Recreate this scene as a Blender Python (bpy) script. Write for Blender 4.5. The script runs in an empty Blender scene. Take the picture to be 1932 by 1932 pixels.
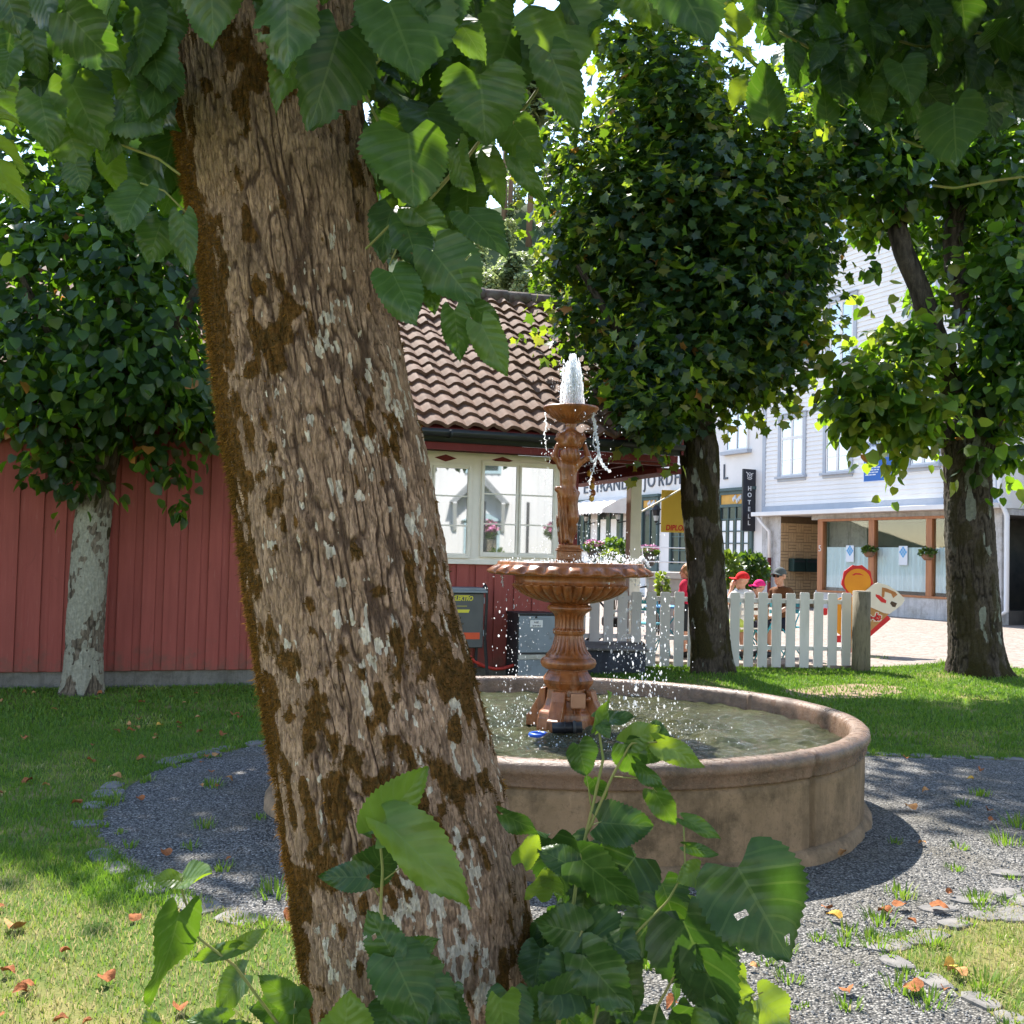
import bpy, math, random
import numpy as np
from mathutils import Vector, Matrix
random.seed(7)
RNG = np.random.default_rng(11)
SC = bpy.context.scene
COL = SC.collection
pi = math.pi
# ------------------------------------------------------------------ camera
F, CX, CY, EYE = 2050.0, 966.0, 966.0, 1.5
PITCH = math.atan(81 / F); ROLL = math.radians(1.375)
RM = Matrix.Rotation(pi / 2 + PITCH, 3, 'X') @ Matrix.Rotation(ROLL, 3, 'Z')
R3 = np.array(RM)
EYEP = np.array([0, 0, EYE])
cam = bpy.data.cameras.new('camera'); camo = bpy.data.objects.new('camera', cam); COL.objects.link(camo)
camo.location = (0, 0, EYE); camo.rotation_euler = RM.to_euler()
cam.sensor_width = 36; cam.lens = 36 * F / 1932; cam.clip_start = .05; cam.clip_end = 3000
SC.camera = camo
def ray(x, y): return R3 @ np.array([(x - CX) / F, (CY - y) / F, -1.0])
def atY(x, y, Y):
    d = ray(x, y); return EYEP + d * (Y / d[1])
def ground(x, y, z=0.0):
    d = ray(x, y); return EYEP + d * ((z - EYE) / d[2])
# ------------------------------------------------------------------ noise
def _h(ix, iy, iz, seed):
    n = (ix.astype(np.int64) * 374761393 + iy.astype(np.int64) * 668265263 + iz * 2147483647 * 13 + seed * 974634777) & 0xffffffff
    n = ((n ^ (n >> 13)) * 1274126177) & 0xffffffff
    n = ((n ^ (n >> 16)) * 2246822519) & 0xffffffff
    return (n ^ (n >> 15)).astype(np.float64) / 4294967295.0
def vn(x, y, seed=0):
    x, y = np.broadcast_arrays(np.asarray(x, float), np.asarray(y, float))
    ix = np.floor(x); iy = np.floor(y); fx = x - ix; fy = y - iy
    fx = fx * fx * (3 - 2 * fx); fy = fy * fy * (3 - 2 * fy)
    a = _h(ix, iy, 0, seed); b = _h(ix + 1, iy, 0, seed); c = _h(ix, iy + 1, 0, seed); d = _h(ix + 1, iy + 1, 0, seed)
    return (a * (1 - fx) + b * fx) * (1 - fy) + (c * (1 - fx) + d * fx) * fy
def fbm(x, y, seed=0, o=4, g=.5):
    s = 0; a = 1; t = 0
    for i in range(o):
        s = s + a * vn(x * 2 ** i, y * 2 ** i, seed + i * 17); t += a; a *= g
    return s / t
def sst(a, b, x):
    t = np.clip((x - a) / (b - a), 0, 1); return t * t * (3 - 2 * t)
# ------------------------------------------------------------------ objects
def wloc(o):
    v = Vector((0, 0, 0))
    while o is not None: v = v + o.location; o = o.parent
    return np.array(v)
def tag(o, label=None, cat=None, group=None, kind=None):
    if label: o['label'] = label
    if cat: o['category'] = cat
    if group: o['group'] = group
    if kind: o['kind'] = kind
    return o
def thing(name, label, cat, loc=(0, 0, 0), group=None):
    o = bpy.data.objects.new(name, None); COL.objects.link(o); o.location = tuple(float(v) for v in loc)
    o.empty_display_size = .1
    return tag(o, label, cat, group)
def mesh_np(name, V, Fs, mat, parent=None, smooth=True, attrs=None, uv=None):
    """Fs: list of int arrays (n,k) of polygons, V (n,3) in world space"""
    V = np.asarray(V, float)
    if parent is not None: V = V - wloc(parent)
    me = bpy.data.meshes.new(name)
    Fs = [np.asarray(f, dtype=np.int32) for f in Fs if len(f)]
    nl = sum(f.size for f in Fs); npoly = sum(f.shape[0] for f in Fs)
    me.vertices.add(len(V)); me.vertices.foreach_set('co', V.astype(np.float32).ravel())
    me.loops.add(nl); me.polygons.add(npoly)
    lv = np.concatenate([f.ravel() for f in Fs]); me.loops.foreach_set('vertex_index', lv)
    tot = np.concatenate([np.full(f.shape[0], f.shape[1], np.int32) for f in Fs])
    st = np.concatenate([[0], np.cumsum(tot)[:-1]]).astype(np.int32)
    me.polygons.foreach_set('loop_start', st)
    try: me.polygons.foreach_set('loop_total', tot)
    except Exception: pass
    me.update(calc_edges=True)
    me.polygons.foreach_set('use_smooth', np.full(npoly, bool(smooth)))
    for k, v in (attrs or {}).items():
        v = np.asarray(v, np.float32)
        if v.ndim == 1:
            a = me.attributes.new(k, 'FLOAT', 'POINT'); a.data.foreach_set('value', v)
        else:
            a = me.attributes.new(k, 'FLOAT_VECTOR', 'POINT'); a.data.foreach_set('vector', v.ravel())
    me.materials.append(mat)
    o = bpy.data.objects.new(name, me); COL.objects.link(o)
    if parent is not None: o.parent = parent
    return o
class Fr:
    """frame: s along, d outwards, z up"""
    def __init__(s, o, e, n): s.o = np.array(o, float); s.e = np.array(e, float); s.n = np.array(n, float)
    def p(s, a, d, z): return s.o + s.e * a + s.n * d + np.array([0, 0, z])
    def px(s, x, y, d=0.0):
        r = ray(x, y); o = s.o + s.n * d
        t = np.dot(o - EYEP, s.n) / np.dot(r, s.n); q = EYEP + r * t
        return np.dot(q - s.o, s.e), q[2]
WF = Fr((0, 0, 0), (1, 0, 0), (0, 1, 0))
class MB:
    def __init__(s): s.V = []; s.F = {}; s.n = 0
    def add(s, V, Fs):
        V = np.asarray(V, float).reshape(-1, 3)
        for f in Fs:
            f = np.asarray(f, int)
            if f.size == 0: continue
            if f.ndim == 1: f = f[None]
            s.F.setdefault(f.shape[1], []).append(f + s.n)
        s.V.append(V); s.n += len(V); return s
    def hexa(s, c):
        return s.add(c, [[(0, 3, 2, 1), (4, 5, 6, 7), (0, 1, 5, 4), (1, 2, 6, 5), (2, 3, 7, 6), (3, 0, 4, 7)]])
    def box(s, fr, a0, a1, d0, d1, z0, z1):
        p = fr.p
        return s.hexa([p(a0, d0, z0), p(a1, d0, z0), p(a1, d1, z0), p(a0, d1, z0), p(a0, d0, z1), p(a1, d0, z1), p(a1, d1, z1), p(a0, d1, z1)])
    def bar(s, A, B, w, h=None, up=(0, 0, 1)):
        A = np.array(A, float); B = np.array(B, float); h = h or w
        t = B - A; t /= np.linalg.norm(t); u = np.cross(t, up)
        if np.linalg.norm(u) < 1e-4: u = np.cross(t, (1, 0, 0))
        u /= np.linalg.norm(u); v = np.cross(u, t)
        q = [-u * w / 2 - v * h / 2, u * w / 2 - v * h / 2, u * w / 2 + v * h / 2, -u * w / 2 + v * h / 2]
        return s.hexa([A + k for k in q] + [B + k for k in q])
    def poly(s, fr, pts, d0, d1):
        n = len(pts); V = [fr.p(a, d0, z) for a, z in pts] + [fr.p(a, d1, z) for a, z in pts]
        s.add(V, [list(range(n))[::-1], [i + n for i in range(n)], [(i, (i + 1) % n, (i + 1) % n + n, i + n) for i in range(n)]]); return s
    def tube(s, P, r, n=8, cap=True):
        P = np.asarray(P, float); k = len(P); r = np.broadcast_to(np.asarray(r, float), (k,))
        T = np.gradient(P, axis=0); T /= np.linalg.norm(T, axis=1)[:, None] + 1e-9
        up = np.array([0, 0, 1.]) if abs(T[0][2]) < .9 else np.array([1., 0, 0])
        V = []; u = np.cross(T[0], up); u /= np.linalg.norm(u)
        for i in range(k):
            u = u - T[i] * np.dot(u, T[i]); u /= np.linalg.norm(u); v = np.cross(T[i], u)
            for j in range(n):
                a = 2 * pi * j / n; V.append(P[i] + r[i] * (math.cos(a) * u + math.sin(a) * v))
        q = [(i * n + j, i * n + (j + 1) % n, (i + 1) * n + (j + 1) % n, (i + 1) * n + j) for i in range(k - 1) for j in range(n)]
        fs = [q]
        if cap: fs += [list(range(n))[::-1], [(k - 1) * n + j for j in range(n)]]
        return s.add(V, fs)
    def lathe(s, c, prof, n=48, fn=None, cap=True):
        """prof: (r,z) list; fn(theta,r,z)->r"""
        prof = np.array(prof, float); th = np.linspace(0, 2 * pi, n, endpoint=False)
        rr = np.repeat(prof[:, 0][:, None], n, 1); zz = np.repeat(prof[:, 1][:, None], n, 1); tt = np.repeat(th[None], len(prof), 0)
        if fn is not None: rr = fn(tt, rr, zz)
        V = np.stack([c[0] + rr * np.sin(tt), c[1] - rr * np.cos(tt), c[2] + zz], -1).reshape(-1, 3)
        k = len(prof); i = np.arange(k - 1)[:, None]; j = np.arange(n)[None]
        q = np.stack([i * n + j, i * n + (j + 1) % n, (i + 1) * n + (j + 1) % n, (i + 1) * n + j], -1).reshape(-1, 4)
        fs = [q]
        if cap: fs += [list(range(n))[::-1], [(k - 1) * n + t for t in range(n)]]
        return s.add(V, fs)
    def ball(s, c, r, n=10, m=7):
        r = np.broadcast_to(np.asarray(r, float), (3,)); V = [np.array(c) + (0, 0, -r[2])]
        for i in range(1, m):
            p = -pi / 2 + pi * i / m
            for j in range(n):
                a = 2 * pi * j / n; V.append(np.array(c) + r * np.array([math.cos(p) * math.cos(a), math.cos(p) * math.sin(a), math.sin(p)]))
        V.append(np.array(c) + (0, 0, r[2])); L = len(V) - 1
        q = [(1 + i * n + j, 1 + i * n + (j + 1) % n, 1 + (i + 1) * n + (j + 1) % n, 1 + (i + 1) * n + j) for i in range(m - 2) for j in range(n)]
        t = [(0, 1 + (j + 1) % n, 1 + j) for j in range(n)] + [(L, 1 + (m - 2) * n + j, 1 + (m - 2) * n + (j + 1) % n) for j in range(n)]
        return s.add(V, [q, t])
    def build(s, name, mat, parent=None, smooth=False, bevel=0.0, attrs=None):
        o = mesh_np(name, np.concatenate(s.V), [np.concatenate(f) for f in s.F.values()], mat, parent, smooth, attrs)
        if bevel:
            b = o.modifiers.new('bevel', 'BEVEL'); b.width = bevel; b.segments = 2; b.limit_method = 'ANGLE'
        return o
def text_np(txt, size, sx=1.0, ext=.01, shear=0.0, bold=0.0):
    c = bpy.data.curves.new('t', 'FONT'); c.body = txt; c.size = size; c.extrude = ext; c.align_x = 'CENTER'; c.shear = shear; c.offset = bold
    o = bpy.data.objects.new('t', c); COL.objects.link(o); bpy.context.view_layer.update()
    me = bpy.data.meshes.new_from_object(o.evaluated_get(bpy.context.evaluated_depsgraph_get()))
    V = np.zeros(len(me.vertices) * 3); me.vertices.foreach_get('co', V); V = V.reshape(-1, 3); V[:, 0] *= sx
    Fs = {}
    for p in me.polygons: Fs.setdefault(len(p.vertices), []).append(tuple(p.vertices))
    bpy.data.objects.remove(o); bpy.data.curves.remove(c); bpy.data.meshes.remove(me)
    return V, [np.array(v) for v in Fs.values()]
def put_text(mb, fr, txt, a, d, z, size, sx=1.0, ext=.006, shear=0.0, bold=0.0, rot=0.0):
    V, Fs = text_np(txt, size, sx, ext, shear, bold)
    if rot:
        c, s_ = math.cos(rot), math.sin(rot); V = np.stack([V[:, 0] * c - V[:, 1] * s_, V[:, 0] * s_ + V[:, 1] * c, V[:, 2]], -1)
    W = fr.o + np.outer(V[:, 0] + a, fr.e) + np.outer(V[:, 2] + d, fr.n) + np.outer(V[:, 1] + z, (0, 0, 1))
    mb.add(W, Fs)
# ------------------------------------------------------------------ implicit surfaces
def surf_nets(f, lo, hi, res):
    lo = np.array(lo, float); n = np.maximum(4, np.ceil((np.array(hi) - lo) / res).astype(int) + 1)
    g = [lo[i] + res * np.arange(n[i]) for i in range(3)]
    X, Y, Z = np.meshgrid(*g, indexing='ij'); D = f(np.stack([X, Y, Z], -1)); S = D < 0
    cnt = np.zeros(n - 1, int); acc = np.zeros(tuple(n - 1) + (3,)); num = np.zeros(n - 1)
    sl = lambda o: tuple(slice(o[i], n[i] - 1 + o[i]) for i in range(3))
    cs = [(i, j, k) for i in (0, 1) for j in (0, 1) for k in (0, 1)]
    for c in cs: cnt += S[sl(c)]
    for a in cs:
        for ax in range(3):
            if a[ax]: continue
            b = list(a); b[ax] = 1; b = tuple(b)
            da, db = D[sl(a)], D[sl(b)]; x = (da < 0) != (db < 0)
            t = np.where(x, da / np.where(x, da - db, 1), 0)
            p = np.zeros(tuple(n - 1) + (3,)); p[...] = a; p[..., ax] += t
            acc += p * x[..., None]; num += x
    act = (cnt > 0) & (cnt < 8); idx = -np.ones(n - 1, int); idx[act] = np.arange(act.sum())
    ijk = np.argwhere(act); V = lo + res * (ijk + acc[act] / num[act][:, None])
    Q = []
    for ax in range(3):
        b, c = (ax + 1) % 3, (ax + 2) % 3
        s0 = [slice(None)] * 3; s1 = [slice(None)] * 3; s0[ax] = slice(0, -1); s1[ax] = slice(1, None)
        A, B = S[tuple(s0)], S[tuple(s1)]
        for flip, E in ((0, A & ~B), (1, ~A & B)):
            e = np.argwhere(E); e = e[(e[:, b] > 0) & (e[:, c] > 0) & (e[:, b] < n[b] - 1) & (e[:, c] < n[c] - 1)]
            if not len(e): continue
            def ci(db, dc):
                q = e.copy(); q[:, b] -= db; q[:, c] -= dc; return idx[q[:, 0], q[:, 1], q[:, 2]]
            q = np.stack([ci(1, 1), ci(0, 1), ci(0, 0), ci(1, 0)], -1); Q.append(q[:, ::-1] if flip else q)
    Q = np.concatenate(Q); Q = Q[(Q >= 0).all(1)]
    return V, Q
def cap_sd(P, a, b, ra, rb):
    a = np.array(a, float); b = np.array(b, float); ab = b - a
    t = np.clip(((P - a) @ ab) / (ab @ ab + 1e-12), 0, 1)
    return np.linalg.norm(P - a - t[..., None] * ab, axis=-1) - (ra + (rb - ra) * t)
def ell_sd(P, c, r):
    r = np.array(r, float); q = (P - np.array(c, float)) / r; k = np.linalg.norm(q, axis=-1)
    return (k - 1) * r.min() * np.where(k < 1, 1, 1)
def smin(ds, k):
    m = np.minimum.reduce(ds); return m - k * np.log(sum(np.exp(-np.minimum((d - m) / k, 60)) for d in ds)) 
# ------------------------------------------------------------------ materials
def newmat(name):
    m = bpy.data.materials.new(name); m.use_nodes = True; nt = m.node_tree
    b = nt.nodes['Principled BSDF']; return m, nt, b
def nd(nt, t, **kw):
    n = nt.nodes.new(t)
    for k, v in kw.items():
        if k in n.inputs: n.inputs[k].default_value = v
        else: setattr(n, k, v)
    return n
def ramp(nt, fac, stops):
    r = nt.nodes.new('ShaderNodeValToRGB'); e = r.color_ramp.elements
    while len(e) < len(stops): e.new(.5)
    for i, (p, c) in enumerate(stops): e[i].position = p; e[i].color = (*c, 1) if len(c) == 3 else c
    nt.links.new(fac, r.inputs[0]); return r.outputs[0]
def mix(nt, fac, a, b, mode='MIX'):
    m = nt.nodes.new('ShaderNodeMix'); m.data_type = 'RGBA'; m.blend_type = mode
    for s, v in ((m.inputs[0], fac), (m.inputs[6], a), (m.inputs[7], b)):
        if hasattr(v, 'links'): nt.links.new(v, s)
        elif isinstance(v, (int, float)): s.default_value = v
        else: s.default_value = (*v, 1) if len(v) == 3 else v
    return m.outputs[2]
def math_(nt, op, a, b=None, c=None):
    m = nt.nodes.new('ShaderNodeMath'); m.operation = op
    for i, v in enumerate((a, b, c)):
        if v is None: continue
        if hasattr(v, 'links'): nt.links.new(v, m.inputs[i])
        else: m.inputs[i].default_value = v
    return m.outputs[0]
def coord(nt, scale=(1, 1, 1), kind='Object', rot=(0, 0, 0)):
    t = nt.nodes.new('ShaderNodeTexCoord'); mp = nt.nodes.new('ShaderNodeMapping'); mp.inputs['Scale'].default_value = scale; mp.inputs['Rotation'].default_value = rot
    nt.links.new(t.outputs[kind], mp.inputs[0]); return mp.outputs[0]
def noise(nt, vec, scale, detail=4, rough=.55, dist=0):
    n = nd(nt, 'ShaderNodeTexNoise'); n.inputs['Scale'].default_value = scale; n.inputs['Detail'].default_value = detail
    n.inputs['Roughness'].default_value = rough; n.inputs['Distortion'].default_value = dist
    nt.links.new(vec, n.inputs['Vector']); return n.outputs[0]
def bump(nt, b, h, strength=.3, dist=.01):
    n = nd(nt, 'ShaderNodeBump'); n.inputs['Strength'].default_value = strength; n.inputs['Distance'].default_value = dist
    nt.links.new(h, n.inputs['Height']); nt.links.new(n.outputs[0], b.inputs['Normal'])
def attr(nt, name):
    a = nt.nodes.new('ShaderNodeAttribute'); a.attribute_name = name; return a.outputs['Fac']
def simple(name, c1, c2=None, scale=8, rough=.6, spec=.3, bmp=.0, bscale=60, stretch=(1, 1, 1), lo=.35, hi=.65, metal=0, dirt=None, dscale=2.5, dlo=.55, dhi=.75, coat=0):
    m, nt, b = newmat(name); b.inputs['Roughness'].default_value = rough; b.inputs['Specular IOR Level'].default_value = spec; b.inputs['Metallic'].default_value = metal
    b.inputs['Coat Weight'].default_value = coat
    v = coord(nt, stretch)
    if c2 is None: c2 = tuple(x * .82 for x in c1)
    c = ramp(nt, noise(nt, v, scale, 5), [(lo, c1), (hi, c2)])
    if dirt is not None:
        f = ramp(nt, noise(nt, v, dscale, 6, .65), [(dlo, (0, 0, 0)), (dhi, (1, 1, 1))]); c = mix(nt, f, c, dirt)
    nt.links.new(c, b.inputs['Base Color'])
    if bmp: bump(nt, b, noise(nt, v, bscale, 5), bmp, .01)
    return m
def leafmat(name, stops, tstops, tw=.45, rough=.42, veins=False, spec=.35):
    m, nt, b = newmat(name); b.inputs['Roughness'].default_value = rough; b.inputs['Specular IOR Level'].default_value = spec
    t = attr(nt, 'tone'); c = ramp(nt, t, stops); tc = ramp(nt, t, tstops)
    if veins:
        u = math_(nt, 'ABSOLUTE', attr(nt, 'lu')); v = attr(nt, 'lv')
        mid = math_(nt, 'LESS_THAN', u, .03)
        ph = math_(nt, 'FRACT', math_(nt, 'MULTIPLY', math_(nt, 'ADD', math_(nt, 'SUBTRACT', v, math_(nt, 'MULTIPLY', u, .30)), math_(nt, 'MULTIPLY', noise(nt, coord(nt), 6, 2), .10)), 6.0))
        side = math_(nt, 'LESS_THAN', math_(nt, 'ABSOLUTE', math_(nt, 'SUBTRACT', ph, .5)), .075)
        vein = math_(nt, 'MAXIMUM', mid, math_(nt, 'MULTIPLY', side, .55))
        vc = mix(nt, .4, mix(nt, 1.0, c, (1.8, 1.7, 1.6), 'MULTIPLY'), (.15, .20, .07))
        nz = noise(nt, coord(nt), 30, 4)
        c = mix(nt, .35, c, ramp(nt, nz, [(.3, (.02, .04, .01)), (.7, (.11, .19, .05))]))
        c = mix(nt, math_(nt, 'MULTIPLY', vein, .75), c, vc); tc = mix(nt, math_(nt, 'MULTIPLY', vein, .5), tc, (.18, .26, .04))
        spot = ramp(nt, noise(nt, coord(nt), 45, 3), [(.70, (0, 0, 0)), (.74, (1, 1, 1))])
        c = mix(nt, math_(nt, 'MULTIPLY', spot, math_(nt, 'MULTIPLY', attr(nt, 'age'), .8)), c, (.16, .07, .025))
        hgt = math_(nt, 'ADD', math_(nt, 'MULTIPLY', math_(nt, 'PINGPONG', math_(nt, 'MULTIPLY', math_(nt, 'SUBTRACT', v, math_(nt, 'MULTIPLY', u, .28)), 14.0), 1.0), .8), math_(nt, 'MULTIPLY', nz, .5))
        bump(nt, b, hgt, .28, .005)
    nt.links.new(c, b.inputs['Base Color'])
    tr = nd(nt, 'ShaderNodeBsdfTranslucent'); nt.links.new(tc, tr.inputs['Color'])
    ms = nd(nt, 'ShaderNodeMixShader'); ms.inputs[0].default_value = tw
    nt.links.new(b.outputs[0], ms.inputs[1]); nt.links.new(tr.outputs[0], ms.inputs[2])
    nt.links.new(ms.outputs[0], nt.nodes['Material Output'].inputs['Surface']); return m
def glassmat(name, body, refl=.4, rough=.02):
    m, nt, b = newmat(name); b.inputs['Base Color'].default_value = (*body, 1); b.inputs['Roughness'].default_value = .3
    g = nd(nt, 'ShaderNodeBsdfGlossy'); g.inputs['Roughness'].default_value = rough; g.inputs['Color'].default_value = (.95, .97, 1, 1)
    ms = nd(nt, 'ShaderNodeMixShader'); ms.inputs[0].default_value = refl
    nt.links.new(b.outputs[0], ms.inputs[1]); nt.links.new(g.outputs[0], ms.inputs[2]); nt.links.new(ms.outputs[0], nt.nodes['Material Output'].inputs['Surface']); return m
def trans_glass(name, refl=.25, tint=(.9, .95, .95)):
    m, nt, b = newmat(name); nt.nodes.remove(b)
    t = nd(nt, 'ShaderNodeBsdfTransparent'); t.inputs[0].default_value = (*tint, 1); g = nd(nt, 'ShaderNodeBsdfGlossy'); g.inputs['Roughness'].default_value = .015
    ms = nd(nt, 'ShaderNodeMixShader'); ms.inputs[0].default_value = refl
    nt.links.new(t.outputs[0], ms.inputs[1]); nt.links.new(g.outputs[0], ms.inputs[2]); nt.links.new(ms.outputs[0], nt.nodes['Material Output'].inputs['Surface']); return m
def barkmat(name, light, dark, lich, moss1, moss2):
    m, nt, b = newmat(name); b.inputs['Roughness'].default_value = .85; b.inputs['Specular IOR Level'].default_value = .15
    v = coord(nt); v2 = coord(nt, (1, 1, .25))
    f = noise(nt, v2, 70, 6, .65); c = ramp(nt, f, [(.3, tuple(x * .62 for x in light)), (.52, light), (.72, tuple(min(1, x * 1.35) for x in light))])
    c = mix(nt, ramp(nt, noise(nt, v, 9, 5), [(.4, (0, 0, 0)), (.7, (.5, .5, .5))]), c, tuple(light[i] * (.55, .5, .4)[i] for i in range(3)))
    c = mix(nt, attr(nt, 'crack'), c, dark)
    flake = ramp(nt, noise(nt, coord(nt, (1, 1, .16)), 120, 5, .75, .4), [(.50, (0, 0, 0)), (.60, (1, 1, 1))]); c = mix(nt, math_(nt, 'MULTIPLY', flake, .42), c, tuple(x * .42 for x in light))
    hor = ramp(nt, noise(nt, coord(nt, (.5, .5, 1)), 75, 4, .7), [(.60, (0, 0, 0)), (.68, (1, 1, 1))]); c = mix(nt, math_(nt, 'MULTIPLY', hor, .35), c, tuple(x * .5 for x in light))
    fine = noise(nt, v, 160, 4, .7)
    lf = math_(nt, 'MULTIPLY', attr(nt, 'lichen'), 1.0); lf = ramp(nt, math_(nt, 'ADD', lf, math_(nt, 'MULTIPLY', math_(nt, 'SUBTRACT', fine, .5), .9)), [(.45, (0, 0, 0)), (.6, (1, 1, 1))])
    c = mix(nt, lf, c, ramp(nt, noise(nt, v, 40, 3), [(.3, lich), (.7, tuple(x * .7 for x in lich))]))
    mf = ramp(nt, math_(nt, 'ADD', attr(nt, 'moss'), math_(nt, 'MULTIPLY', math_(nt, 'SUBTRACT', fine, .5), .7)), [(.4, (0, 0, 0)), (.62, (1, 1, 1))])
    c = mix(nt, mf, c, ramp(nt, noise(nt, v, 55, 4, .7), [(.35, moss1), (.65, moss2)]))
    nt.links.new(c, b.inputs['Base Color']); bump(nt, b, math_(nt, 'SUBTRACT', math_(nt, 'ADD', f, fine), flake), .8, .008); return m
# ================================================================== materials
M = {}
M['lawn'] = simple('lawn_soil', (.055, .10, .018), (.085, .12, .03), 3, .95, .05, .5, 80, dirt=(.28, .22, .10), dscale=1.1, dlo=.48, dhi=.68)
M['dirt'] = simple('trodden_soil', (.30, .22, .15), (.22, .16, .10), 6, .95, .05, .4, 50)
def gravelmat():
    m, nt, b = newmat('gravel'); b.inputs['Roughness'].default_value = .9; b.inputs['Specular IOR Level'].default_value = .15
    v = coord(nt); vo = nd(nt, 'ShaderNodeTexVoronoi'); vo.inputs['Scale'].default_value = 95; nt.links.new(v, vo.inputs['Vector'])
    sp = nd(nt, 'ShaderNodeSeparateColor'); nt.links.new(vo.outputs['Color'], sp.inputs[0])
    c = ramp(nt, sp.outputs[0], [(0, (.07, .068, .066)), (.4, (.165, .16, .152)), (.75, (.28, .27, .25)), (1, (.43, .41, .38))])
    c = mix(nt, ramp(nt, noise(nt, v, 2.2, 5), [(.45, (0, 0, 0)), (.75, (.75, .75, .75))]), c, (.20, .18, .14))
    c = mix(nt, ramp(nt, vo.outputs['Distance'], [(.35, (0, 0, 0)), (.75, (.8, .8, .8))]), c, (.03, .03, .03))
    nt.links.new(c, b.inputs['Base Color']); bump(nt, b, math_(nt, 'MULTIPLY', vo.outputs['Distance'], -1), 1.0, .012); return m
M['gravel'] = gravelmat()
def cobblemat():
    m, nt, b = newmat('cobbles'); b.inputs['Roughness'].default_value = .85
    v = coord(nt, (5.2, 8.5, 1)); vo = nd(nt, 'ShaderNodeTexVoronoi'); vo.inputs['Scale'].default_value = 1; vo.inputs['Randomness'].default_value = .7; nt.links.new(v, vo.inputs['Vector'])
    ed = nd(nt, 'ShaderNodeTexVoronoi'); ed.feature = 'DISTANCE_TO_EDGE'; ed.inputs['Randomness'].default_value = .7; ed.inputs['Scale'].default_value = 1; nt.links.new(v, ed.inputs['Vector'])
    sp = nd(nt, 'ShaderNodeSeparateColor'); nt.links.new(vo.outputs['Color'], sp.inputs[0])
    c = ramp(nt, sp.outputs[0], [(0, (.215, .175, .145)), (.5, (.285, .235, .20)), (1, (.25, .195, .16))])
    c = mix(nt, ramp(nt, ed.outputs[0], [(.03, (1, 1, 1)), (.1, (0, 0, 0))]), c, (.17, .13, .10))
    nt.links.new(c, b.inputs['Base Color']); bump(nt, b, math_(nt, 'MINIMUM', ed.outputs[0], .2), .8, .05); return m
M['cobbles'] = cobblemat()
M['stone'] = simple('edging_stone', (.22, .205, .19), (.13, .125, .12), 9, .85, .2, .5, 45)
M['bronze'] = None
def ironmat():
    m, nt, b = newmat('painted_iron'); b.inputs['Roughness'].default_value = .3; b.inputs['Specular IOR Level'].default_value = .5
    v = coord(nt, (1, 1, .45)); c = ramp(nt, noise(nt, v, 11, 6, .62), [(.3, (.13, .042, .012)), (.52, (.26, .086, .024)), (.78, (.37, .145, .045))])
    g = nd(nt, 'ShaderNodeNewGeometry'); sx = nd(nt, 'ShaderNodeSeparateXYZ'); nt.links.new(coord(nt), sx.inputs[0])
    low = ramp(nt, math_(nt, 'ADD', sx.outputs[2], math_(nt, 'MULTIPLY', noise(nt, v, 14, 5), .25)), [(.16, (1, 1, 1)), (.42, (0, 0, 0))])
    grime = ramp(nt, noise(nt, coord(nt, (1, 1, .3)), 16, 6, .7), [(.5, (0, 0, 0)), (.66, (1, 1, 1))])
    c = mix(nt, math_(nt, 'MULTIPLY', grime, .55), c, (.05, .024, .012))
    c = mix(nt, ramp(nt, noise(nt, coord(nt, (1, 1, .12)), 20, 6, .7), [(.56, (0, 0, 0)), (.74, (.5, .5, .5))]), c, (.44, .30, .20)); c = mix(nt, ramp(nt, noise(nt, coord(nt, (1, 1, .15)), 13, 5, .7), [(.58, (0, 0, 0)), (.72, (.6, .6, .6))]), c, (.055, .025, .012))
    nt.links.new(c, b.inputs['Base Color']); nt.links.new(ramp(nt, noise(nt, v, 25, 4), [(.3, (.18,) * 3), (.7, (.5,) * 3)]), b.inputs['Roughness'])
    bump(nt, b, noise(nt, coord(nt), 55, 5), .18, .006); return m
M['iron'] = ironmat()
def concmat(name, a, b2, stain, wet=.0):
    m, nt, b = newmat(name); b.inputs['Roughness'].default_value = .85 - wet; b.inputs['Specular IOR Level'].default_value = .25 + wet * .5
    v = coord(nt); f = noise(nt, v, 5, 7, .7); c = ramp(nt, f, [(.35, a), (.65, b2)])
    c = mix(nt, ramp(nt, noise(nt, v, 3.1, 8, .75), [(.48, (0, 0, 0)), (.62, (.85, .85, .85))]), c, stain)
    c = mix(nt, ramp(nt, noise(nt, v, 48, 3, .7), [(.55, (0, 0, 0)), (.72, (.6, .6, .6))]), c, tuple(x * .4 for x in a))
    st_ = noise(nt, coord(nt, (1, 1, .10)), 7, 6, .7); c = mix(nt, ramp(nt, st_, [(.50, (0, 0, 0)), (.68, (.7, .7, .7))]), c, tuple(x * .38 for x in a)); c = mix(nt, ramp(nt, noise(nt, coord(nt, (1, 1, .2)), 11, 5, .7), [(.62, (0, 0, 0)), (.75, (.4, .4, .4))]), c, tuple(min(.6, x * 1.7) for x in a))
    nt.links.new(c, b.inputs['Base Color']); bump(nt, b, noise(nt, v, 90, 5, .7), .7, .008)
    if wet: nt.links.new(ramp(nt, noise(nt, v, 22, 4), [(.35, (.12,) * 3), (.65, (.55,) * 3)]), b.inputs['Roughness'])
    return m
M['conc'] = concmat('basin_concrete', (.30, .205, .125), (.21, .145, .085), (.09, .065, .038))
M['rim'] = concmat('basin_rim', (.24, .15, .10), (.165, .105, .07), (.08, .055, .035), .45)
M['foot'] = concmat('basin_footing', (.20, .175, .145), (.14, .125, .10), (.08, .07, .05))
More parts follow.
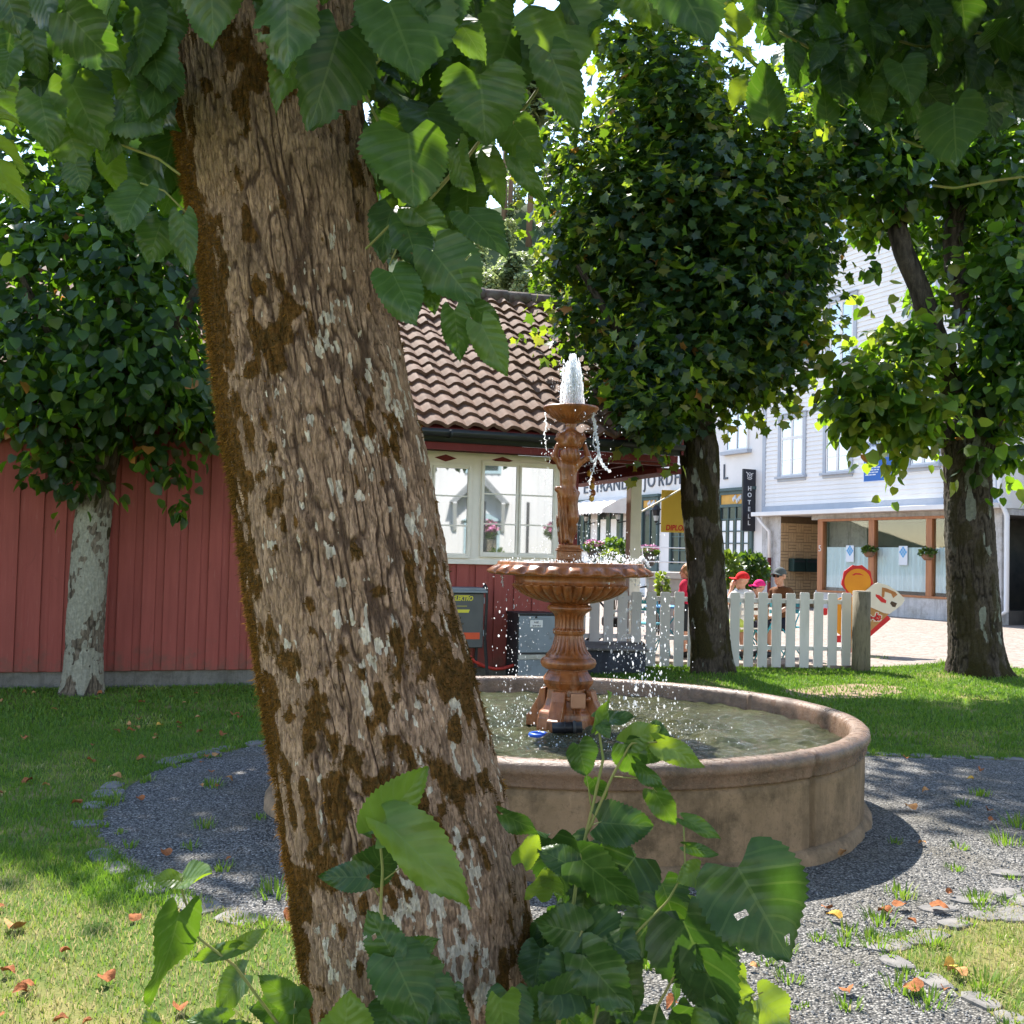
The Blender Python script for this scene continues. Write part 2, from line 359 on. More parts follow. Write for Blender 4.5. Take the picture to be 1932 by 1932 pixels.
def watermat():
    m, nt, b = newmat('pool_water'); b.inputs['Roughness'].default_value = .04; b.inputs['IOR'].default_value = 1.33
    v = coord(nt); c = ramp(nt, noise(nt, v, 2.5, 4), [(.35, (.035, .038, .016)), (.65, (.075, .075, .032))])
    nt.links.new(c, b.inputs['Base Color']); n = math_(nt, 'ADD', noise(nt, v, 16, 3, .6, .6), math_(nt, 'MULTIPLY', noise(nt, v, 55, 3, .6), .5)); bump(nt, b, n, 1.0, .042); return m
M['water'] = watermat()
def spraymat(name, tw=.6, rough=.15):
    m, nt, b = newmat(name); b.inputs['Base Color'].default_value = (.93, .95, .97, 1); b.inputs['Roughness'].default_value = rough; b.inputs['IOR'].default_value = 1.33
    t = nd(nt, 'ShaderNodeBsdfTranslucent'); t.inputs[0].default_value = (.95, .97, 1, 1); ms = nd(nt, 'ShaderNodeMixShader'); ms.inputs[0].default_value = tw
    nt.links.new(b.outputs[0], ms.inputs[1]); nt.links.new(t.outputs[0], ms.inputs[2]); tp = nd(nt, 'ShaderNodeBsdfTransparent'); m2 = nd(nt, 'ShaderNodeMixShader'); m2.inputs[0].default_value = .38
    nt.links.new(ms.outputs[0], m2.inputs[1]); nt.links.new(tp.outputs[0], m2.inputs[2]); nt.links.new(m2.outputs[0], nt.nodes['Material Output'].inputs['Surface']); return m
M['spray'] = spraymat('water_spray', .75)
M['black'] = simple('black_plastic', (.012, .012, .014), (.02, .02, .022), 20, .4)
M['blue'] = simple('blue_plastic', (.02, .10, .55), (.015, .08, .42), 10, .35)
M['leafdry'] = simple('dry_leaf', (.36, .13, .05), (.22, .085, .035), 30, .8, .1, .4, 60)
M['leafdry2'] = simple('dry_leaf_pale', (.50, .27, .11), (.36, .17, .07), 30, .8, .1, .4, 60)
M['leafyel'] = simple('yellow_leaf', (.66, .42, .08), (.50, .28, .06), 25, .7, .1, .3, 60)
M['grass'] = leafmat('grass', [(0, (.062, .145, .016)), (.45, (.135, .24, .03)), (.75, (.32, .34, .085)), (1, (.56, .48, .25))], [(0, (.10, .24, .012)), (.5, (.24, .40, .03)), (.8, (.30, .33, .07)), (1, (.5, .4, .2))], .4, .5)
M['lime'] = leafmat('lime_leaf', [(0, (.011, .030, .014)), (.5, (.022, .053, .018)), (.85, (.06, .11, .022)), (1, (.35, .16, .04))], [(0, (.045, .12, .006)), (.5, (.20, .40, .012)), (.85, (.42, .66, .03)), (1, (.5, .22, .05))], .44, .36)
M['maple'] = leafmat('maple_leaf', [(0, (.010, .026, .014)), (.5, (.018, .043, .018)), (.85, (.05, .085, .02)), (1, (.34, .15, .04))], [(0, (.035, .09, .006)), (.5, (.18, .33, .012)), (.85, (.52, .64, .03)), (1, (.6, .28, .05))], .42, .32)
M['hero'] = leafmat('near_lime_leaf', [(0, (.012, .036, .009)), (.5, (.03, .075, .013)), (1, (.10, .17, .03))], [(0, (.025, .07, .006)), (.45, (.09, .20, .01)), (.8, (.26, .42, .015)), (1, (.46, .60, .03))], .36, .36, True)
M['stem'] = simple('green_stem', (.16, .20, .05), (.22, .19, .06), 20, .6)
M['shrub'] = leafmat('shrub_leaf', [(0, (.03, .07, .02)), (1, (.10, .16, .03))], [(0, (.10, .2, .01)), (1, (.4, .5, .03))], .4)
M['bark_near'] = barkmat('moss_covered_bark', (.47, .305, .205), (.12, .072, .048), (.80, .70, .57), (.19, .088, .022), (.07, .042, .012))
M['bark_dark'] = barkmat('dark_bark', (.10, .08, .06), (.022, .017, .012), (.26, .27, .22), (.05, .04, .012), (.028, .024, .008))
M['bark_pale'] = barkmat('pale_lichen_bark', (.22, .18, .135), (.05, .04, .03), (.37, .36, .285), (.07, .06, .025), (.04, .035, .015))
M['moss'] = leafmat('moss_tuft', [(0, (.045, .03, .009)), (.5, (.14, .066, .016)), (1, (.34, .155, .03))], [(0, (.08, .055, .01)), (1, (.5, .24, .04))], .35, .9, False, .05)
# ================================================================== world, sun
SUN_EL = math.radians(52); SUN_AZ = math.radians(-23.5)
S = Vector((math.sin(SUN_AZ) * math.cos(SUN_EL), math.cos(SUN_AZ) * math.cos(SUN_EL), math.sin(SUN_EL)))
w = bpy.data.worlds.new('World'); SC.world = w; w.use_nodes = True; nt = w.node_tree
sky = nt.nodes.new('ShaderNodeTexSky'); sky.sky_type = 'NISHITA'; sky.sun_disc = False; sky.sun_elevation = SUN_EL; sky.sun_rotation = SUN_AZ; sky.air_density = 1.0; sky.dust_density = .0; sky.ozone_density = 1.0
wm = mix(nt, 1.0, sky.outputs[0], (1.12, .985, .90), 'MULTIPLY'); nt.links.new(wm, nt.nodes['Background'].inputs[0]); nt.nodes['Background'].inputs[1].default_value = .15
sl = bpy.data.lights.new('sun', 'SUN'); slo = bpy.data.objects.new('sun', sl); COL.objects.link(slo)
sl.energy = 4.0; sl.angle = math.radians(.53); sl.color = (1, .95, .87); slo.rotation_euler = S.to_track_quat('Z', 'Y').to_euler(); slo.location = (0, 0, 30)
SC.view_settings.view_transform = 'Standard'; SC.view_settings.look = 'None'; SC.view_settings.exposure = 1.82; SC.view_settings.gamma = 1
SC.cycles.max_bounces = 9; SC.cycles.diffuse_bounces = 4; SC.cycles.glossy_bounces = 4; SC.cycles.transmission_bounces = 6; SC.cycles.transparent_max_bounces = 8
SC.cycles.sample_clamp_indirect = 6; SC.cycles.caustics_reflective = False; SC.cycles.caustics_refractive = False
# ================================================================== ground
PC = np.array([atY(1067, 1373, 6.86)[0], 6.86]); PR = 1.83
PLZ = .07        # the plaza lies a little higher than the lawn
def ghgt(x, y):
    x = np.asarray(x, float); y = np.asarray(y, float)
    h = .03 * (fbm(x * .7, y * .7, 5, 3) - .5) * sst(3.0, 4.2, np.hypot(x - PC[0], y - PC[1]))
    h = h + .13 * np.exp(-((x - 6.3) ** 2 + (y - 15.0) ** 2) / 1.4) + .06 * np.exp(-((x - 2.65) ** 2 + (y - 13.9) ** 2) / .5)
    return h
def is_gravel(x, y):
    x = np.asarray(x, float); y = np.asarray(y, float); wob = .10 * (fbm(x * 2.2, y * 2.2, 9, 3) - .5)
    r = np.hypot(x - PC[0], y - PC[1]); g = r < 2.72 + wob
    g |= (x > 1.8) & (y < 8.55 + wob) & (y > 6.1 + .25 * (x - 1.8) + wob * 2)
    lim = 1.50 + (4.18 - y) * .32 + wob                       # right edge of the path that comes towards the camera
    g |= (y < 4.9) & (x < lim) & (x > -.55 + (4.9 - y) * .06 + wob)
    return g
def is_dirt(x, y):
    wob = .35 * (fbm(x * 1.5, y * 3, 21, 3) - .5)
    c = (x - 3.95) / .85; t = (y - 12.75 - .55 * (x - 3.95)) / .55
    return (c * c + t * t) < 1 + 4.5 * wob
gx = np.arange(-9, 11.01, .05); gy = np.arange(.6, 15.26, .05)
X, Y = np.meshgrid(gx, gy, indexing='ij'); nx, ny = X.shape
V = np.stack([X, Y, ghgt(X, Y)], -1).reshape(-1, 3)
I = np.arange(nx * ny).reshape(nx, ny); Q = np.stack([I[:-1, :-1], I[1:, :-1], I[1:, 1:], I[:-1, 1:]], -1).reshape(-1, 4)
cx = V[Q].mean(1); inpool = np.hypot(cx[:, 0] - PC[0], cx[:, 1] - PC[1]) < 1.6
gr = is_gravel(cx[:, 0], cx[:, 1]); dr = is_dirt(cx[:, 0], cx[:, 1]) & ~gr
def sub(name, msk, mat, dz=0):
    q = Q[msk]; u, inv = np.unique(q, return_inverse=True); v = V[u].copy(); v[:, 2] += dz
    return tag(mesh_np(name, v, [inv.reshape(-1, 4)], mat), kind='structure')
sub('lawn', ~gr & ~dr & ~inpool, M['lawn']); sub('gravel_path', gr & ~inpool, M['gravel']); sub('bare_soil', dr, M['dirt'])
b = MB()
b.add([(-300, 15.25, PLZ), (300, 15.25, PLZ), (300, 90, PLZ), (-300, 90, PLZ)], [[(0, 1, 2, 3)]]); b.box(WF, -9, 11, 15.2, 15.25, -.1, PLZ)
tag(b.build('plaza', M['cobbles']), kind='structure')
b = MB(); b.add([(-400, -400, -.06), (400, -400, -.06), (400, 400, -.06), (-400, 400, -.06)], [[(0, 1, 2, 3)]]); tag(b.build('ground', M['lawn']), kind='structure')
# grass blades
def grass(name, n, x0, x1, y0, y1, hgt, wid, seed):
    r = np.random.default_rng(seed); x = r.uniform(x0, x1, n); y = r.uniform(y0, y1, n)
    vis = np.abs(x) < .60 * y + 1.0
    ok = vis & ~is_gravel(x + .0, y) & (~is_dirt(x, y) | (r.random(n) < .22 + .3 * fbm(x * 4, y * 4, 77, 2))) & (np.hypot(x - PC[0], y - PC[1]) > 1.9)
    # thin the dry patches
    dry = sst(.46, .62, fbm(x * .9 + 3, y * .9, 31, 4)) * (y < 5.6) + sst(.6, .75, fbm(x * 1.3, y * 1.3, 33, 3)) * .5
    dry = np.clip(dry + 1.0 * ((y < 4.6) & (x < 0)) * sst(5.0, 4.0, y) + .5 * ((x > 1.7) & (y < 5.0)), 0, 1)
    ok &= r.random(n) > .25 * dry
    x, y, dry = x[ok], y[ok], dry[ok]; n = len(x)
    h = hgt * r.uniform(.5, 1.25, n) * (1 - .35 * dry); a = r.uniform(0, 2 * pi, n); l = r.uniform(.2, 1.1, n); la = r.uniform(0, 2 * pi, n)
    z = ghgt(x, y); b0 = np.stack([x, y, z - .004], -1); s = np.stack([np.cos(a), np.sin(a), 0 * a], -1) * (wid * r.uniform(.6, 1.3, n))[:, None]
    up = np.stack([np.cos(la) * l, np.sin(la) * l, np.ones(n)], -1); up /= np.linalg.norm(up, axis=1)[:, None]
    mid = b0 + np.stack([.25 * up[:, 0], .25 * up[:, 1], np.full(n, .55)], -1) * h[:, None]; tip = b0 + up * h[:, None]
    V = np.stack([b0 - s, b0 + s, mid + s * .8, mid - s * .8, tip], 1).reshape(-1, 3); i = np.arange(n) * 5
    tone = np.clip(r.normal(.28, .14, n) + dry * r.uniform(.15, .95, n), 0, 1)
    return V, np.stack([i, i + 1, i + 2, i + 3], -1), np.stack([i + 3, i + 2, i + 4], -1), np.repeat(tone, 5)
parts = [grass('a', 180000, -4.0, 4.4, 2.4, 5.4, .055, .0021, 1), grass('b', 150000, -6.2, 6.4, 5.4, 9, .045, .003, 2), grass('c', 170000, -8, 9.5, 9, 15.2, .05, .0055, 3)]
off = 0; Vs, q4, q3, tn = [], [], [], []
for v, a, c, t in parts: Vs.append(v); q4.append(a + off); q3.append(c + off); tn.append(t); off += len(v)
o = mesh_np('grass', np.concatenate(Vs), [np.concatenate(q4), np.concatenate(q3)], M['grass'], None, True, {'tone': np.concatenate(tn)}); tag(o, kind='stuff')
# weeds and tufts standing in the gravel, along the edging and under the fence
def tufts(name, spots, hgt, seed, nb=70, spread=.06):
    r = np.random.default_rng(seed); Vs = []; T = []
    for (x, y, k) in spots:
        m = int(nb * k); a = r.uniform(0, 2 * pi, m); rr = spread * k * np.sqrt(r.random(m)); bx = x + rr * np.cos(a); by = y + rr * np.sin(a)
        h = hgt * k * r.uniform(.4, 1.2, m); l = r.uniform(.1, .9, m); s = np.stack([-np.sin(a), np.cos(a), 0 * a], -1) * .0032
        b0 = np.stack([bx, by, ghgt(bx, by)], -1); up = np.stack([np.cos(a) * l, np.sin(a) * l, np.ones(m)], -1)
        tip = b0 + up * h[:, None]; mid = b0 + up * np.array([.45, .45, .62]) * h[:, None]
        Vs.append(np.stack([b0 - s, b0 + s, mid + s, mid - s, tip], 1).reshape(-1, 3)); T.append(np.repeat(np.clip(r.normal(.42, .15, m), 0, 1), 5))
    V = np.concatenate(Vs); i = np.arange(len(V) // 5) * 5
    return tag(mesh_np(name, V, [np.stack([i, i + 1, i + 2, i + 3], -1), np.stack([i + 3, i + 2, i + 4], -1)], M['grass'], None, True, {'tone': np.concatenate(T)}), kind='stuff')
r = np.random.default_rng(5); sp = []
for (x, y, k) in [(400, 1485, .9), (385, 1560, .8), (360, 1600, .6), (520, 1690, 1.1), (420, 1640, .7), (1850, 1500, .9), (1900, 1590, 1.2), (1925, 1560, 1.2), (1810, 1600, .6), (1800, 1640, .6), (1815, 1520, .7), (1690, 1590, .5), (1700, 1690, .9), (1660, 1740, .9), (1600, 1760, .7), (1490, 1850, .6), (1760, 1780, .8), (1800, 1830, .7), (1840, 1700, .7), (1700, 1870, .7), (1600, 1900, .6), (1450, 1790, .5), (760, 1640, .8), (490, 1545, .5), (1380, 1262, 1), (1430, 1262, 1.2), (1560, 1262, 1.3), (1600, 1264, 1), (1660, 1250, 1.6), (1780, 1270, 1.4), (1890, 1275, 1.6), (1740, 1290, 1)]:
    g = ground(x, y); sp.append((g[0], g[1], k))
for i in range(150):
    a = r.uniform(0, 2 * pi); rr = 2.72 + r.normal(0, .07); x, y = PC[0] + rr * math.cos(a), PC[1] + rr * math.sin(a)
    if x > 1.6 and 6 < y < 8.6: continue
    sp.append((x, y, r.uniform(.3, .7)))
for i in range(14):
    y = r.uniform(3.0, 4.4); sp.append((1.5 + (4.18 - y) * .32 + r.normal(0, .12), y, r.uniform(.3, .9)))
for i in range(40):
    sp.append((r.uniform(.4, 1.7), r.uniform(3.0, 4.6), r.uniform(.12, .35)))
tufts('weeds', sp, .058, 8, 50, .085)
# loose gravel stones near the camera
n = 26000; r = np.random.default_rng(12); y = 2.9 + 6 * r.random(n) ** 1.5; x = r.uniform(-.52, .52, n) * y * 1.02
ok = is_gravel(x, y) & (np.hypot(x - PC[0], y - PC[1]) > 1.87); x, y = x[ok], y[ok]; n = len(x)
oc = np.array([(1, 0, 0), (-1, 0, 0), (0, 1, 0), (0, -1, 0), (0, 0, 1), (0, 0, -.6), (.7, .7, .3), (-.7, -.6, .35)]); ft = np.array([(0, 6, 4), (6, 2, 4), (2, 1, 4), (1, 7, 4), (7, 3, 4), (3, 0, 4), (0, 2, 6), (1, 3, 7), (0, 5, 2), (2, 5, 1), (1, 5, 3), (3, 5, 0)])
s = r.uniform(.003, .0078, n); a = r.uniform(0, 2 * pi, n); sc = s[:, None] * r.uniform(.6, 1.2, (n, 3)); P = oc[None] * sc[:, None]
P = P + r.normal(0, .1, P.shape) * s[:, None, None]
P = np.stack([P[..., 0] * np.cos(a)[:, None] - P[..., 1] * np.sin(a)[:, None], P[..., 0] * np.sin(a)[:, None] + P[..., 1] * np.cos(a)[:, None], P[..., 2]], -1) + np.stack([x, y, ghgt(x, y) + s * .3], -1)[:, None]
m, nt_, b_ = newmat('gravel_chips'); b_.inputs['Roughness'].default_value = .85; nt_.links.new(ramp(nt_, attr(nt_, 'tone'), [(0, (.055, .06, .062)), (.4, (.145, .147, .148)), (.8, (.26, .255, .245)), (1, (.44, .42, .40))]), b_.inputs['Base Color'])
tag(mesh_np('gravel', P.reshape(-1, 3), [(ft[None] + (np.arange(n) * 8)[:, None, None]).reshape(-1, 3)], m, None, False, {'tone': np.repeat(np.clip(r.normal(.42, .24, n), 0, 1), 8)}), kind='stuff')
# edging stones
def stone(x, y, l, wd, a, lab, grp):
    k = 9; r = random.Random(int(x * 1000) + int(y * 777)); top = []
    for i in range(k):
        t = 2 * pi * i / k; c, s_ = math.cos(t), math.sin(t); e = (abs(c) ** 4 + abs(s_) ** 4) ** -.25 * r.uniform(.85, 1.05)
        top.append((c * e * l / 2, s_ * e * wd / 2))
    h = .004 + r.random() * .009; V = []
    z = float(ghgt(x, y))
    for sc, zz in ((1.05, -.03), (1.0, h * .6), (.86, h)):
        for (p, q) in top: V.append((x + sc * (p * math.cos(a) - q * math.sin(a)), y + sc * (p * math.sin(a) + q * math.cos(a)), z + zz + .006 * r.random()))
    f = [(j * k + i, j * k + (i + 1) % k, (j + 1) * k + (i + 1) % k, (j + 1) * k + i) for j in (0, 1) for i in range(k)]
    b = MB(); b.add(V, [f, list(range(2 * k, 3 * k))]); o = b.build('edging_stone', M['stone'], None, False); tag(o, lab, 'stone', grp)
r = random.Random(3); a = 0
while a < 2 * pi:
    l = r.uniform(.12, .27); x, y = PC[0] + 2.80 * math.cos(a), PC[1] + 2.80 * math.sin(a)
    if not (math.cos(a) > .55 and -.35 < math.sin(a) < .62) and not (math.sin(a) < -.86 and -.45 < math.cos(a) < .35) and r.random() < .8 and abs(x) < .6 * y + .6:
        stone(x + r.uniform(-.03, .03), y + r.uniform(-.03, .03), l, r.uniform(.12, .2), a + pi / 2 + r.uniform(-.2, .2), 'flat weathered grey stone set in the ring around the gravel', 'edging stones of the gravel ring')
    a += (l + r.uniform(.01, .05)) / 2.8
for i in range(9):
    y = 4.15 - i * .17; x = 1.50 + (4.18 - y) * .34 + r.uniform(-.03, .03); stone(x, y, r.uniform(.12, .19), r.uniform(.08, .12), -1.2 + r.uniform(-.15, .15), 'flat pale stone in the row edging the sunlit path at lower right', 'edging stones of the near path')
for i in range(16):
    x = 2.3 + i * .24; stone(x, 8.62 + .05 * r.uniform(-1, 1), r.uniform(.15, .23), .13, r.uniform(-.15, .15), 'flat shaded stone in the straight row between path and far lawn', 'edging stones of the far path')
for (px, py, l) in [(1770, 1715, .24), (1835, 1700, .30), (1900, 1688, .2), (1860, 1730, .22), (1900, 1650, .22), (1800, 1745, .2)]:
    g = ground(px, py); stone(g[0], g[1], l * .72, .11, r.uniform(-.2, .5), 'flat pale stone with red fallen leaves near it beside the grass at right', 'edging stones beside the dry grass')
for (px, py, l) in [(565, 1500, .09), (300, 1480, .12), (300, 1400, .1)]:
    pass
# ================================================================== basin
bas = thing('fountain_basin', 'large round tan concrete basin with thick reddish rim, full of water', 'basin', (PC[0], PC[1], 0))
pc0 = (PC[0], PC[1], 0)
def wallfn(t, rr, z):
    j = np.zeros_like(t)
    for a0 in (.72, 2.2, 3.9, 5.2, .02): j += np.exp(-((t - a0) / .008) ** 2)
    return rr + .008 * (fbm(t * 9, z * 8, 3, 4) - .5) - .022 * j
prof = [(PR - .045, -.02)] + [(PR - .045, z) for z in np.linspace(.02, .405, 12)] + [(PR - .058, .412), (PR - .058, .42)]
MB().lathe(pc0, prof, 900, wallfn, False).build('wall', M['conc'], bas, True)
rp = [(PR - .055, .418), (PR - .036, .421), (PR - .033, .43), (PR - .031, .47), (PR - .02, .482), (PR - .012, .50), (PR - .016, .525), (PR - .034, .543), (PR - .06, .55), (PR - .10, .549), (PR - .122, .54), (PR - .132, .52), (PR - .136, .49), (PR - .14, .40), (PR - .15, .2)]
MB().lathe(pc0, rp, 900, lambda t, q, z: q + .010 * (fbm(t * 12, z * 14, 4, 4) - .5) - .02 * sum(np.exp(-((t - a0) / .006) ** 2) for a0 in (.72, 2.2, 3.9, 5.2)), False).build('rim', M['rim'], bas, True)
MB().lathe(pc0, [(PR + .0, -.02), (PR - .005, .03), (PR - .025, .065), (PR - .06, .07)], 300, lambda t, q, z: q + .07 * (fbm(t * 7, z * 3, 6, 4) - .5) , False).build('footing', M['conc'], bas, True)
WZ = .435
g = np.linspace(-1.7, 1.7, 260); X, Y = np.meshgrid(g, g, indexing='ij'); Rr = np.hypot(X, Y)
Z = np.zeros_like(X); rs = np.random.default_rng(4)
for i in range(70):
    a = rs.uniform(0, 2 * pi); k = rs.uniform(14, 60); Z += .0012 * (30 / k) * np.sin(k * (X * math.cos(a) + Y * math.sin(a)) + rs.uniform(0, 6))
for i in range(60):
    a = rs.uniform(0, 2 * pi); q = rs.uniform(.3, .75); d = np.hypot(X - q * math.cos(a), Y - q * math.sin(a)); Z += .0035 * np.cos(d * 70) * np.exp(-d * 9)
Z *= .8 + 1.7 * np.exp(-(Rr / .85) ** 2)
V = np.stack([X + PC[0], Y + PC[1], Z + WZ], -1).reshape(-1, 3); I = np.arange(260 * 260).reshape(260, 260); Qw = np.stack([I[:-1, :-1], I[1:, :-1], I[1:, 1:], I[:-1, 1:]], -1).reshape(-1, 4)
Qw = Qw[np.hypot(*(V[Qw].mean(1)[:, :2] - PC).T) < 1.68]; u, inv = np.unique(Qw, return_inverse=True)
tag(mesh_np('water', V[u], [inv.reshape(-1, 4)], M['water']), kind='structure')
# ================================================================== fountain
PXM = F / 6.86
AX = lambda y: atY(1072 + (1373 - y) * .0085, y, 6.86)      # the (slightly leaning) axis as seen
zof = lambda y: float(AX(y)[2])
fc = (float(AX(1200)[0]), PC[1], 0.0); fz = WZ - .1
fou = thing('fountain', 'brown cast iron fountain with two bowls and a caryatid figure, standing in the basin', 'fountain', (fc[0], fc[1], fz))
def R_(px): return px / PXM
def octfn(t, rr, z):
    a = (t + pi / 8) % (pi / 4) - pi / 8; return rr * (math.cos(pi / 8) / np.cos(a)) * 1.03
pp = [(60, 1400), (60, 1371), (58, 1352), (57, 1350), (56, 1343), (54, 1340), (49, 1336), (45, 1328), (41.5, 1316), (40, 1300), (40, 1298), (41, 1296), (44, 1292), (48, 1286), (48.5, 1281), (47, 1278), (44, 1274), (39.5, 1268), (37, 1263), (36.5, 1260), (30, 1259.5)]
MB().lathe(fc, [(R_(a), zof(y)) for a, y in pp], 8 * 12, octfn).build('plinth', M['iron'], fou, False)
# corner feet on the octagon
for k in range(4):
    b = MB(); a = pi / 8 * 3 + k * pi / 2; e = np.array([math.sin(a), -math.cos(a), 0]); nrm = np.array([math.cos(a), math.sin(a), 0]); fr = Fr(np.array(fc), nrm, e)
    b.poly(Fr(np.array(fc), e, nrm), [(R_(40), zof(1372)), (R_(78), zof(1372)), (R_(78), zof(1352)), (R_(72), zof(1348)), (R_(66), zof(1335)), (R_(56), zof(1318)), (R_(51), zof(1300)), (R_(40), zof(1298))], -R_(13), R_(13))
    b.build('foot_scroll', M['iron'], fou, False, .006)
flut = lambda n, d: (lambda t, rr, z: rr * (1 - d * (np.abs(np.sin(t * n / 2)) ** .6 < .45)))
col = [(44, 1260), (50, 1256), (52, 1250), (51, 1244), (47, 1240), (43, 1238), (42, 1234), (37, 1228), (30.5, 1215), (27, 1204), (26, 1202)]
def fl1(t, rr, z): return rr * (1 - .12 * np.clip(np.cos(t * 22), 0, 1) ** .7 * (z < zof(1202)) * (z > zof(1228)) - .12 * np.clip(np.cos(t * 22), 0, 1) ** .7 * (z < zof(1158)) * (z > zof(1190)))
col2 = [(44, 1261), (50, 1257), (52.5, 1250), (51, 1244), (47, 1240.5), (43.5, 1239), (43, 1236), (40, 1232), (35, 1226), (31, 1217), (28.5, 1207), (26.6, 1199), (26.4, 1197), (29, 1196), (30.5, 1194), (29.5, 1191.5), (31, 1190), (30, 1187), (27.5, 1186), (27, 1183), (27, 1170), (28, 1162), (31, 1157), (37, 1153), (41.5, 1150), (42.5, 1147), (41, 1143.5), (37, 1141), (35, 1140)]
MB().lathe(fc, [(R_(a), zof(y)) for a, y in col2], 176, fl1).build('column', M['iron'], fou, True)
BT = [(34, 1140.5), (36, 1138), (45, 1137), (62, 1133), (80, 1127), (96, 1119), (106, 1110), (110, 1105), (109.5, 1103), (106, 1102.4), (104.5, 1101), (104.5, 1087), (107, 1085.6)]
def gad(t, rr, z):
    m = (z < zof(1102.4)) * sst(zof(1138), zof(1128), z); return rr * (1 - .13 * (1 - np.abs(np.sin(t * 16)) ** .45) * m)
MB().lathe(fc, [(R_(a), zof(y)) for a, y in BT], 384, gad, False).build('lower_bowl', M['iron'], fou, True)
RT = [(104, 1085.6), (122, 1085.5), (140, 1086), (151, 1084.5), (154.5, 1082), (153, 1078.5), (146, 1072), (140, 1068), (138, 1066.5), (137.5, 1062), (135, 1061.2), (131, 1062.5), (128, 1075)]
def egg(t, rr, z):
    m = np.exp(-((z - zof(1077)) / .017) ** 2); c = np.cos(t * 24); return rr * (1 + m * (.035 * np.clip(c, 0, 1) ** .5 - .075 * (np.clip(-c - .1, 0, 1)) ** .5))
MB().lathe(fc, [(R_(a), zof(y)) for a, y in RT], 480, egg, False).build('bowl_rim', M['iron'], fou, True)
sv = MB(); sv.lathe(fc, [(R_(134), zof(1066.5)), (.01, zof(1066.5))], 48, None, False); sv.build('bowl_water', M['water'], fou, True)
fx2 = float(AX(950)[0]); f2 = (fx2, PC[1], 0)
b = MB(); FW = Fr((fx2, PC[1], 0), (1, 0, 0), (0, 1, 0))
for (h, y0, y1) in ((27, 1075, 1060), (25, 1060, 1056.5), (22.5, 1056.5, 1040), (25, 1040, 1036.5), (23, 1036.5, 1034), (20, 1034, 1028)):
    b.box(FW, -R_(h), R_(h), -R_(h), R_(h), zof(y0), zof(y1))
b.build('pedestal', M['iron'], fou, False, .004)
# caryatid, seen from behind
fx3 = float(AX(900)[0])
def U(xz, y, d=0.0): return (fx3 + (xz - 175) * .00052, PC[1] + d, zof(y))
def stat(P):
    c = []
    A = lambda a, b_, ra, rb: c.append(cap_sd(P, a, b_, ra, rb))
    A(U(150, 935), U(150, 905), .050, .047); A(U(150, 905), U(150, 884), .049, .057); A(U(70, 880), U(232, 880), .028, .028)
    A(U(105, 936), U(200, 936), .040, .040); A(U(185, 930), U(232, 976, -.012), .043, .029); A(U(232, 976, -.012), U(222, 1000, .004), .029, .024); A(U(222, 1000, .004), U(196, 1021, .004), .024, .015); A(U(196, 1025), U(190, 1027, .045), .014, .011)
    A(U(110, 930, .01), U(105, 976, .015), .042, .030); A(U(105, 976, .015), U(135, 1022, .02), .028, .016)
    A(U(238, 878), U(385, 862, .0), .022, .019); A(U(385, 862), U(345, 840, .01), .019, .015); A(U(62, 878), U(-25, 862), .022, .019); A(U(-25, 862), U(15, 840, .01), .019, .015)
    A(U(150, 884), U(160, 868), .030, .030); c.append(ell_sd(P, U(165, 859, -.035), (.064, .055, .058))); A(U(120, 870, -.03), U(215, 872, -.03), .022, .020)
    A(U(90, 938), U(75, 985, .0), .030, .026); A(U(75, 985), U(95, 1020), .024, .022); A(U(120, 940, -.02), U(135, 1018, -.02), .014, .018); A(U(60, 926), U(270, 930), .016, .014); A(U(20, 924, -.03), U(90, 932, -.03), .020, .016)
    d = smin(c, .006)
    X_, Z_ = P[..., 0], P[..., 2]
    hair = np.exp(-(((X_ - U(165, 860)[0]) / .06) ** 2 + ((Z_ - zof(862)) / .055) ** 2)) * (P[..., 1] < PC[1])
    fold = (Z_ < zof(938)) * (X_ < U(160, 0)[0] if False else X_ < fx3 - .008)
    return d + .006 * hair * np.sin(X_ * 230 + 40 * Z_) + .007 * fold * np.sin(X_ * 300 + Z_ * 30)
Vs, Qs = surf_nets(stat, (fx3 - .19, PC[1] - .13, zof(1032)), (fx3 + .19, PC[1] + .14, zof(830)), .0065)
mesh_np('caryatid', Vs, [Qs], M['iron'], fou, True)
fx4 = float(AX(800)[0]); f4 = (fx4, PC[1], 0)
def leafcap(t, rr, z):
    m = np.exp(-((z - zof(826)) / .03) ** 2); return rr * (1 + m * .22 * np.cos(t * 6) + m * .06 * np.cos(t * 18 + z * 120))
MB().lathe(f4, [(R_(a), zof(y)) for a, y in [(20, 846), (23, 842), (24, 838), (25, 834), (27, 828), (25, 822), (19, 817), (13, 814), (11, 811), (10, 804), (11.5, 801), (10, 799)]], 96, leafcap).build('capital', M['iron'], fou, True)
for k in range(6):
    b = MB(); a = k * pi / 3; t = np.linspace(0, 4.2 * pi, 44); q = .020 * (1 - t / (4.4 * pi)); ex = np.array([math.cos(a), math.sin(a), 0]); en = np.array([math.sin(a), -math.cos(a), 0])
    cpt = np.array([fx4, PC[1], zof(824)]) + en * .088
    P = cpt + np.outer(q * np.cos(t), ex) + np.outer(q * np.sin(t), (0, 0, 1)) + np.outer(t * .0006, en)
    b.tube(P, .0065, 7)
    b.build('scroll', M['iron'], fou, True)
def fl2(t, rr, z): return rr * (1 - .05 * (np.cos(t * 30) > .1) * (z < zof(782)) * (z > zof(796)))
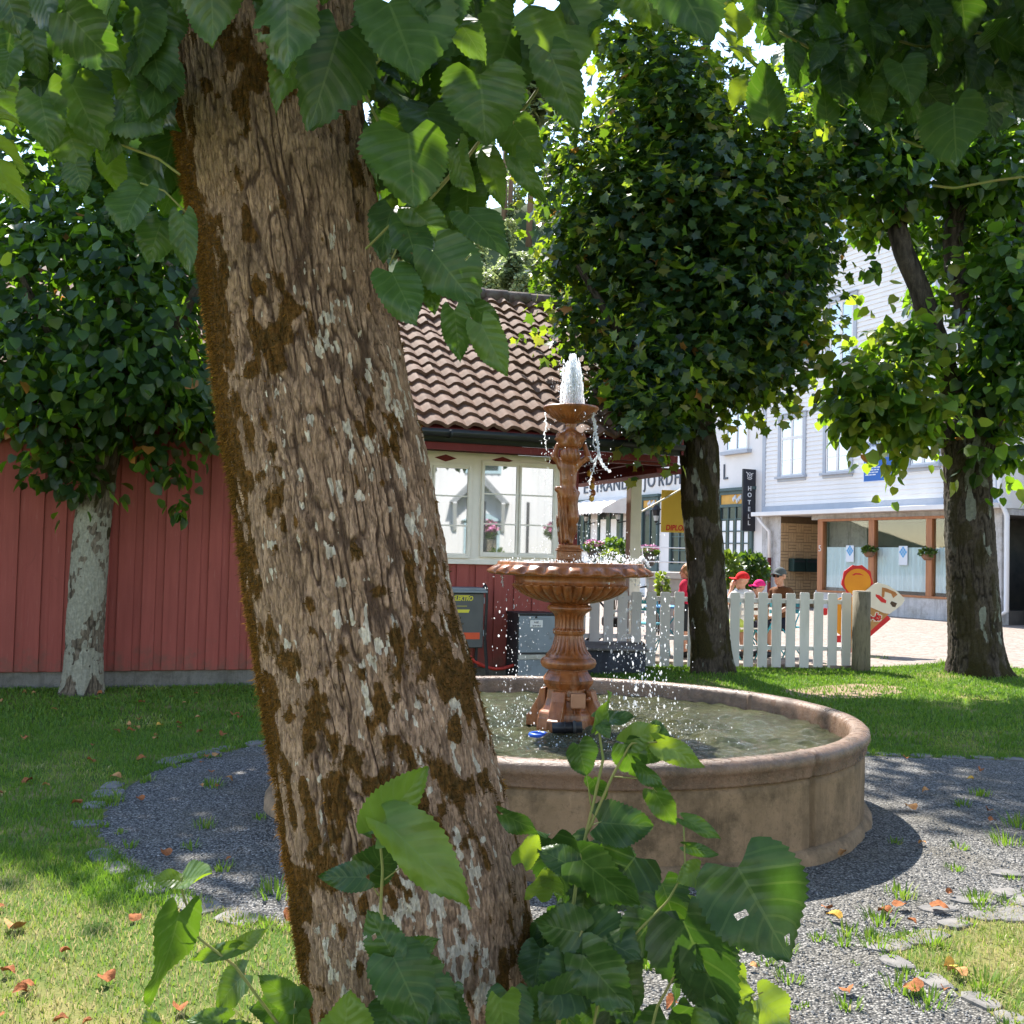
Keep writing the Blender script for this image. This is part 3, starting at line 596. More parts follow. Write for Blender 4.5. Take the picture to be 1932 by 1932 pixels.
MB().lathe(f4, [(R_(a), zof(y)) for a, y in [(10, 800), (13, 798.5), (24, 795), (37, 788), (45, 781), (48, 777), (50, 774.5), (52.6, 772), (53, 770), (51, 768), (48, 767.6), (40, 772), (20, 775), (.1, 775.5)]], 240, fl2, False).build('upper_bowl', M['iron'], fou, True)
# junction box and pipes on the plinth
b = MB(); y0 = PC[1] - R_(43)
jx = float(atY(1090, 1330, y0)[0]); FJ = Fr((jx, y0, 0), (1, 0, 0), (0, -1, 0)); zj = lambda y: float(atY(1090, y, y0)[2])
b.box(FJ, -.046, .046, -.03, .035, zj(1336), zj(1308)); b.build('junction_box', simple('box_plastic', (.40, .21, .12), (.36, .18, .10), 12, .5), fou, False, .008)
b = MB(); b.tube([FJ.p(-.02, .02, zj(1336)), FJ.p(-.02, .02, zj(1350)), FJ.p(.01, .03, zj(1366)), FJ.p(.03, .04, zj(1376))], .006); b.tube([FJ.p(.015, .02, zj(1336)), FJ.p(.018, .02, zj(1352)), FJ.p(.02, .03, zj(1376))], .006)
b.tube([FJ.p(-.085, -.005, zj(1318)), FJ.p(-.045, .01, zj(1320))], .014); b.tube([FJ.p(.045, .01, zj(1320)), FJ.p(.075, -.005, zj(1318))], .014); b.build('pipe', M['iron'], fou, True)
pm = thing('pump', 'black pump cylinder lying in the water before the fountain plinth', 'pump', (fc[0], PC[1] - .36, WZ))
p0 = atY(1042, 1374, PC[1] - .36); p1 = atY(1098, 1372, PC[1] - .36)
b = MB(); b.tube([p0, p0 * .55 + p1 * .45, p1], .034, 14); b.tube([p0 * .6 + p1 * .4, p0 * .55 + p1 * .45], .038, 14); b.build('body', M['black'], pm, True)
b = MB(); b.tube([p0 * .3 + p1 * .7, p0 * .2 + p1 * .8], .040, 14); b.build('collar', simple('grey_plastic', (.05, .05, .05)), pm, True)
bb = atY(1017, 1388, PC[1] - .42); bt = thing('float_ring', 'blue plastic ring floating half under water by the pump', 'float', bb)
t = np.linspace(0, 2 * pi, 25); b = MB(); b.tube(np.stack([bb[0] + .05 * np.cos(t), bb[1] + .05 * np.sin(t), bb[2] + 0 * t + .005], -1), .014, 8, False); b.build('ring', M['blue'], bt, True)
# ---- water in the air
rs = np.random.default_rng(20)
jet = []
zt, zb = zof(668), zof(768)
xt = float(atY(1079, 668, 6.86)[0])
def jetsd(P):
    k = (P[..., 2] - zb) / (zt - zb); rad = .062 - .018 * np.clip(k, 0, 1); rad = np.where(k > .9, rad * np.sqrt(np.clip((1.04 - k) / .14, 0, 1)), rad)
    cxx = fx4 + .012 + (xt - fx4 - .012) * np.clip(k, 0, 1); d = np.hypot(P[..., 0] - cxx, (P[..., 1] - PC[1])) - rad
    nz = fbm(P[..., 0] * 75 + P[..., 1] * 51, P[..., 2] * 30 + P[..., 1] * 20, 3, 3); return d + .060 * (nz - .42)
b = MB()
for i in range(75):
    k1 = min(1.0, abs(rs.normal(.80, .24))); ox, oy = rs.normal(0, .024), rs.normal(0, .024); n = 26; kk = np.linspace(0, k1, n); sp = 1.2 - .5 * kk
    P = np.stack([fx4 + .010 + (xt - fx4 - .010) * kk + ox * sp + rs.normal(0, .0018, n), PC[1] + oy * sp + rs.normal(0, .0018, n), zb + (zt - zb) * kk], -1)
    b.tube(P, rs.uniform(.004, .0085) * rs.uniform(.55, 1.5, n) * np.sqrt(np.clip((1.04 - kk / max(k1, .1)) * 3, .05, 1)), 6)
tag(b.build('water_jet', M['spray'], None, True), kind='stuff')
b = MB()
def strand(px, r0, r1):
    P = np.array([atY(x, y, 6.80) for x, y in px]); n = 40; tt = np.linspace(0, 1, n); L = np.linspace(0, 1, len(P))
    Q_ = np.stack([np.interp(tt, L, P[:, k]) for k in range(3)], -1) + rs.normal(0, .0035, (n, 3)); b.tube(Q_, np.interp(tt, [0, 1], [r0, r1]) * rs.uniform(.5, 1.5, n), 6)
strand([(1117, 778), (1122, 800), (1125, 820), (1129, 850), (1130, 862)], .010, .006); strand([(1129, 845), (1132, 865), (1140, 880), (1150, 890)], .008, .008); strand([(1130, 855), (1124, 870), (1118, 890), (1112, 915)], .006, .004)
strand([(1029, 780), (1031, 800), (1028, 820), (1029, 835), (1031, 848)], .0045, .003); strand([(1112, 862), (1117, 872), (1128, 862)], .005, .004); strand([(1120, 800), (1122, 815), (1119, 835), (1124, 850)], .005, .004)
strand([(1215, 1070), (1221, 1080), (1222, 1100), (1221, 1112)], .007, .005); strand([(1210, 1052), (1218, 1060), (1226, 1072)], .012, .006); strand([(947, 1082), (948, 1095), (949, 1108)], .003, .002)
b.build('water_streams', M['spray'], None, True); tag(bpy.data.objects['water_streams'], kind='stuff')
# droplets
D = []
def drop(px, py, r_, yy=None): D.append((*atY(px, py, 6.86 + rs.normal(0, .22) if yy is None else yy), r_))
for i in range(620):
    x = rs.normal(1205, 36); y = 1090 + 250 * rs.random() ** .75; drop(x, y, rs.uniform(.0018, .0058))
for i in range(230):
    x = rs.normal(975, 22) + rs.normal(0, 8); y = rs.uniform(1085, 1350); drop(x, y, rs.uniform(.0016, .0044))
for i in range(260):
    x = rs.uniform(960, 1260); y = rs.uniform(1000, 1340); drop(x, y, rs.uniform(.0012, .003))
for i in range(260):
    x = rs.normal(1118, 20); y = rs.uniform(770, 1060); drop(x, y, rs.uniform(.0014, .0038))
for i in range(120): drop(rs.normal(1032, 8), rs.uniform(780, 1060), rs.uniform(.0014, .003))
for i in range(700): drop(rs.normal(1078, 13), rs.uniform(680, 775), rs.uniform(.0014, .0035), 6.86 + rs.normal(0, .06))
for i in range(650):
    a = rs.uniform(0, 2 * pi); q = R_(134) * math.sqrt(rs.random()); D.append((fc[0] + q * math.cos(a), PC[1] + q * math.sin(a), zof(1064) + abs(rs.normal(0, .02)) * (1.3 if math.cos(a) > 0 else .6), rs.uniform(.0015, .0042)))
for i in range(420):
    drop(rs.normal(1150, 45), 1062 - abs(rs.normal(0, 10)), rs.uniform(.0015, .0045))
for i in range(900):
    a = rs.uniform(0, 2 * pi); q = abs(rs.normal(.62, .24)); D.append((fc[0] + q * math.cos(a), PC[1] + q * math.sin(a), WZ + abs(rs.normal(.004, .012)), rs.uniform(.0018, .0048)))
D = np.array(D); n = len(D); ico = MB().ball((0, 0, 0), 1, 6, 4); bv = np.concatenate(ico.V); st = rs.uniform(.8, 1.9, n)
D[:, 3] *= rs.lognormal(-.38, .38, n); fall = D[:, 2] > WZ + .06; st = np.where(fall, rs.uniform(1.0, 2.6, n), st)
P = bv[None] * D[:, 3][:, None, None] * np.stack([np.ones(n), np.ones(n), st], -1)[:, None] + D[:, None, :3]
tag(mesh_np('water_droplets', P.reshape(-1, 3), [(np.concatenate(f)[None] + (np.arange(n) * len(bv))[:, None, None]).reshape(-1, f[0].shape[1]) for f in ico.F.values()], M['spray'], None, True), kind='stuff')
# ================================================================== red house
HF = Fr((-5.25, 11.2, 0), (.9439, .3303, 0), (.3303, -.9439, 0))
def redmat(name, c1, c2):
    m, nt, b = newmat(name); b.inputs['Roughness'].default_value = .65; b.inputs['Specular IOR Level'].default_value = .25
    v = coord(nt, (1, 1, .08)); v1 = coord(nt)
    c = ramp(nt, noise(nt, v, 22, 6, .6), [(.3, c1), (.7, c2)]); c = mix(nt, ramp(nt, noise(nt, v1, 1.4, 4), [(.4, (0, 0, 0)), (.7, (.55, .55, .55))]), c, tuple(x * .72 for x in c1))
    c = mix(nt, ramp(nt, noise(nt, coord(nt, (1, 1, .5)), 5, 3, .4, 1.5), [(.69, (0, 0, 0)), (.75, (.5, .5, .5))]), c, tuple(x * .55 for x in c1))
    sp = nd(nt, 'ShaderNodeSeparateXYZ'); nt.links.new(v1, sp.inputs[0]); sb = math_(nt, 'SUBTRACT', .95, math_(nt, 'MULTIPLY', sp.outputs[2], 1.5))
    dm = ramp(nt, math_(nt, 'ADD', math_(nt, 'MULTIPLY', sb, .45), noise(nt, v1, 9, 6, .7)), [(.66, (0, 0, 0)), (.95, (.75, .75, .75))]); c = mix(nt, dm, c, (.13, .075, .055))
    c = mix(nt, ramp(nt, noise(nt, v, 60, 4, .7), [(.60, (0, 0, 0)), (.75, (.35, .35, .35))]), c, (.42, .20, .17))
    nt.links.new(c, b.inputs['Base Color']); bump(nt, b, noise(nt, v, 60, 5), .25, .004); return m
M['red'] = redmat('red_boards', (.31, .076, .060), (.245, .055, .044))
M['darkred'] = redmat('dark_red_trim', (.16, .022, .018), (.12, .017, .015))
M['cream'] = simple('cream_paint', (.76, .71, .62), (.70, .655, .57), 7, .5, .35)
M['found'] = concmat('foundation', (.20, .19, .17), (.15, .145, .13), (.10, .095, .08))
M['tile'] = simple('roof_tile', (.155, .082, .050), (.11, .06, .038), 7, .8, .25, .3, 60, dirt=(.20, .12, .085), dscale=4, dlo=.5, dhi=.75)
M['ridge'] = simple('ridge_tile', (.12, .08, .07), (.20, .17, .15), 12, .85, .2, .4, 40)
M['gutter'] = simple('black_gutter', (.016, .019, .02), (.026, .03, .03), 8, .45, .4)
M['pane'] = glassmat('window_glass', (.05, .05, .05), .40)
house = thing('red_house', 'dark red boarded house with brown tiled roof, cream windows and an open porch', 'house', HF.p(3, 0, 0))
sx = lambda x, y=1000, d=0: HF.px(x, y, d)[0]
zx = lambda x, y, d=0: HF.px(x, y, d)[1]
sL, sR = -4.5, sx(1084)
b = MB(); s = sL; r = random.Random(2); zt_, zb_ = 2.68, .172
wl, wr = sx(770), sx(1053)
zs = zx(948, 1064)
while s < sR:
    wdt = r.choice([.15, .165, .15, .135]); e = min(s + wdt, sR); rec = .085
    top = zs if (e > wl and s < wr) else zt_
    b.box(HF, s, e, 0, .022, zb_ + r.uniform(-.004, .004), top); b.box(HF, e, min(e + rec, sR), -.03, .003, zb_ + .002, top if not (e + rec > wl and s < wr) else zs); s = e + rec
b.build('wall', M['red'], house, False, .003)
b = MB(); b.box(HF, sL + .01, sR - .01, -6.3, -.031, .1, zt_); gz = 5.3
b.build('back_wall', M['red'], house)
b = MB(); b.box(HF, sL, sR, -6.3, -.02, -.1, zb_ - .008); b.build('foundation', M['found'], house)
b = MB(); b.box(HF, sL, wl - .02, .004, .05, zt_ + .001, zt_ + .10); b.build('top_trim', M['cream'], house)
b = MB(); b.box(HF, sR - .11, sR + .02, -.12, .045, zb_, zt_); b.build('corner_board', M['darkred'], house)
# window wall
hz0, hz1 = zx(948, 879), zx(948, 858)
b = MB(); b.box(HF, wl, wr, -.02, .034, zs, hz1); b.box(HF, wl, wr + .01, .035, .055, zs - .01, zx(948, 1057)); b.build('window_surround', M['cream'], house, False, .003)
for px, py in ((841, 864), (948, 868.5), (1051, 871.5), (736, 860)):
    a, z = HF.px(px, py, .036); w2, h2 = .135, .042
    if a + w2 > wr: a = wr - w2 * .5
    b = MB(); b.poly(HF, [(a - w2, z), (a, z - h2), (a + min(w2, wr - a + .02), z), (a, z + h2)], .0345, .040); b.build('diamond_ornament', M['darkred'], house)
def winr(x0, x1, sashes, y0=873, y1=1052):
    a0, a1 = sx(x0), sx(x1); z0, z1 = zx((x0 + x1) / 2, y1), zx((x0 + x1) / 2, y0)
    b = MB(); t = .035
    for (p, q, u, v) in ((a0, a1, z0, z0 + t), (a0, a1, z1 - t, z1), (a0, a0 + t, z0 + t, z1 - t), (a1 - t, a1, z0 + t, z1 - t)): b.box(HF, p, q, .036, .062, u, v)
    f = b.build('window', M['cream'], house, False, .003)
    for (u, v) in sashes:
        g0, g1 = sx(u), sx(v); zz0, zz1 = z0 + t, z1 - t; k = .022; b = MB()
        for (p, q, e, g_) in ((g0 - k, g1 + k, zz0, zz0 + k), (g0 - k, g1 + k, zz1 - k, zz1), (g0 - k, g0, zz0 + k, zz1 - k), (g1, g1 + k, zz0 + k, zz1 - k)): b.box(HF, p, q, .0365, .056, e, g_)
        for j in (1, 2): zz = zz0 + (zz1 - zz0) * j / 3; b.box(HF, g0, g1, .0365, .052, zz - .009, zz + .009)
        b.build('sash', M['cream'], f, False); b = MB(); b.box(HF, g0, g1, .0345, .042, zz0 + k, zz1 - k); b.build('pane', M['pane'], f)
winr(742, 885, ((748, 806), (816.5, 878))); winr(904, 1047, ((909.5, 970), (979.5, 1039.5)))
# roof
dE = .48; zE = zx(881, 807, dE); TP = .70
best = min(((abs(HF.px(960, 566, d)[1] - (zE + TP * (dE - d))), d) for d in np.linspace(-1, -7, 600)))[1]; dR = best; zR = zE + TP * (dE - dR)
sRoof = HF.px(1284, 853, dE)[0]; nrow = 16
tw = .232; ns = int((sRoof - sL + .3) / tw * 8); sv = sL - .3 + np.arange(ns + 1) * tw / 8; ph = (sv / tw) % 1.0
wave = .034 * (np.sin(2 * pi * ph) * .75 + .25 * np.sin(4 * pi * ph + .6))
rows = []; L = dE - dR; ln = math.hypot(1, TP); nd_, nz = TP / ln, 1 / ln
for i in range(nrow):
    t0, t1 = i / nrow, (i + 1.12) / nrow; jit = .006 * np.repeat(RNG.normal(0, 1, ns // 8 + 2), 8)[:ns + 1]
    for (t, off) in ((t0, .006), (t0, .052), (t0 + .3 / nrow, .044), (t0 + .7 / nrow, .030), (min(t1, 1), .008)):
        d = dE - t * L; z = zE + t * L * TP; o_ = off + wave + jit * (t < t1)
        rows.append(HF.o + np.outer(sv, HF.e) + np.outer(d + o_ * nd_ * 1.0, HF.n) + np.outer(z + o_ * nz, (0, 0, 1)))
V = np.concatenate(rows); I = np.arange(len(V)).reshape(-1, ns + 1); q = []
for i in range(nrow):
    for j in range(4): a = I[i * 5 + j]; c = I[i * 5 + j + 1]; q.append(np.stack([a[:-1], a[1:], c[1:], c[:-1]], -1))
ro = mesh_np('roof', V, [np.concatenate(q)], M['tile'], house, True)
md = ro.modifiers.new('edge', 'EDGE_SPLIT'); md.split_angle = math.radians(35)
b = MB()   # roof deck, rear slope
b.poly(Fr(HF.p(sL - .3, 0, 0), HF.n, HF.e), [(dE - .02, zE - .02), (dR, zR - .02), (2 * dR - dE, zE - .02), (2 * dR - dE, zE - .10), (dR, zR - .10), (dE - .02, zE - .10)], 0, sRoof - sL + .3); b.build('roof_deck', M['darkred'], house)
b = MB(); x = sL - .3
while x < sRoof:
    P = [HF.p(x, dR, zR + .03), HF.p(min(x + .40, sRoof), dR, zR + .03)]; b.tube([P[0], P[1]], [.10, .115], 12); x += .36
b.build('ridge', M['ridge'], house, True)
zg = zx(881, 836, dE)
b = MB(); b.box(HF, sL - .3, sRoof, dE - .06, dE + .0, zg, zE - .025); t = np.linspace(pi, 2 * pi, 10)
for sg in (0,):
    prof_ = [(dE + .07 + .065 * math.cos(a), zE - .06 + .065 * math.sin(a)) for a in t] + [(dE + .07 + .058 * math.cos(a), zE - .06 + .058 * math.sin(a)) for a in t[::-1]]
    b.poly(Fr(HF.p(sL - .3, 0, 0), HF.n, HF.e), prof_, 0, sRoof - sL + .3)
for k in range(14):
    b.box(HF, sL + .7 * k, sL + .7 * k + .025, dE, dE + .14, zE - .13, zE - .05)
b.build('gutter', M['gutter'], house, True)
zr2 = zx(881, 851, dE - .05)
b = MB(); b.box(HF, sL - .3, sRoof - .02, dE - .12, dE - .03, zr2, zg - .004); b.box(HF, sL - .3, sRoof + .03, -.02, dE - .125, zr2 + .03, zr2 + .05); b.build('fascia', M['darkred'], house)
# porch: post, beams, ceiling, barge board
PD = -1.45; pa0, pa1 = HF.px(1190, 960, PD)[0], HF.px(1210.5, 960, PD)[0]
b = MB(); b.box(HF, pa0, pa1, PD - .15, PD, .02, zr2 + .05); b.build('porch_post', M['cream'], house, False, .006)
b = MB(); b.box(HF, sR + .03, sRoof - .05, -3.2, dE - .13, zr2 + .055, zr2 + .075)
for k in range(3): b.box(HF, sR + .2 + k * .45, sR + .26 + k * .45, -3.2, dE - .15, zr2 - .03, zr2 + .05)
b.build('porch_ceiling', M['darkred'], house)
b = MB(); b.box(HF, pa0 - .02, sRoof - .1, -3.2, .05, zr2 - .10, zr2 - .035); b.box(HF, sR + .05, sRoof - .08, .22, .33, zr2 - .03, zr2 + .052); b.build('porch_beam', M['darkred'], house)
b = MB(); b.poly(Fr(HF.p(sRoof, 0, 0), HF.n, HF.e), [(dE + .02, zE - .17), (dE + .02, zE + .03), (dR, zR + .05), (2 * dR - dE, zE), (2 * dR - dE, zE - .2), (dR, zR - .17)], .002, .03); b.build('barge_board', M['darkred'], house)
# things on and at the wall
def cab(name, lab, x0, x1, y0, y1, d0, d1, mat):
    a0, a1 = HF.px(x0, (y0 + y1) / 2, d1)[0], HF.px(x1, (y0 + y1) / 2, d1)[0]; z0, z1 = HF.px((x0 + x1) / 2, y1, d1)[1], HF.px((x0 + x1) / 2, y0, d1)[1]
    t = thing(name, lab, 'cabinet', HF.p((a0 + a1) / 2, d0, z0)); return t, a0, a1, z0, z1
cg = simple('dark_grey_steel', (.085, .09, .088), (.07, .075, .075), 5, .45, .4); cg2 = simple('blue_grey_steel', (.20, .235, .26), (.17, .20, .22), 4, .5, .4, dirt=(.12, .13, .13), dscale=5)
blk = simple('dark_steel', (.02, .022, .026), (.03, .032, .036), 9, .5, .4)
t, a0, a1, z0, z1 = cab('electric_cabinet', 'dark grey electric cabinet on black legs with a yellow and an orange sticker', 838, 911.5, 1118.5, 1223, .06, .34, cg)
b = MB(); b.box(HF, a0, a1, .06, .34, z0, z1); b.build('body', blk, t, False, .006); b = MB(); b.box(HF, a0 + .01, a1 - .006, .342, .362, z0 + .01, z1 - .01); b.build('door', cg, t, False, .004)
b = MB(); b.box(HF, a0 - .03, a1 + .03, .03, .40, z1 + .002, z1 + .03); b.box(HF, a0 - .02, a1 + .02, .03, .38, z1 + .03, z1 + .06); b.build('lid', cg2, t, False, .006)
for u in (a0 + .05, a1 - .06): MB().bar(HF.p(u, .30, z0), HF.p(u - .02, .30, .02), .03).build('leg', M['black'], t)
b = MB(); b.bar(HF.p(a1 + .02, .36, z0 + .1), HF.p(a1 + .055, .40, .02), .028); b.tube([HF.p(a1 + .02, .36, z0 + .1), HF.p(a1 + .03, .37, z1 - .1), HF.p(a1 + .025, .37, z1 + .06), HF.p(a1 + .005, .37, z1 + .10), HF.p(a1 - .015, .37, z1 + .06)], .016, 8); b.build('cable', M['black'], t)
for zz in (z1 - .12, z0 + .14): MB().bar(HF.p(a1 - .002, .37, zz), HF.p(a1 - .002, .37, zz + .07), .012).build('hinge', cg2, t)
ylw = simple('yellow_sticker', (.62, .56, .06), (.55, .5, .05)); org = simple('orange_sticker', (.62, .09, .03), (.55, .08, .03)); ink = simple('dark_ink', (.02, .02, .03)); whi = simple('white_label', (.62, .62, .6), (.55, .55, .53))
b = MB(); put_text(b, HF, 'ELEKTRO', HF.px(873, 1133, .364)[0], .364, HF.px(878, 1133, .364)[1], .072, .8, .001, .2, .003)
l0 = HF.px(862, 1143, .364); b.box(HF, l0[0], l0[0] + .12, .363, .366, l0[1] - .005, l0[1] + .0); b.box(HF, l0[0] - .02, l0[0] + .155, .363, .366, l0[1] + .115, l0[1] + .122)
q = HF.px(862, 1150, .364); b.poly(HF, [(q[0] - .03, q[1] - .035), (q[0] + .14, q[1] - .035), (q[0] + .155, q[1] + .0), (q[0] - .02, q[1] + .0)], .363, .366); b.build('yellow_sticker', ylw, t)
q0, q1 = HF.px(866, 1206, .364), HF.px(905, 1193.5, .364); b = MB(); b.box(HF, q0[0], q1[0], .363, .366, q0[1], q1[1]); b.build('orange_sticker', org, t)
t, a0, a1, z0, z1 = cab('meter_cabinet', 'low blue-grey metal cabinet with a small white plate on its door', 976, 1046, 1160, 1271, .03, .42, cg2)
b = MB(); b.box(HF, a0, a1, .04, .42, 0, z1); b.build('body', blk, t, False, .006); b = MB(); b.box(HF, a0 - .012, a1 + .012, .03, .445, z1 + .001, z1 + .022); b.build('lid', blk, t, False, .004)
zd = HF.px(1010, 1231, .43)[1]; b = MB(); b.box(HF, a0 + .012, a1 - .008, .422, .440, zd, z1 - .012); b.build('door', cg2, t, False, .004)
z2 = HF.px(1010, 1244, .43)[1]; b = MB(); b.box(HF, a0 + .012, a1 - .008, .422, .436, .02, z2 - .004); b.build('lower_panel', cg2, t, False, .004)
b = MB(); b.box(HF, a0 + .012, a1 - .008, .422, .444, z2, zd - .025); b.build('strip', simple('dirty_white_strip', (.42, .41, .36), (.30, .28, .22), 12), t)
q0, q1 = HF.px(1000, 1183.5, .441), HF.px(1024, 1170, .441); b = MB(); b.box(HF, q0[0], q1[0], .4405, .444, q0[1], q1[1]); lb = b.build('plate', whi, t)
b = MB(); ca = (q0[0] + q1[0]) / 2; put_text(b, HF, 'AAK', ca, .445, (q0[1] + q1[1]) / 2 + .004, .034, .9, .001); put_text(b, HF, 'SKAP NR 8', ca, .445, q0[1] + .010, .024, .9, .001); b.build('plate_lettering', ink, lb)
k = HF.px(1011.5, 1164, .44); b = MB(); b.lathe((0, 0, 0), [(.012, 0), (.012, .012), (.006, .014)], 12); vv = np.concatenate(b.V); b.V = [HF.o + np.outer(vv[:, 0] + k[0], HF.e) + np.outer(vv[:, 2] + .44, HF.n) + np.outer(vv[:, 1] + k[1], (0, 0, 1))]; b.build('lock', blk, t, True)
P = [HF.p(*((lambda q: (q[0], .3, q[1]))(HF.px(x, y, .3)))) for x, y in [(850, 1200), (880, 1233), (895, 1248), (913, 1257), (932, 1262), (950, 1261), (970, 1255)]]
tt = np.linspace(0, 6, 30); P = np.array(P); P = np.stack([np.interp(tt, range(7), P[:, i]) for i in range(3)], -1)
ob = MB().tube(P, .021, 10).build('conduit', simple('red_conduit', (.42, .035, .02), (.34, .03, .02), 6, .45), None, True); tag(ob, 'thick red plastic conduit curving along the ground between two cabinets', 'pipe')
# stone block
bx0 = atY(1112, 1250, 13.95)[0]; bx1 = atY(1218, 1250, 13.95)[0]; bz = float(atY(1160, 1223, 13.95)[2])
ob = thing('stone_block', 'low dark blue-grey stone wall under the left fence, wet with spray', 'wall', (bx0, 14, 0)); bs = concmat('dark_stone', (.075, .082, .10), (.055, .06, .075), (.04, .04, .045)); bs2 = concmat('slab', (.22, .20, .18), (.17, .155, .14), (.12, .11, .10))
b = MB(); b.box(WF, bx0 - .9, bx1, 13.95, 14.7, -.05, bz - .035); b.build('block', bs, ob, False, .02); b = MB(); b.box(WF, bx0 - 1, bx1 + .03, 13.9, 15.15, bz - .034, bz); b.build('slab', bs2, ob, False, .01)
# ================================================================== fences and post
M['picket'] = simple('white_picket_paint', (.66, .635, .61), (.60, .58, .555), 5, .55, .3, .15, 40, (1, 1, .2), dirt=(.46, .45, .42), dscale=3)
fY = lambda x: 14.75 + (x - 1105) / 500 * .5
def fence(lab, xs, zbot, low, loc):
    t = thing('picket_fence', lab, 'fence', loc, None); P = [atY(x, 1190, fY(x)) for x in xs]
    for x, p in zip(xs, P):
        ztop = float(atY(x, 1114.5 + (x - 1113) * .012, fY(x))[2]) + RNG.normal(0, .005); e = P[-1] - P[0]; e[2] = 0; e /= np.linalg.norm(e); fr = Fr((p[0], fY(x), 0), e, (e[1], -e[0], 0)); zb = zbot + RNG.normal(0, .004)
        b = MB(); h = .068; b.poly(fr, [(-h, zb), (h, zb), (h, ztop - .012), (h - .012, ztop), (-h + .012, ztop), (-h, ztop - .012)], -.011, .011); b.build('picket', M['picket'], t, False, .002)
    A, B = P[0].copy(), P[-1].copy()
    for zz in (.95, low):
        e = (B - A); e[2] = 0; e /= np.linalg.norm(e); off = np.array([-e[1], e[0], 0]) * .034
        a_, b_ = A - e * .08 + off, B + e * .08 + off; a_[2] = b_[2] = zz; MB().bar(a_, b_, .045, .06).build('rail', M['picket'], t)
    return t
xr = [1386 + 26.3 * k for k in range(-3, 9)]; fence('white picket fence in full view between the mossy tree and the timber post', xr, .035, .30, (float(atY(1386, 1200, 15)[0]), 15, 0))
xl = [1307 - 26.3 * k for k in range(4)][::-1]; fence('short white picket fence between the stone slab and the mossy tree trunk', xl, .03, .42, (float(atY(1260, 1200, 14.9)[0]), 14.9, 0))
xl = [1227 - 27 - 26.3 * k for k in range(0, 7)][::-1]; fence('white picket fence standing on the dark stone wall behind the fountain', xl, bz + .02, bz + .09, (float(atY(1150, 1200, 14.8)[0]), 14.8, bz))
pg = ground(1624, 1267, .02); pb = (pg[0], pg[1], 0)
wd, nt, bb_ = newmat('weathered_timber'); v = coord(nt, (1, 1, .12)); c = ramp(nt, noise(nt, v, 30, 6, .7), [(.3, (.10, .085, .055)), (.5, (.20, .17, .115)), (.7, (.06, .05, .032))]); nt.links.new(c, bb_.inputs['Base Color']); bb_.inputs['Roughness'].default_value = .9; bump(nt, bb_, noise(nt, v, 60, 5, .7), .7, .01)
tp = float(atY(1624, 1115, pg[1])[2]); ob = thing('fence_post', 'thick weathered round timber post at the right end of the fence', 'post', pb)
MB().lathe(pb, [(.128, -.05), (.125, .2), (.122, .6), (.119, tp - .01)], 40, lambda t, q, z: q * (1 + .03 * (fbm(t * 14, z * 1.5, 9, 3) - .5) - .07 * np.exp(-((t - 3.0) / .035) ** 2) - .04 * np.exp(-((t - 5.6) / .03) ** 2)), True).build('shaft', wd, ob, True)
MB().lathe((pb[0], pb[1], tp - .012), [(.117, 0), (.113, .014), (.02, .016)], 40).build('cut_top', simple('cut_wood', (.38, .33, .25), (.3, .26, .2), 20, .9), ob, False)
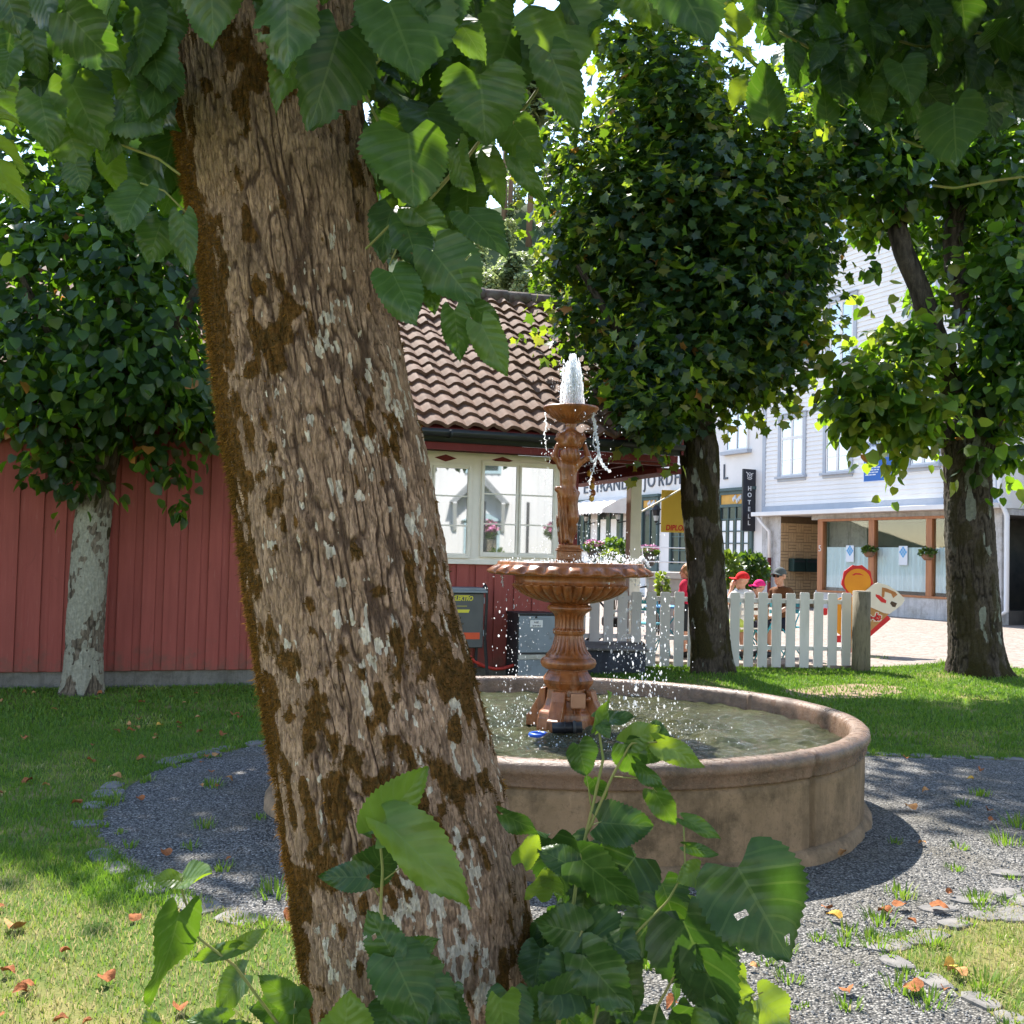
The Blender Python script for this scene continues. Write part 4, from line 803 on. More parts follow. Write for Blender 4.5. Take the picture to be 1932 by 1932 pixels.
# soil mound at the post is part of the lawn; two thin wooden sleepers lie by the fence
# ================================================================== trees
def path_px(pts, Y, dY=None):
    """px list (x,y,w) -> points and radii at depth Y"""
    P = []; R = []
    for i, p in enumerate(pts):
        yy = Y if dY is None else Y + dY[i]; P.append(atY(p[0], p[1], yy)); R.append(p[2] / 2 * yy / F)
    return np.array(P), np.array(R)
def bark(name, P, R, mat, parent, nh, nt, amp=.01, cell=.03, seed=0, moss=None, lich=None, lump=.02, front=False, flare=None):
    L = np.concatenate([[0], np.cumsum(np.linalg.norm(np.diff(P, axis=0), axis=1))]); h = np.linspace(0, L[-1], nh)
    C = np.stack([np.interp(h, L, P[:, k]) for k in range(3)], -1); r = np.interp(h, L, R)
    k = max(3, nh // 18); ker = np.hanning(k + 2)[1:-1]; ker /= ker.sum()
    sm = lambda a: np.convolve(np.pad(a, (k // 2, k - 1 - k // 2), mode='reflect', reflect_type='odd'), ker, 'valid')
    C = np.stack([sm(C[:, i]) for i in range(3)], -1); r = sm(r)
    T = np.gradient(C, axis=0); T /= np.linalg.norm(T, axis=1)[:, None]; ref = np.array([0, -1., 0]); fvec = ref - T * (T @ ref)[:, None]; fvec /= np.linalg.norm(fvec, axis=1)[:, None]; side = np.cross(T, fvec)   # side = +x when T is up
    side = -side if side[0, 0] < 0 else side
    if front: th = np.concatenate([np.linspace(-pi, -1.75, 50, endpoint=False), np.linspace(-1.75, 1.75, nt), np.linspace(1.75, pi, 50, endpoint=False)[1:]]); 
    else: th = np.linspace(-pi, pi, nt, endpoint=False)
    TT, HH = np.meshgrid(th, h); rm = np.median(R); s = TT * rm
    if not front:  # make it seamless enough: blend by mirrored coordinate
        s = np.where(TT > pi - .3, s, s)
    sw = s + cell * .9 * (fbm(HH / (cell * 5), s / (cell * 2.5), seed + 1, 3) - .5)
    n1 = 1 - np.abs(2 * vn(sw / cell, HH / (cell * 6.5), seed + 2) - 1); n2 = 1 - np.abs(2 * vn(sw / (cell * .52), HH / (cell * 2.6), seed + 3) - 1)
    n3 = 1 - np.abs(2 * vn(sw / (cell * .9), HH / (cell * 1.4) + sw / cell, seed + 4) - 1)
    c1 = sst(.72, .97, n1) * sst(.25, .6, fbm(s * 5, HH * 2, seed + 5, 3)); c2 = sst(.80, .98, n2) * .55; c3 = sst(.86, .99, n3) * .35
    fine = fbm(sw / (cell * .22), HH / (cell * .8), seed + 6, 4) - .5; plate = vn(sw / (cell * .8), HH / (cell * 3.5), seed + 7) - .5
    crack = np.clip(c1 + c2 + c3, 0, 1); disp = amp * (plate * 1.1 + fine * 1.3 - c1 * 1.3 - c2 * .8 - c3 * .5) + lump * (fbm(s * 3.2, HH * 1.8, seed + 8, 3) - .5)
    ms = moss(TT, HH, s) if moss else np.zeros_like(TT); lc = lich(TT, HH, s) if lich else np.zeros_like(TT)
    disp = disp + amp * .8 * np.clip(ms, 0, 1) * (fbm(s * 60, HH * 60, seed + 9, 2))
    rr = r[:, None] + disp
    if flare is not None: rr = rr * (1 + flare[0] * np.exp(-HH / flare[1]) * (.55 + .9 * np.abs(np.sin(TT * 2.5 + seed)) ** 1.5))
    V = C[:, None] + rr[..., None] * (np.sin(TT)[..., None] * side[:, None] + np.cos(TT)[..., None] * fvec[:, None])
    nn = len(th); I = np.arange(nh * nn).reshape(nh, nn); J = np.roll(I, -1, 1); q = np.stack([I[:-1], J[:-1], J[1:], I[1:]], -1).reshape(-1, 4)
    o = mesh_np(name, V.reshape(-1, 3), [q], mat, parent, True, {'crack': np.clip(crack, 0, 1).ravel(), 'moss': ms.ravel(), 'lichen': lc.ravel()})
    nrm = (np.sin(TT)[..., None] * side[:, None] + np.cos(TT)[..., None] * fvec[:, None])
    return o, V, nrm, ms, (TT, HH)
# leaf templates ------------------------------------------------------------
def leaf_small(kind):
    if kind == 'lime':
        V = [(0, 0, 0), (0, .35, -.02), (0, .7, -.03), (0, 1.02, -.10), (-.34, -.04, .05), (-.5, .28, .09), (-.36, .66, .05), (.34, -.04, .05), (.5, .28, .09), (.36, .66, .05)]
        return np.array(V), [np.array([(0, 1, 5, 4), (1, 2, 6, 5), (0, 7, 8, 1), (1, 8, 9, 2)]), np.array([(2, 3, 6), (2, 9, 3)])]
    V = [(0, .35, -.02), (0, 0, 0), (.22, .02, .04), (.42, -.02, .08), (.40, .22, .06), (.66, .48, .09), (.36, .55, .04), (.28, .72, .02), (.14, .70, .0), (0, 1.05, -.10)]
    V += [(-x, y, z) for x, y, z in V[8:1:-1]]; n = len(V)
    return np.array(V), [np.array([(0, i, i + 1 if i + 1 < n else 1) for i in range(1, n)])]
def place_leaves(name, tmpl, pos, axis, nrm, size, tone, mat, parent, extra=None):
    TV, TF = tmpl; n = len(pos)
    y = axis / (np.linalg.norm(axis, axis=1)[:, None] + 1e-9); z = nrm - y * (nrm * y).sum(1)[:, None]; z /= np.linalg.norm(z, axis=1)[:, None] + 1e-9; x = np.cross(y, z)
    sz = np.broadcast_to(np.asarray(size, float), (n,))[:, None, None]
    V = pos[:, None] + sz * (TV[None, :, 0:1] * x[:, None] + TV[None, :, 1:2] * y[:, None] + TV[None, :, 2:3] * z[:, None])
    k = len(TV); Fs = [(f[None] + (np.arange(n) * k)[:, None, None]).reshape(-1, f.shape[1]) for f in TF]
    at = {'tone': np.repeat(tone, k)}
    return mesh_np(name, V.reshape(-1, 3), Fs, mat, parent, True, at)
def clump_pts(clumps, n, seed, shell=.5):
    r = np.random.default_rng(seed); w = np.array([c[2] * c[3] for c in clumps], float); w /= w.sum(); P = []; O = []
    for c, k in zip(clumps, r.multinomial(n, w)):
        ce = atY(c[0], c[1], c[4]); rx, rz, ry = c[2] * c[4] / F, c[3] * c[4] / F, c[5]
        d = r.normal(0, 1, (k, 3)); d /= np.linalg.norm(d, axis=1)[:, None]; q = (shell ** 3 + (1 - shell ** 3) * r.random(k)) ** (1 / 3) * (1 + .10 * r.normal(0, 1, k))
        lump = 1 + .30 * (vn(d[:, 0] * 2.3 + ce[0], d[:, 2] * 2.3 + d[:, 1] * 1.7, seed + 3) - .5) * 2 + .22 * (vn(d[:, 0] * 6 + ce[0], d[:, 2] * 6 + d[:, 1] * 5, seed + 4) - .5) * 2
        P.append(ce + d * (q * lump)[:, None] * (rx, ry, rz)); O.append(d)
    return np.concatenate(P), np.concatenate(O)
def crown(name, clumps, n, tmpl, size, mat, parent, seed, shell=.5, tone0=.42, brown=.012, light=.12):
    P, O = clump_pts(clumps, n, seed, shell); r = np.random.default_rng(seed + 9); n = len(P)
    ax = O * .7 + r.normal(0, .45, (n, 3)) + (0, 0, -.75); nr = O * .5 + (0, 0, .75) + r.normal(0, .42, (n, 3))
    tone = r.normal(tone0, light, n)
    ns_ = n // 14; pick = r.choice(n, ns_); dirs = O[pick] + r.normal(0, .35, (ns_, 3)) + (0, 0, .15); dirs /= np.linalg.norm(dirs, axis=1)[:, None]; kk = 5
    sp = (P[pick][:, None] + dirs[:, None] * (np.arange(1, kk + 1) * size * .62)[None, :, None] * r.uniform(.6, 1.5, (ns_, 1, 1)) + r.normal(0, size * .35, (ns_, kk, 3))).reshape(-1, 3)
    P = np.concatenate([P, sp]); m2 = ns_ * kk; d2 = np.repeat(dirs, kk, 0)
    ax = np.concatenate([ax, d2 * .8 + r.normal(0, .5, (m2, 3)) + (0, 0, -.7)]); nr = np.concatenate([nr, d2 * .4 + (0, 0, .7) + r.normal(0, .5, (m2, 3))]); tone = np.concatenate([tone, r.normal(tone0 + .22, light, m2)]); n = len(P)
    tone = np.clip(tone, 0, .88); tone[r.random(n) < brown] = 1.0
    return place_leaves(name, tmpl, P, ax, nr, size * r.uniform(.65, 1.25, n), tone, mat, parent)
def limbs(parent, mat, lst, Y, seed, nm='branch'):
    for i, (pts, dy) in enumerate(lst):
        P, R = path_px(pts, Y, dy); bark(nm, P, R, mat, parent, 60, 28, .006, .035, seed + i, lump=.02, lich=lambda t, h, s: .3 * sst(.55, .7, fbm(s * 16, h * 10, seed, 3)))
LT, MT = leaf_small('lime'), leaf_small('maple')
# left tree -------------------------------------------------------------
Yl = float(ground(155, 1308)[1]); tl = thing('lime_tree', 'pale lichen-covered lime tree with hanging dark leaves before the red house wall', 'tree', ground(155, 1308))
P, R = path_px([(153, 1325, 82), (155, 1305, 76), (158, 1250, 70), (165, 1100, 68), (173, 1000, 66), (186, 900, 62), (200, 830, 58), (216, 740, 52), (230, 640, 44), (240, 520, 34), (245, 400, 20)], Yl)
def lich_l(t, h, s): return 1.25 * sst(.40, .52, .55 * fbm(s * 9, h * 5, 71, 4) + .45 * fbm(s * 34, h * 22, 73, 4)) * sst(2.3, 1.6, h) * sst(.12, .3, h + .1 * np.sin(t * 5))
def moss_l(t, h, s): return sst(.52, .66, fbm(s * 8, h * 4, 72, 4)) * (sst(.1, .6, t) * .9 + .2) * sst(.9, 1.6, h) + .4 * sst(.35, .1, h)
bark('trunk', P, R, M['bark_pale'], tl, 260, 130, .007, .035, 70, moss_l, lich_l, .02, flare=(.18, .12))
limbs(tl, M['bark_dark'], [([(205, 800, 30), (150, 720, 24), (90, 620, 18), (40, 520, 10)], (0, -.3, -.6, -.8)), ([(215, 760, 30), (280, 680, 24), (350, 590, 18), (390, 500, 10)], (0, -.3, -.6, -.7)), ([(225, 690, 28), (200, 560, 22), (150, 450, 14), (130, 380, 8)], (0, .3, .6, .8))], Yl, 75)
cl = [(120, 560, 210, 190, Yl, 1.3, 0), (300, 560, 150, 210, Yl - .2, 1.2, 0), (60, 700, 150, 130, Yl - .3, 1.1, 0), (260, 730, 150, 100, Yl - .2, 1.1, 0), (190, 420, 230, 110, Yl + .2, 1.2, 0), (330, 760, 95, 60, Yl - .1, .7, 0), (110, 800, 90, 55, Yl - .3, .7, 0), (130, 880, 34, 60, Yl - .35, .25, 0), (100, 860, 60, 16, Yl - .4, .2, 0), (165, 900, 22, 45, Yl - .35, .2, 0), (270, 850, 55, 28, Yl - .2, .3, 0), (320, 890, 42, 14, Yl - .2, .2, 0), (345, 955, 14, 26, Yl - .2, .1, 0), (60, 905, 30, 12, Yl - .4, .12, 0), (390, 780, 50, 50, Yl, .5, 0), (150, 160, 200, 110, Yl + .2, 1.1, 0), (260, 40, 220, 120, Yl + .2, 1.2, 0), (350, -30, 170, 100, Yl + .1, 1.0, 0), (430, 130, 100, 120, Yl, 1.0, 0), (120, -20, 170, 100, Yl, 1.0, 0), (60, 300, 170, 70, Yl + .3, .9, 0), (260, 300, 150, 60, Yl + .3, .9, 0)]
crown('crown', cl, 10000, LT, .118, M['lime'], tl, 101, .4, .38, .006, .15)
# centre tree ----------------------------------------------------------
Yc = float(ground(1345, 1276)[1]); tc = thing('maple_tree', 'tall dark maple with dense upright crown and mossy trunk behind the fountain', 'tree', ground(1345, 1276))
P, R = path_px([(1345, 1292, 88), (1344, 1270, 82), (1342, 1248, 76), (1340, 1195, 71), (1332, 1063, 69), (1322, 957, 70), (1318, 851, 70), (1312, 780, 66), (1300, 680, 56), (1288, 560, 46), (1275, 440, 36), (1262, 320, 26), (1250, 200, 14)], Yc)
def moss_c(t, h, s): return .75 * sst(.30, .62, fbm(s * 7, h * 4, 82, 4)) + .4 * sst(-.9, -1.4, t)
def lich_c(t, h, s): return sst(.62, .70, fbm(s * 11, h * 3.2, 81, 4)) * 1.2
bark('trunk', P, R, M['bark_dark'], tc, 260, 130, .010, .04, 80, moss_c, lich_c, .05, flare=(.22, .16))
limbs(tc, M['bark_dark'], [([(1312, 790, 34), (1230, 700, 26), (1150, 600, 18), (1090, 500, 10)], (0, -.3, -.5, -.6)), ([(1312, 770, 34), (1390, 680, 26), (1460, 590, 18), (1500, 480, 10)], (0, -.3, -.5, -.6)), ([(1285, 560, 28), (1200, 440, 20), (1130, 340, 12), (1100, 280, 7)], (0, .2, .4, .5)), ([(1280, 520, 28), (1370, 420, 20), (1440, 330, 12), (1470, 280, 7)], (0, .2, .4, .5))], Yc, 85)
cl = [(1280, 300, 190, 190, Yc, 1.3, 0), (1260, 170, 130, 110, Yc, 1.0, 0), (1230, 110, 90, 70, Yc, .7, 0), (1190, 440, 160, 150, Yc, 1.3, 0), (1400, 420, 170, 160, Yc, 1.3, 0), (1220, 600, 140, 140, Yc, 1.2, 0), (1400, 600, 150, 140, Yc - .1, 1.2, 0), (1260, 720, 120, 80, Yc - .1, 1.0, 0), (1420, 700, 100, 70, Yc, .9, 0), (1500, 530, 60, 110, Yc, .8, 0), (1110, 350, 80, 110, Yc, .8, 0), (1080, 480, 45, 50, Yc, .5, 0), (1090, 610, 45, 60, Yc - .1, .5, 0), (1200, 790, 70, 40, Yc - .2, .5, 0), (1150, 690, 40, 40, Yc - .3, .3, 0), (1150, 770, 26, 40, Yc - .3, .25, 0), (1330, 690, 140, 90, Yc - .3, .9, 0), (1200, 772, 50, 52, Yc - 1.3, .4, 0), (1236, 796, 60, 42, Yc - 1.25, .4, 0), (1262, 815, 36, 22, Yc - 1.2, .25, 0), (1240, 720, 90, 80, Yc - 1.0, .5, 0), (1060, 270, 40, 70, Yc, .5, 0), (1170, 80, 60, 50, Yc, .5, 0), (1290, 800, 60, 20, Yc - .3, .4, 0), (1470, 640, 70, 60, Yc, .6, 0), (1105, 745, 14, 26, Yc - .5, .15, 0), (1330, 470, 200, 260, Yc, 1.0, 0), (1540, 470, 50, 60, Yc, .5, 0), (1040, -170, 130, 100, Yc, .9, 0), (1190, -130, 160, 110, Yc, 1.0, 0), (1320, -120, 150, 110, Yc, 1.0, 0), (1440, 260, 120, 110, Yc + .2, .9, 0), (1530, 340, 70, 90, Yc + .1, .8, 0), (1010, 330, 26, 40, Yc, .3, 0), (1030, 520, 30, 30, Yc, .3, 0)]  # clumps above the frame are added to shade the gravel at right
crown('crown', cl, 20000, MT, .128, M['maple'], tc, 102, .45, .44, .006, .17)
# right tree -----------------------------------------------------------
Yr = float(ground(1845, 1268, .1)[1]); tr = thing('lime_tree', 'thick lime tree with pale lichen patches at the right edge, forking into three limbs', 'tree', ground(1845, 1268, .1))
P, R = path_px([(1845, 1290, 116), (1843, 1270, 108), (1841, 1224, 98), (1838, 1178, 94), (1834, 1085, 91), (1829, 993, 88), (1825, 900, 85), (1826, 842, 96), (1828, 800, 104), (1830, 765, 84)], Yr)
def lich_r(t, h, s): return 1.3 * sst(.50, .60, fbm(s * 9 + 3, h * 2.6, 91, 5)) * sst(.35, .8, h) * sst(3.6, 2.8, h) * (sst(-.1, .15, np.abs(np.abs(t - .15) - .38) * -1 + .35) * .7 + .35)
def moss_r(t, h, s): return .55 * sst(.45, .65, fbm(s * 6, h * 3, 92, 4)) + .5 * sst(.4, .05, h)
bark('trunk', P, R, M['bark_dark'], tr, 260, 140, .011, .04, 90, moss_r, lich_r, .03, flare=(.30, .16))
limbs(tr, M['bark_dark'], [([(1815, 830, 58), (1797, 740, 46), (1770, 650, 42), (1735, 545, 40), (1705, 475, 38), (1692, 430, 36), (1706, 370, 34), (1722, 300, 26), (1735, 220, 16)], (0, 0, -.1, -.1, -.1, 0, .1, .2, .3)), ([(1832, 830, 56), (1838, 700, 48), (1818, 560, 40), (1800, 500, 38), (1797, 460, 36), (1806, 383, 34), (1812, 300, 26), (1820, 210, 14)], (0, .2, .3, .3, .3, .3, .4, .5)), ([(1850, 840, 52), (1878, 770, 42), (1905, 640, 36), (1918, 520, 32), (1922, 440, 30), (1935, 360, 22), (1950, 280, 12)], (0, .0, .1, .2, .2, .3, .4)), ([(1800, 840, 36), (1770, 815, 30), (1742, 770, 22), (1715, 745, 14), (1680, 730, 8)], (0, -.15, -.3, -.45, -.6))], Yr, 95)
cl = [(1900, 560, 75, 150, Yr - .5, .8, 0), (1880, 720, 90, 110, Yr - .4, .8, 0), (1940, 620, 80, 200, Yr - .2, 1.0, 0), (1660, 720, 85, 60, Yr - .6, .7, 0), (1620, 760, 70, 40, Yr - .6, .6, 0), (1720, 780, 70, 60, Yr - .6, .7, 0), (1690, 650, 60, 40, Yr - .4, .5, 0), (1615, 806, 44, 26, Yr - .6, .4, 0), (1720, 830, 40, 22, Yr - .6, .4, 0), (1880, 850, 60, 40, Yr - .5, .6, 0), (1640, 340, 90, 70, Yr - .1, .9, 0), (1760, 330, 110, 60, Yr, 1.0, 0), (1880, 330, 90, 90, Yr, 1.0, 0), (1770, 420, 55, 90, Yr + .9, .7, 0), (1860, 430, 70, 90, Yr + .6, .7, 0), (1760, 560, 40, 80, Yr + .9, .6, 0), (1620, 270, 90, 60, Yr + .2, .9, 0), (1720, 240, 120, 60, Yr + .2, 1.0, 0), (1640, 505, 20, 22, Yr - .4, .2, 0), (1735, 640, 34, 34, Yr - .7, .3, 0), (1850, 260, 110, 70, Yr + .2, 1, 0), (1700, 160, 200, 90, Yr + .3, 1.2, 0), (1590, 340, 60, 40, Yr, .6, 0), (1560, 690, 18, 12, Yr - .6, .2, 0), (1580, 240, 90, 60, Yr + .4, .9, 0), (1650, 420, 50, 40, Yr + .3, .5, 0)]
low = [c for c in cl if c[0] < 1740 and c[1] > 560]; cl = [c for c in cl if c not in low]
crown('crown', cl, 5600, LT, .155, M['lime'], tr, 103, .3, .40, .005, .17)
crown('sun_toned_low_foliage', low, 1150, LT, .16, M['lime'], tr, 104, .2, .72, .004, .15)  # paler leaf tone paints sunlight onto the low branch
# ================================================================== big near trunk
edge = [(-60, 300, 668), (0, 310, 676), (100, 322, 684), (200, 329, 692), (300, 342, 703), (400, 359, 722), (500, 378, 735), (600, 390, 751), (700, 403, 769), (800, 418, 793), (900, 437, 818), (1000, 448, 838), (1100, 463, 855), (1200, 479, 873), (1300, 497, 894), (1400, 512, 919), (1500, 527, 946), (1600, 542, 976), (1680, 553, 1000), (1760, 562, 1010), (1850, 575, 1012), (1932, 590, 1014), (2050, 585, 1050), (2150, 565, 1090)]
YN = 2.95
P = np.array([atY((a + b_) / 2, y, YN) for y, a, b_ in edge])[::-1]; R = np.array([(b_ - a) / 2 / F * YN * .965 for y, a, b_ in edge])[::-1]
P = np.concatenate([P, P[-1:] + (P[-1:] - P[-4:-3]) * np.array([1., 1, 1]) * 2.2]); R = np.concatenate([R, [R[-1] * .97]])
tn_ = thing('lime_tree', 'huge leaning mossy trunk in front with big lime leaves hanging over the picture', 'tree', (P[0][0], YN, 0))
def moss_n(t, h, s):
    base = .42 * fbm(s * 6.5, h * 4.2, 51, 4) + .58 * fbm(s * 30, h * 15, 53, 4); b2 = fbm(s * 2.2 + 9, h * 1.5, 52, 3)
    left = sst(-.45, -1.3, t + .35 * (b2 - .5)) * .24 * (.25 + 1.45 * b2); low = sst(.9, .1, h) * sst(.3, 1.2, t) * .12 + sst(1.2, .2, h) * .05; mid = .10 * np.exp(-((h - 1.25) / .5) ** 2)
    return np.clip((base - .525 + left + low * .7 + mid * .55 + .10 * (b2 - .5)) * 7, 0, 1)
def lich_n(t, h, s):
    a = .25 * fbm(s * 12, h * 5, 61, 3) + .75 * fbm(s * 60, h * 24, 63, 4); z = fbm(s * 3.4, h * 1.6, 62, 2)
    return np.clip((a - .586 + .26 * (z - .5) + .06 * np.exp(-((t - .25) / .6) ** 2) * sst(2.5, 1.6, h)) * 9, 0, 1) * sst(-1.1, -.5, t) * sst(2.9, 2.2, h)
to, TVv, TNn, Tms, (TTt, THh) = bark('trunk', P, R, M['bark_near'], tn_, 960, 560, .0054, .016, 50, moss_n, lich_n, .03, True)
# moss tufts
r = np.random.default_rng(55); w_ = (np.clip(Tms, 0, 1) ** 1.5 * (np.abs(TTt) < 1.9) * (1 + 2.2 * sst(-.7, -1.2, TTt))).ravel(); k = 85000; ix = r.choice(w_.size, k, p=w_ / w_.sum())
p = TVv.reshape(-1, 3)[ix] + r.normal(0, .0035, (k, 3)); nr_ = TNn.reshape(-1, 3)[ix]; d = nr_ * .8 + r.normal(0, .62, (k, 3)) + (0, 0, -.15); d /= np.linalg.norm(d, axis=1)[:, None]
l = r.uniform(.004, .0125, k) * (.6 + .6 * Tms.ravel()[ix]) * (1 + .35 * sst(-.9, -1.35, TTt.ravel()[ix])); sd = np.cross(d, r.normal(0, 1, (k, 3))); sd /= np.linalg.norm(sd, axis=1)[:, None]; sd *= .0013
bend = r.normal(0, .35, (k, 3)) + (0, 0, -.35)
b0 = p - nr_ * .003; m1 = b0 + d * (l * .6)[:, None]; t1 = m1 + (d + bend) * (l * .5)[:, None]
V = np.stack([b0 - sd, b0 + sd, m1 + sd * .8, m1 - sd * .8, t1], 1).reshape(-1, 3); i = np.arange(k) * 5
tone = np.clip(r.normal(.42, .2, k) + .25 * (vn(p[:, 0] * 9, p[:, 2] * 9, 3) - .5) - .3 * (TTt.ravel()[ix] > .2), 0, 1)
mo = mesh_np('moss', V, [np.stack([i, i + 1, i + 2, i + 3], -1), np.stack([i + 3, i + 2, i + 4], -1)], M['moss'], tn_, True, {'tone': np.repeat(tone, 5)}); mo['kind'] = 'stuff'
# ================================================================== big leaves
WT = np.array([0, .05, .15, .3, .45, .6, .75, .88, .95, 1.]); WW = np.array([.22, .36, .46, .50, .475, .40, .28, .14, .065, .004])
class Leaves:
    def __init__(s): s.V = []; s.Q = []; s.a = {k: [] for k in ('tone', 'lu', 'lv', 'age')}; s.n = 0
    def add(s, base, tip, W=.9, nrm=None, arch=None, fold=None, tone=.5, age=0.0, seed=None, ragged=0, nt=34, nu=9):
        r = np.random.default_rng(seed if seed is not None else RNG.integers(1 << 30)); base = np.array(base, float); tip = np.array(tip, float); L = np.linalg.norm(tip - base)
        y = (tip - base) / L; nrm = np.array(nrm if nrm is not None else (0, -1, .3), float); z = nrm - y * (nrm @ y); z /= np.linalg.norm(z); x = np.cross(y, z)
        t = np.linspace(0, 1, nt) ** 1.0; u = np.linspace(-1, 1, nu); T, Uu = np.meshgrid(t, u, indexing='ij'); w = np.interp(t, WT, WW)[:, None] * W
        asym = 1 + .07 * r.normal() * np.sign(Uu); edge_ = np.abs(Uu) > .99; tooth = np.where(edge_, np.where((np.arange(nt) % 2 == 0)[:, None], 1.035, .955), 1.0)
        X_ = Uu * w * asym * tooth * (1 + .03 * np.sin(9 * T + r.uniform(0, 6))); Y_ = T - .20 * np.abs(Uu) ** 1.3 * (1 - T) ** 2.2 + .018 * edge_ * ((np.arange(nt) % 2 == 0)[:, None])
        fold = r.uniform(-.08, .30) if fold is None else fold; arch = r.uniform(-.05, .16) if arch is None else arch; c = r.uniform(-.05, .20)
        Z_ = fold * np.abs(X_) + arch * 4 * T * (1 - T) * .5 - c * X_ ** 2 + .05 * np.sin(6 * T + r.uniform(0, 6)) * Uu + .045 * np.sin(r.uniform(8, 14) * T + 3 * Uu + r.uniform(0, 6)) * np.abs(Uu) + r.normal(0, .05) * T ** 2 * Uu + .005 * np.cos(2 * pi * 6 * (T - .28 * np.abs(Uu))) * np.abs(Uu) ** .5 * (1 - T)
        V = base + L * (X_[..., None] * x + Y_[..., None] * y + Z_[..., None] * z); I = np.arange(nt * nu).reshape(nt, nu); q = np.stack([I[:-1, :-1], I[:-1, 1:], I[1:, 1:], I[1:, :-1]], -1).reshape(-1, 4)
        if ragged:
            cc = np.stack([T[:-1, :-1] + .5 / nt, Uu[:-1, :-1] + 1 / nu], -1).reshape(-1, 2); keep = np.ones(len(q), bool)
            for _ in range(ragged):
                h = np.array([r.uniform(.2, .9), r.choice([-1, 1]) * r.uniform(.35, 1.05)]); keep &= np.hypot((cc[:, 0] - h[0]) / .05, (cc[:, 1] - h[1]) / .16) > r.uniform(.5, 1.0)
            q = q[keep]
        s.V.append(V.reshape(-1, 3)); s.Q.append(q + s.n); s.n += nt * nu
        for k, v in (('tone', np.full(nt * nu, tone)), ('lu', Uu.ravel()), ('lv', T.ravel()), ('age', np.full(nt * nu, age))): s.a[k].append(v)
    def px(s, x0, y0, x1, y1, Y, W=.9, dY=None, tone=None, **k):
        dY = RNG.uniform(-.06, .04) if dY is None else dY
        a = atY(x0, y0, Y); b_ = atY(x1, y1, Y + dY); nr = k.pop('nrm', None)
        if nr is None: nr = np.array([RNG.normal(0, .45), -1, RNG.normal(.25, .4)])
        s.add(a, b_, W, nr, tone=np.clip(RNG.normal(.45, .16), 0, .9) if tone is None else tone, **k)
    def build(s, name, mat, parent): return mesh_np(name, np.concatenate(s.V), [np.concatenate(s.Q)], mat, parent, True, {k: np.concatenate(v) for k, v in s.a.items()})
LV = Leaves()
top = [(395, -70, 402, 90, 2.25, .95), (540, -35, 545, 148, 2.15, 1.0), (640, 60, 583, 246, 2.3, .8), (560, 90, 520, 215, 2.4, .6), (733, 5, 790, 158, 2.25, 1.05), (818, -40, 846, 80, 2.25, 1.0), (859, 35, 916, 122, 2.3, .55), (905, 140, 916, 276, 2.3, 1.25), (770, 252, 782, 392, 2.35, 1.2), (954, 45, 962, 186, 2.55, 1.15), (1045, 20, 1091, 136, 2.45, 1.3), (1038, 100, 1093, 248, 2.4, .6), (969, 236, 1022, 306, 2.5, .85), (863, 278, 893, 362, 2.5, .85), (973, 298, 1039, 390, 2.45, .42), (923, 296, 951, 396, 2.5, .5), (774, 392, 850, 455, 2.4, .75), (817, 474, 902, 580, 2.35, .9), (767, 428, 795, 525, 2.4, .65), (740, 514, 787, 612, 2.35, .7), (804, 514, 821, 594, 2.4, .6), (883, 405, 955, 486, 2.4, .85), (857, 405, 892, 460, 2.45, .6), (857, 585, 869, 683, 2.3, .62), (908, 612, 957, 711, 2.3, .6), (896, 580, 948, 632, 2.35, .6), (562, -25, 574, 66, 2.2, .7), (1255, -60, 1338, 84, 2.2, 1.3), (1200, -40, 1240, 60, 2.3, 1.0), (700, 245, 712, 350, 2.55, .3),
       (76, 183, 99, 287, 2.5, .85), (122, 228, 156, 320, 2.55, 1.15), (270, 356, 231, 440, 2.5, 1.0), (305, 418, 281, 500, 2.55, .95), (345, 408, 358, 520, 2.5, .5), (142, 309, 160, 364, 2.55, 1.0), (126, 22, 232, 131, 2.4, .85), (275, 34, 245, 152, 2.5, .7), (295, 165, 234, 232, 2.5, .8), (229, 226, 198, 308, 2.6, .8), (285, 77, 306, 178, 2.5, .7), (10, -20, 42, 76, 2.4, .9), (75, -30, 100, 60, 2.5, 1.0), (210, -40, 190, 60, 2.45, 1.0), (60, 60, 80, 150, 2.6, .8), (170, 120, 150, 210, 2.6, .9), (200, 290, 225, 370, 2.7, .7), (20, 100, 10, 170, 2.6, .8)]
for q in top: LV.px(*q[:5], q[5], ragged=int(RNG.integers(0, 3)) if RNG.random() < .35 else 0, age=float(RNG.random() < .25))
for q in [(-12, 262, 54, 328, 2.55, .65), (-4, 316, 56, 396, 2.55, .6), (-10, 158, 34, 176, 2.6, .8), (-20, 200, 40, 240, 2.6, .7), (857, 407, 880, 450, 2.7, .5)]: LV.px(*q[:5], q[5], tone=.95, nrm=(.2, -.55, .9))  # top leaf tone stands in for sun on these few leaves
r = random.Random(77)
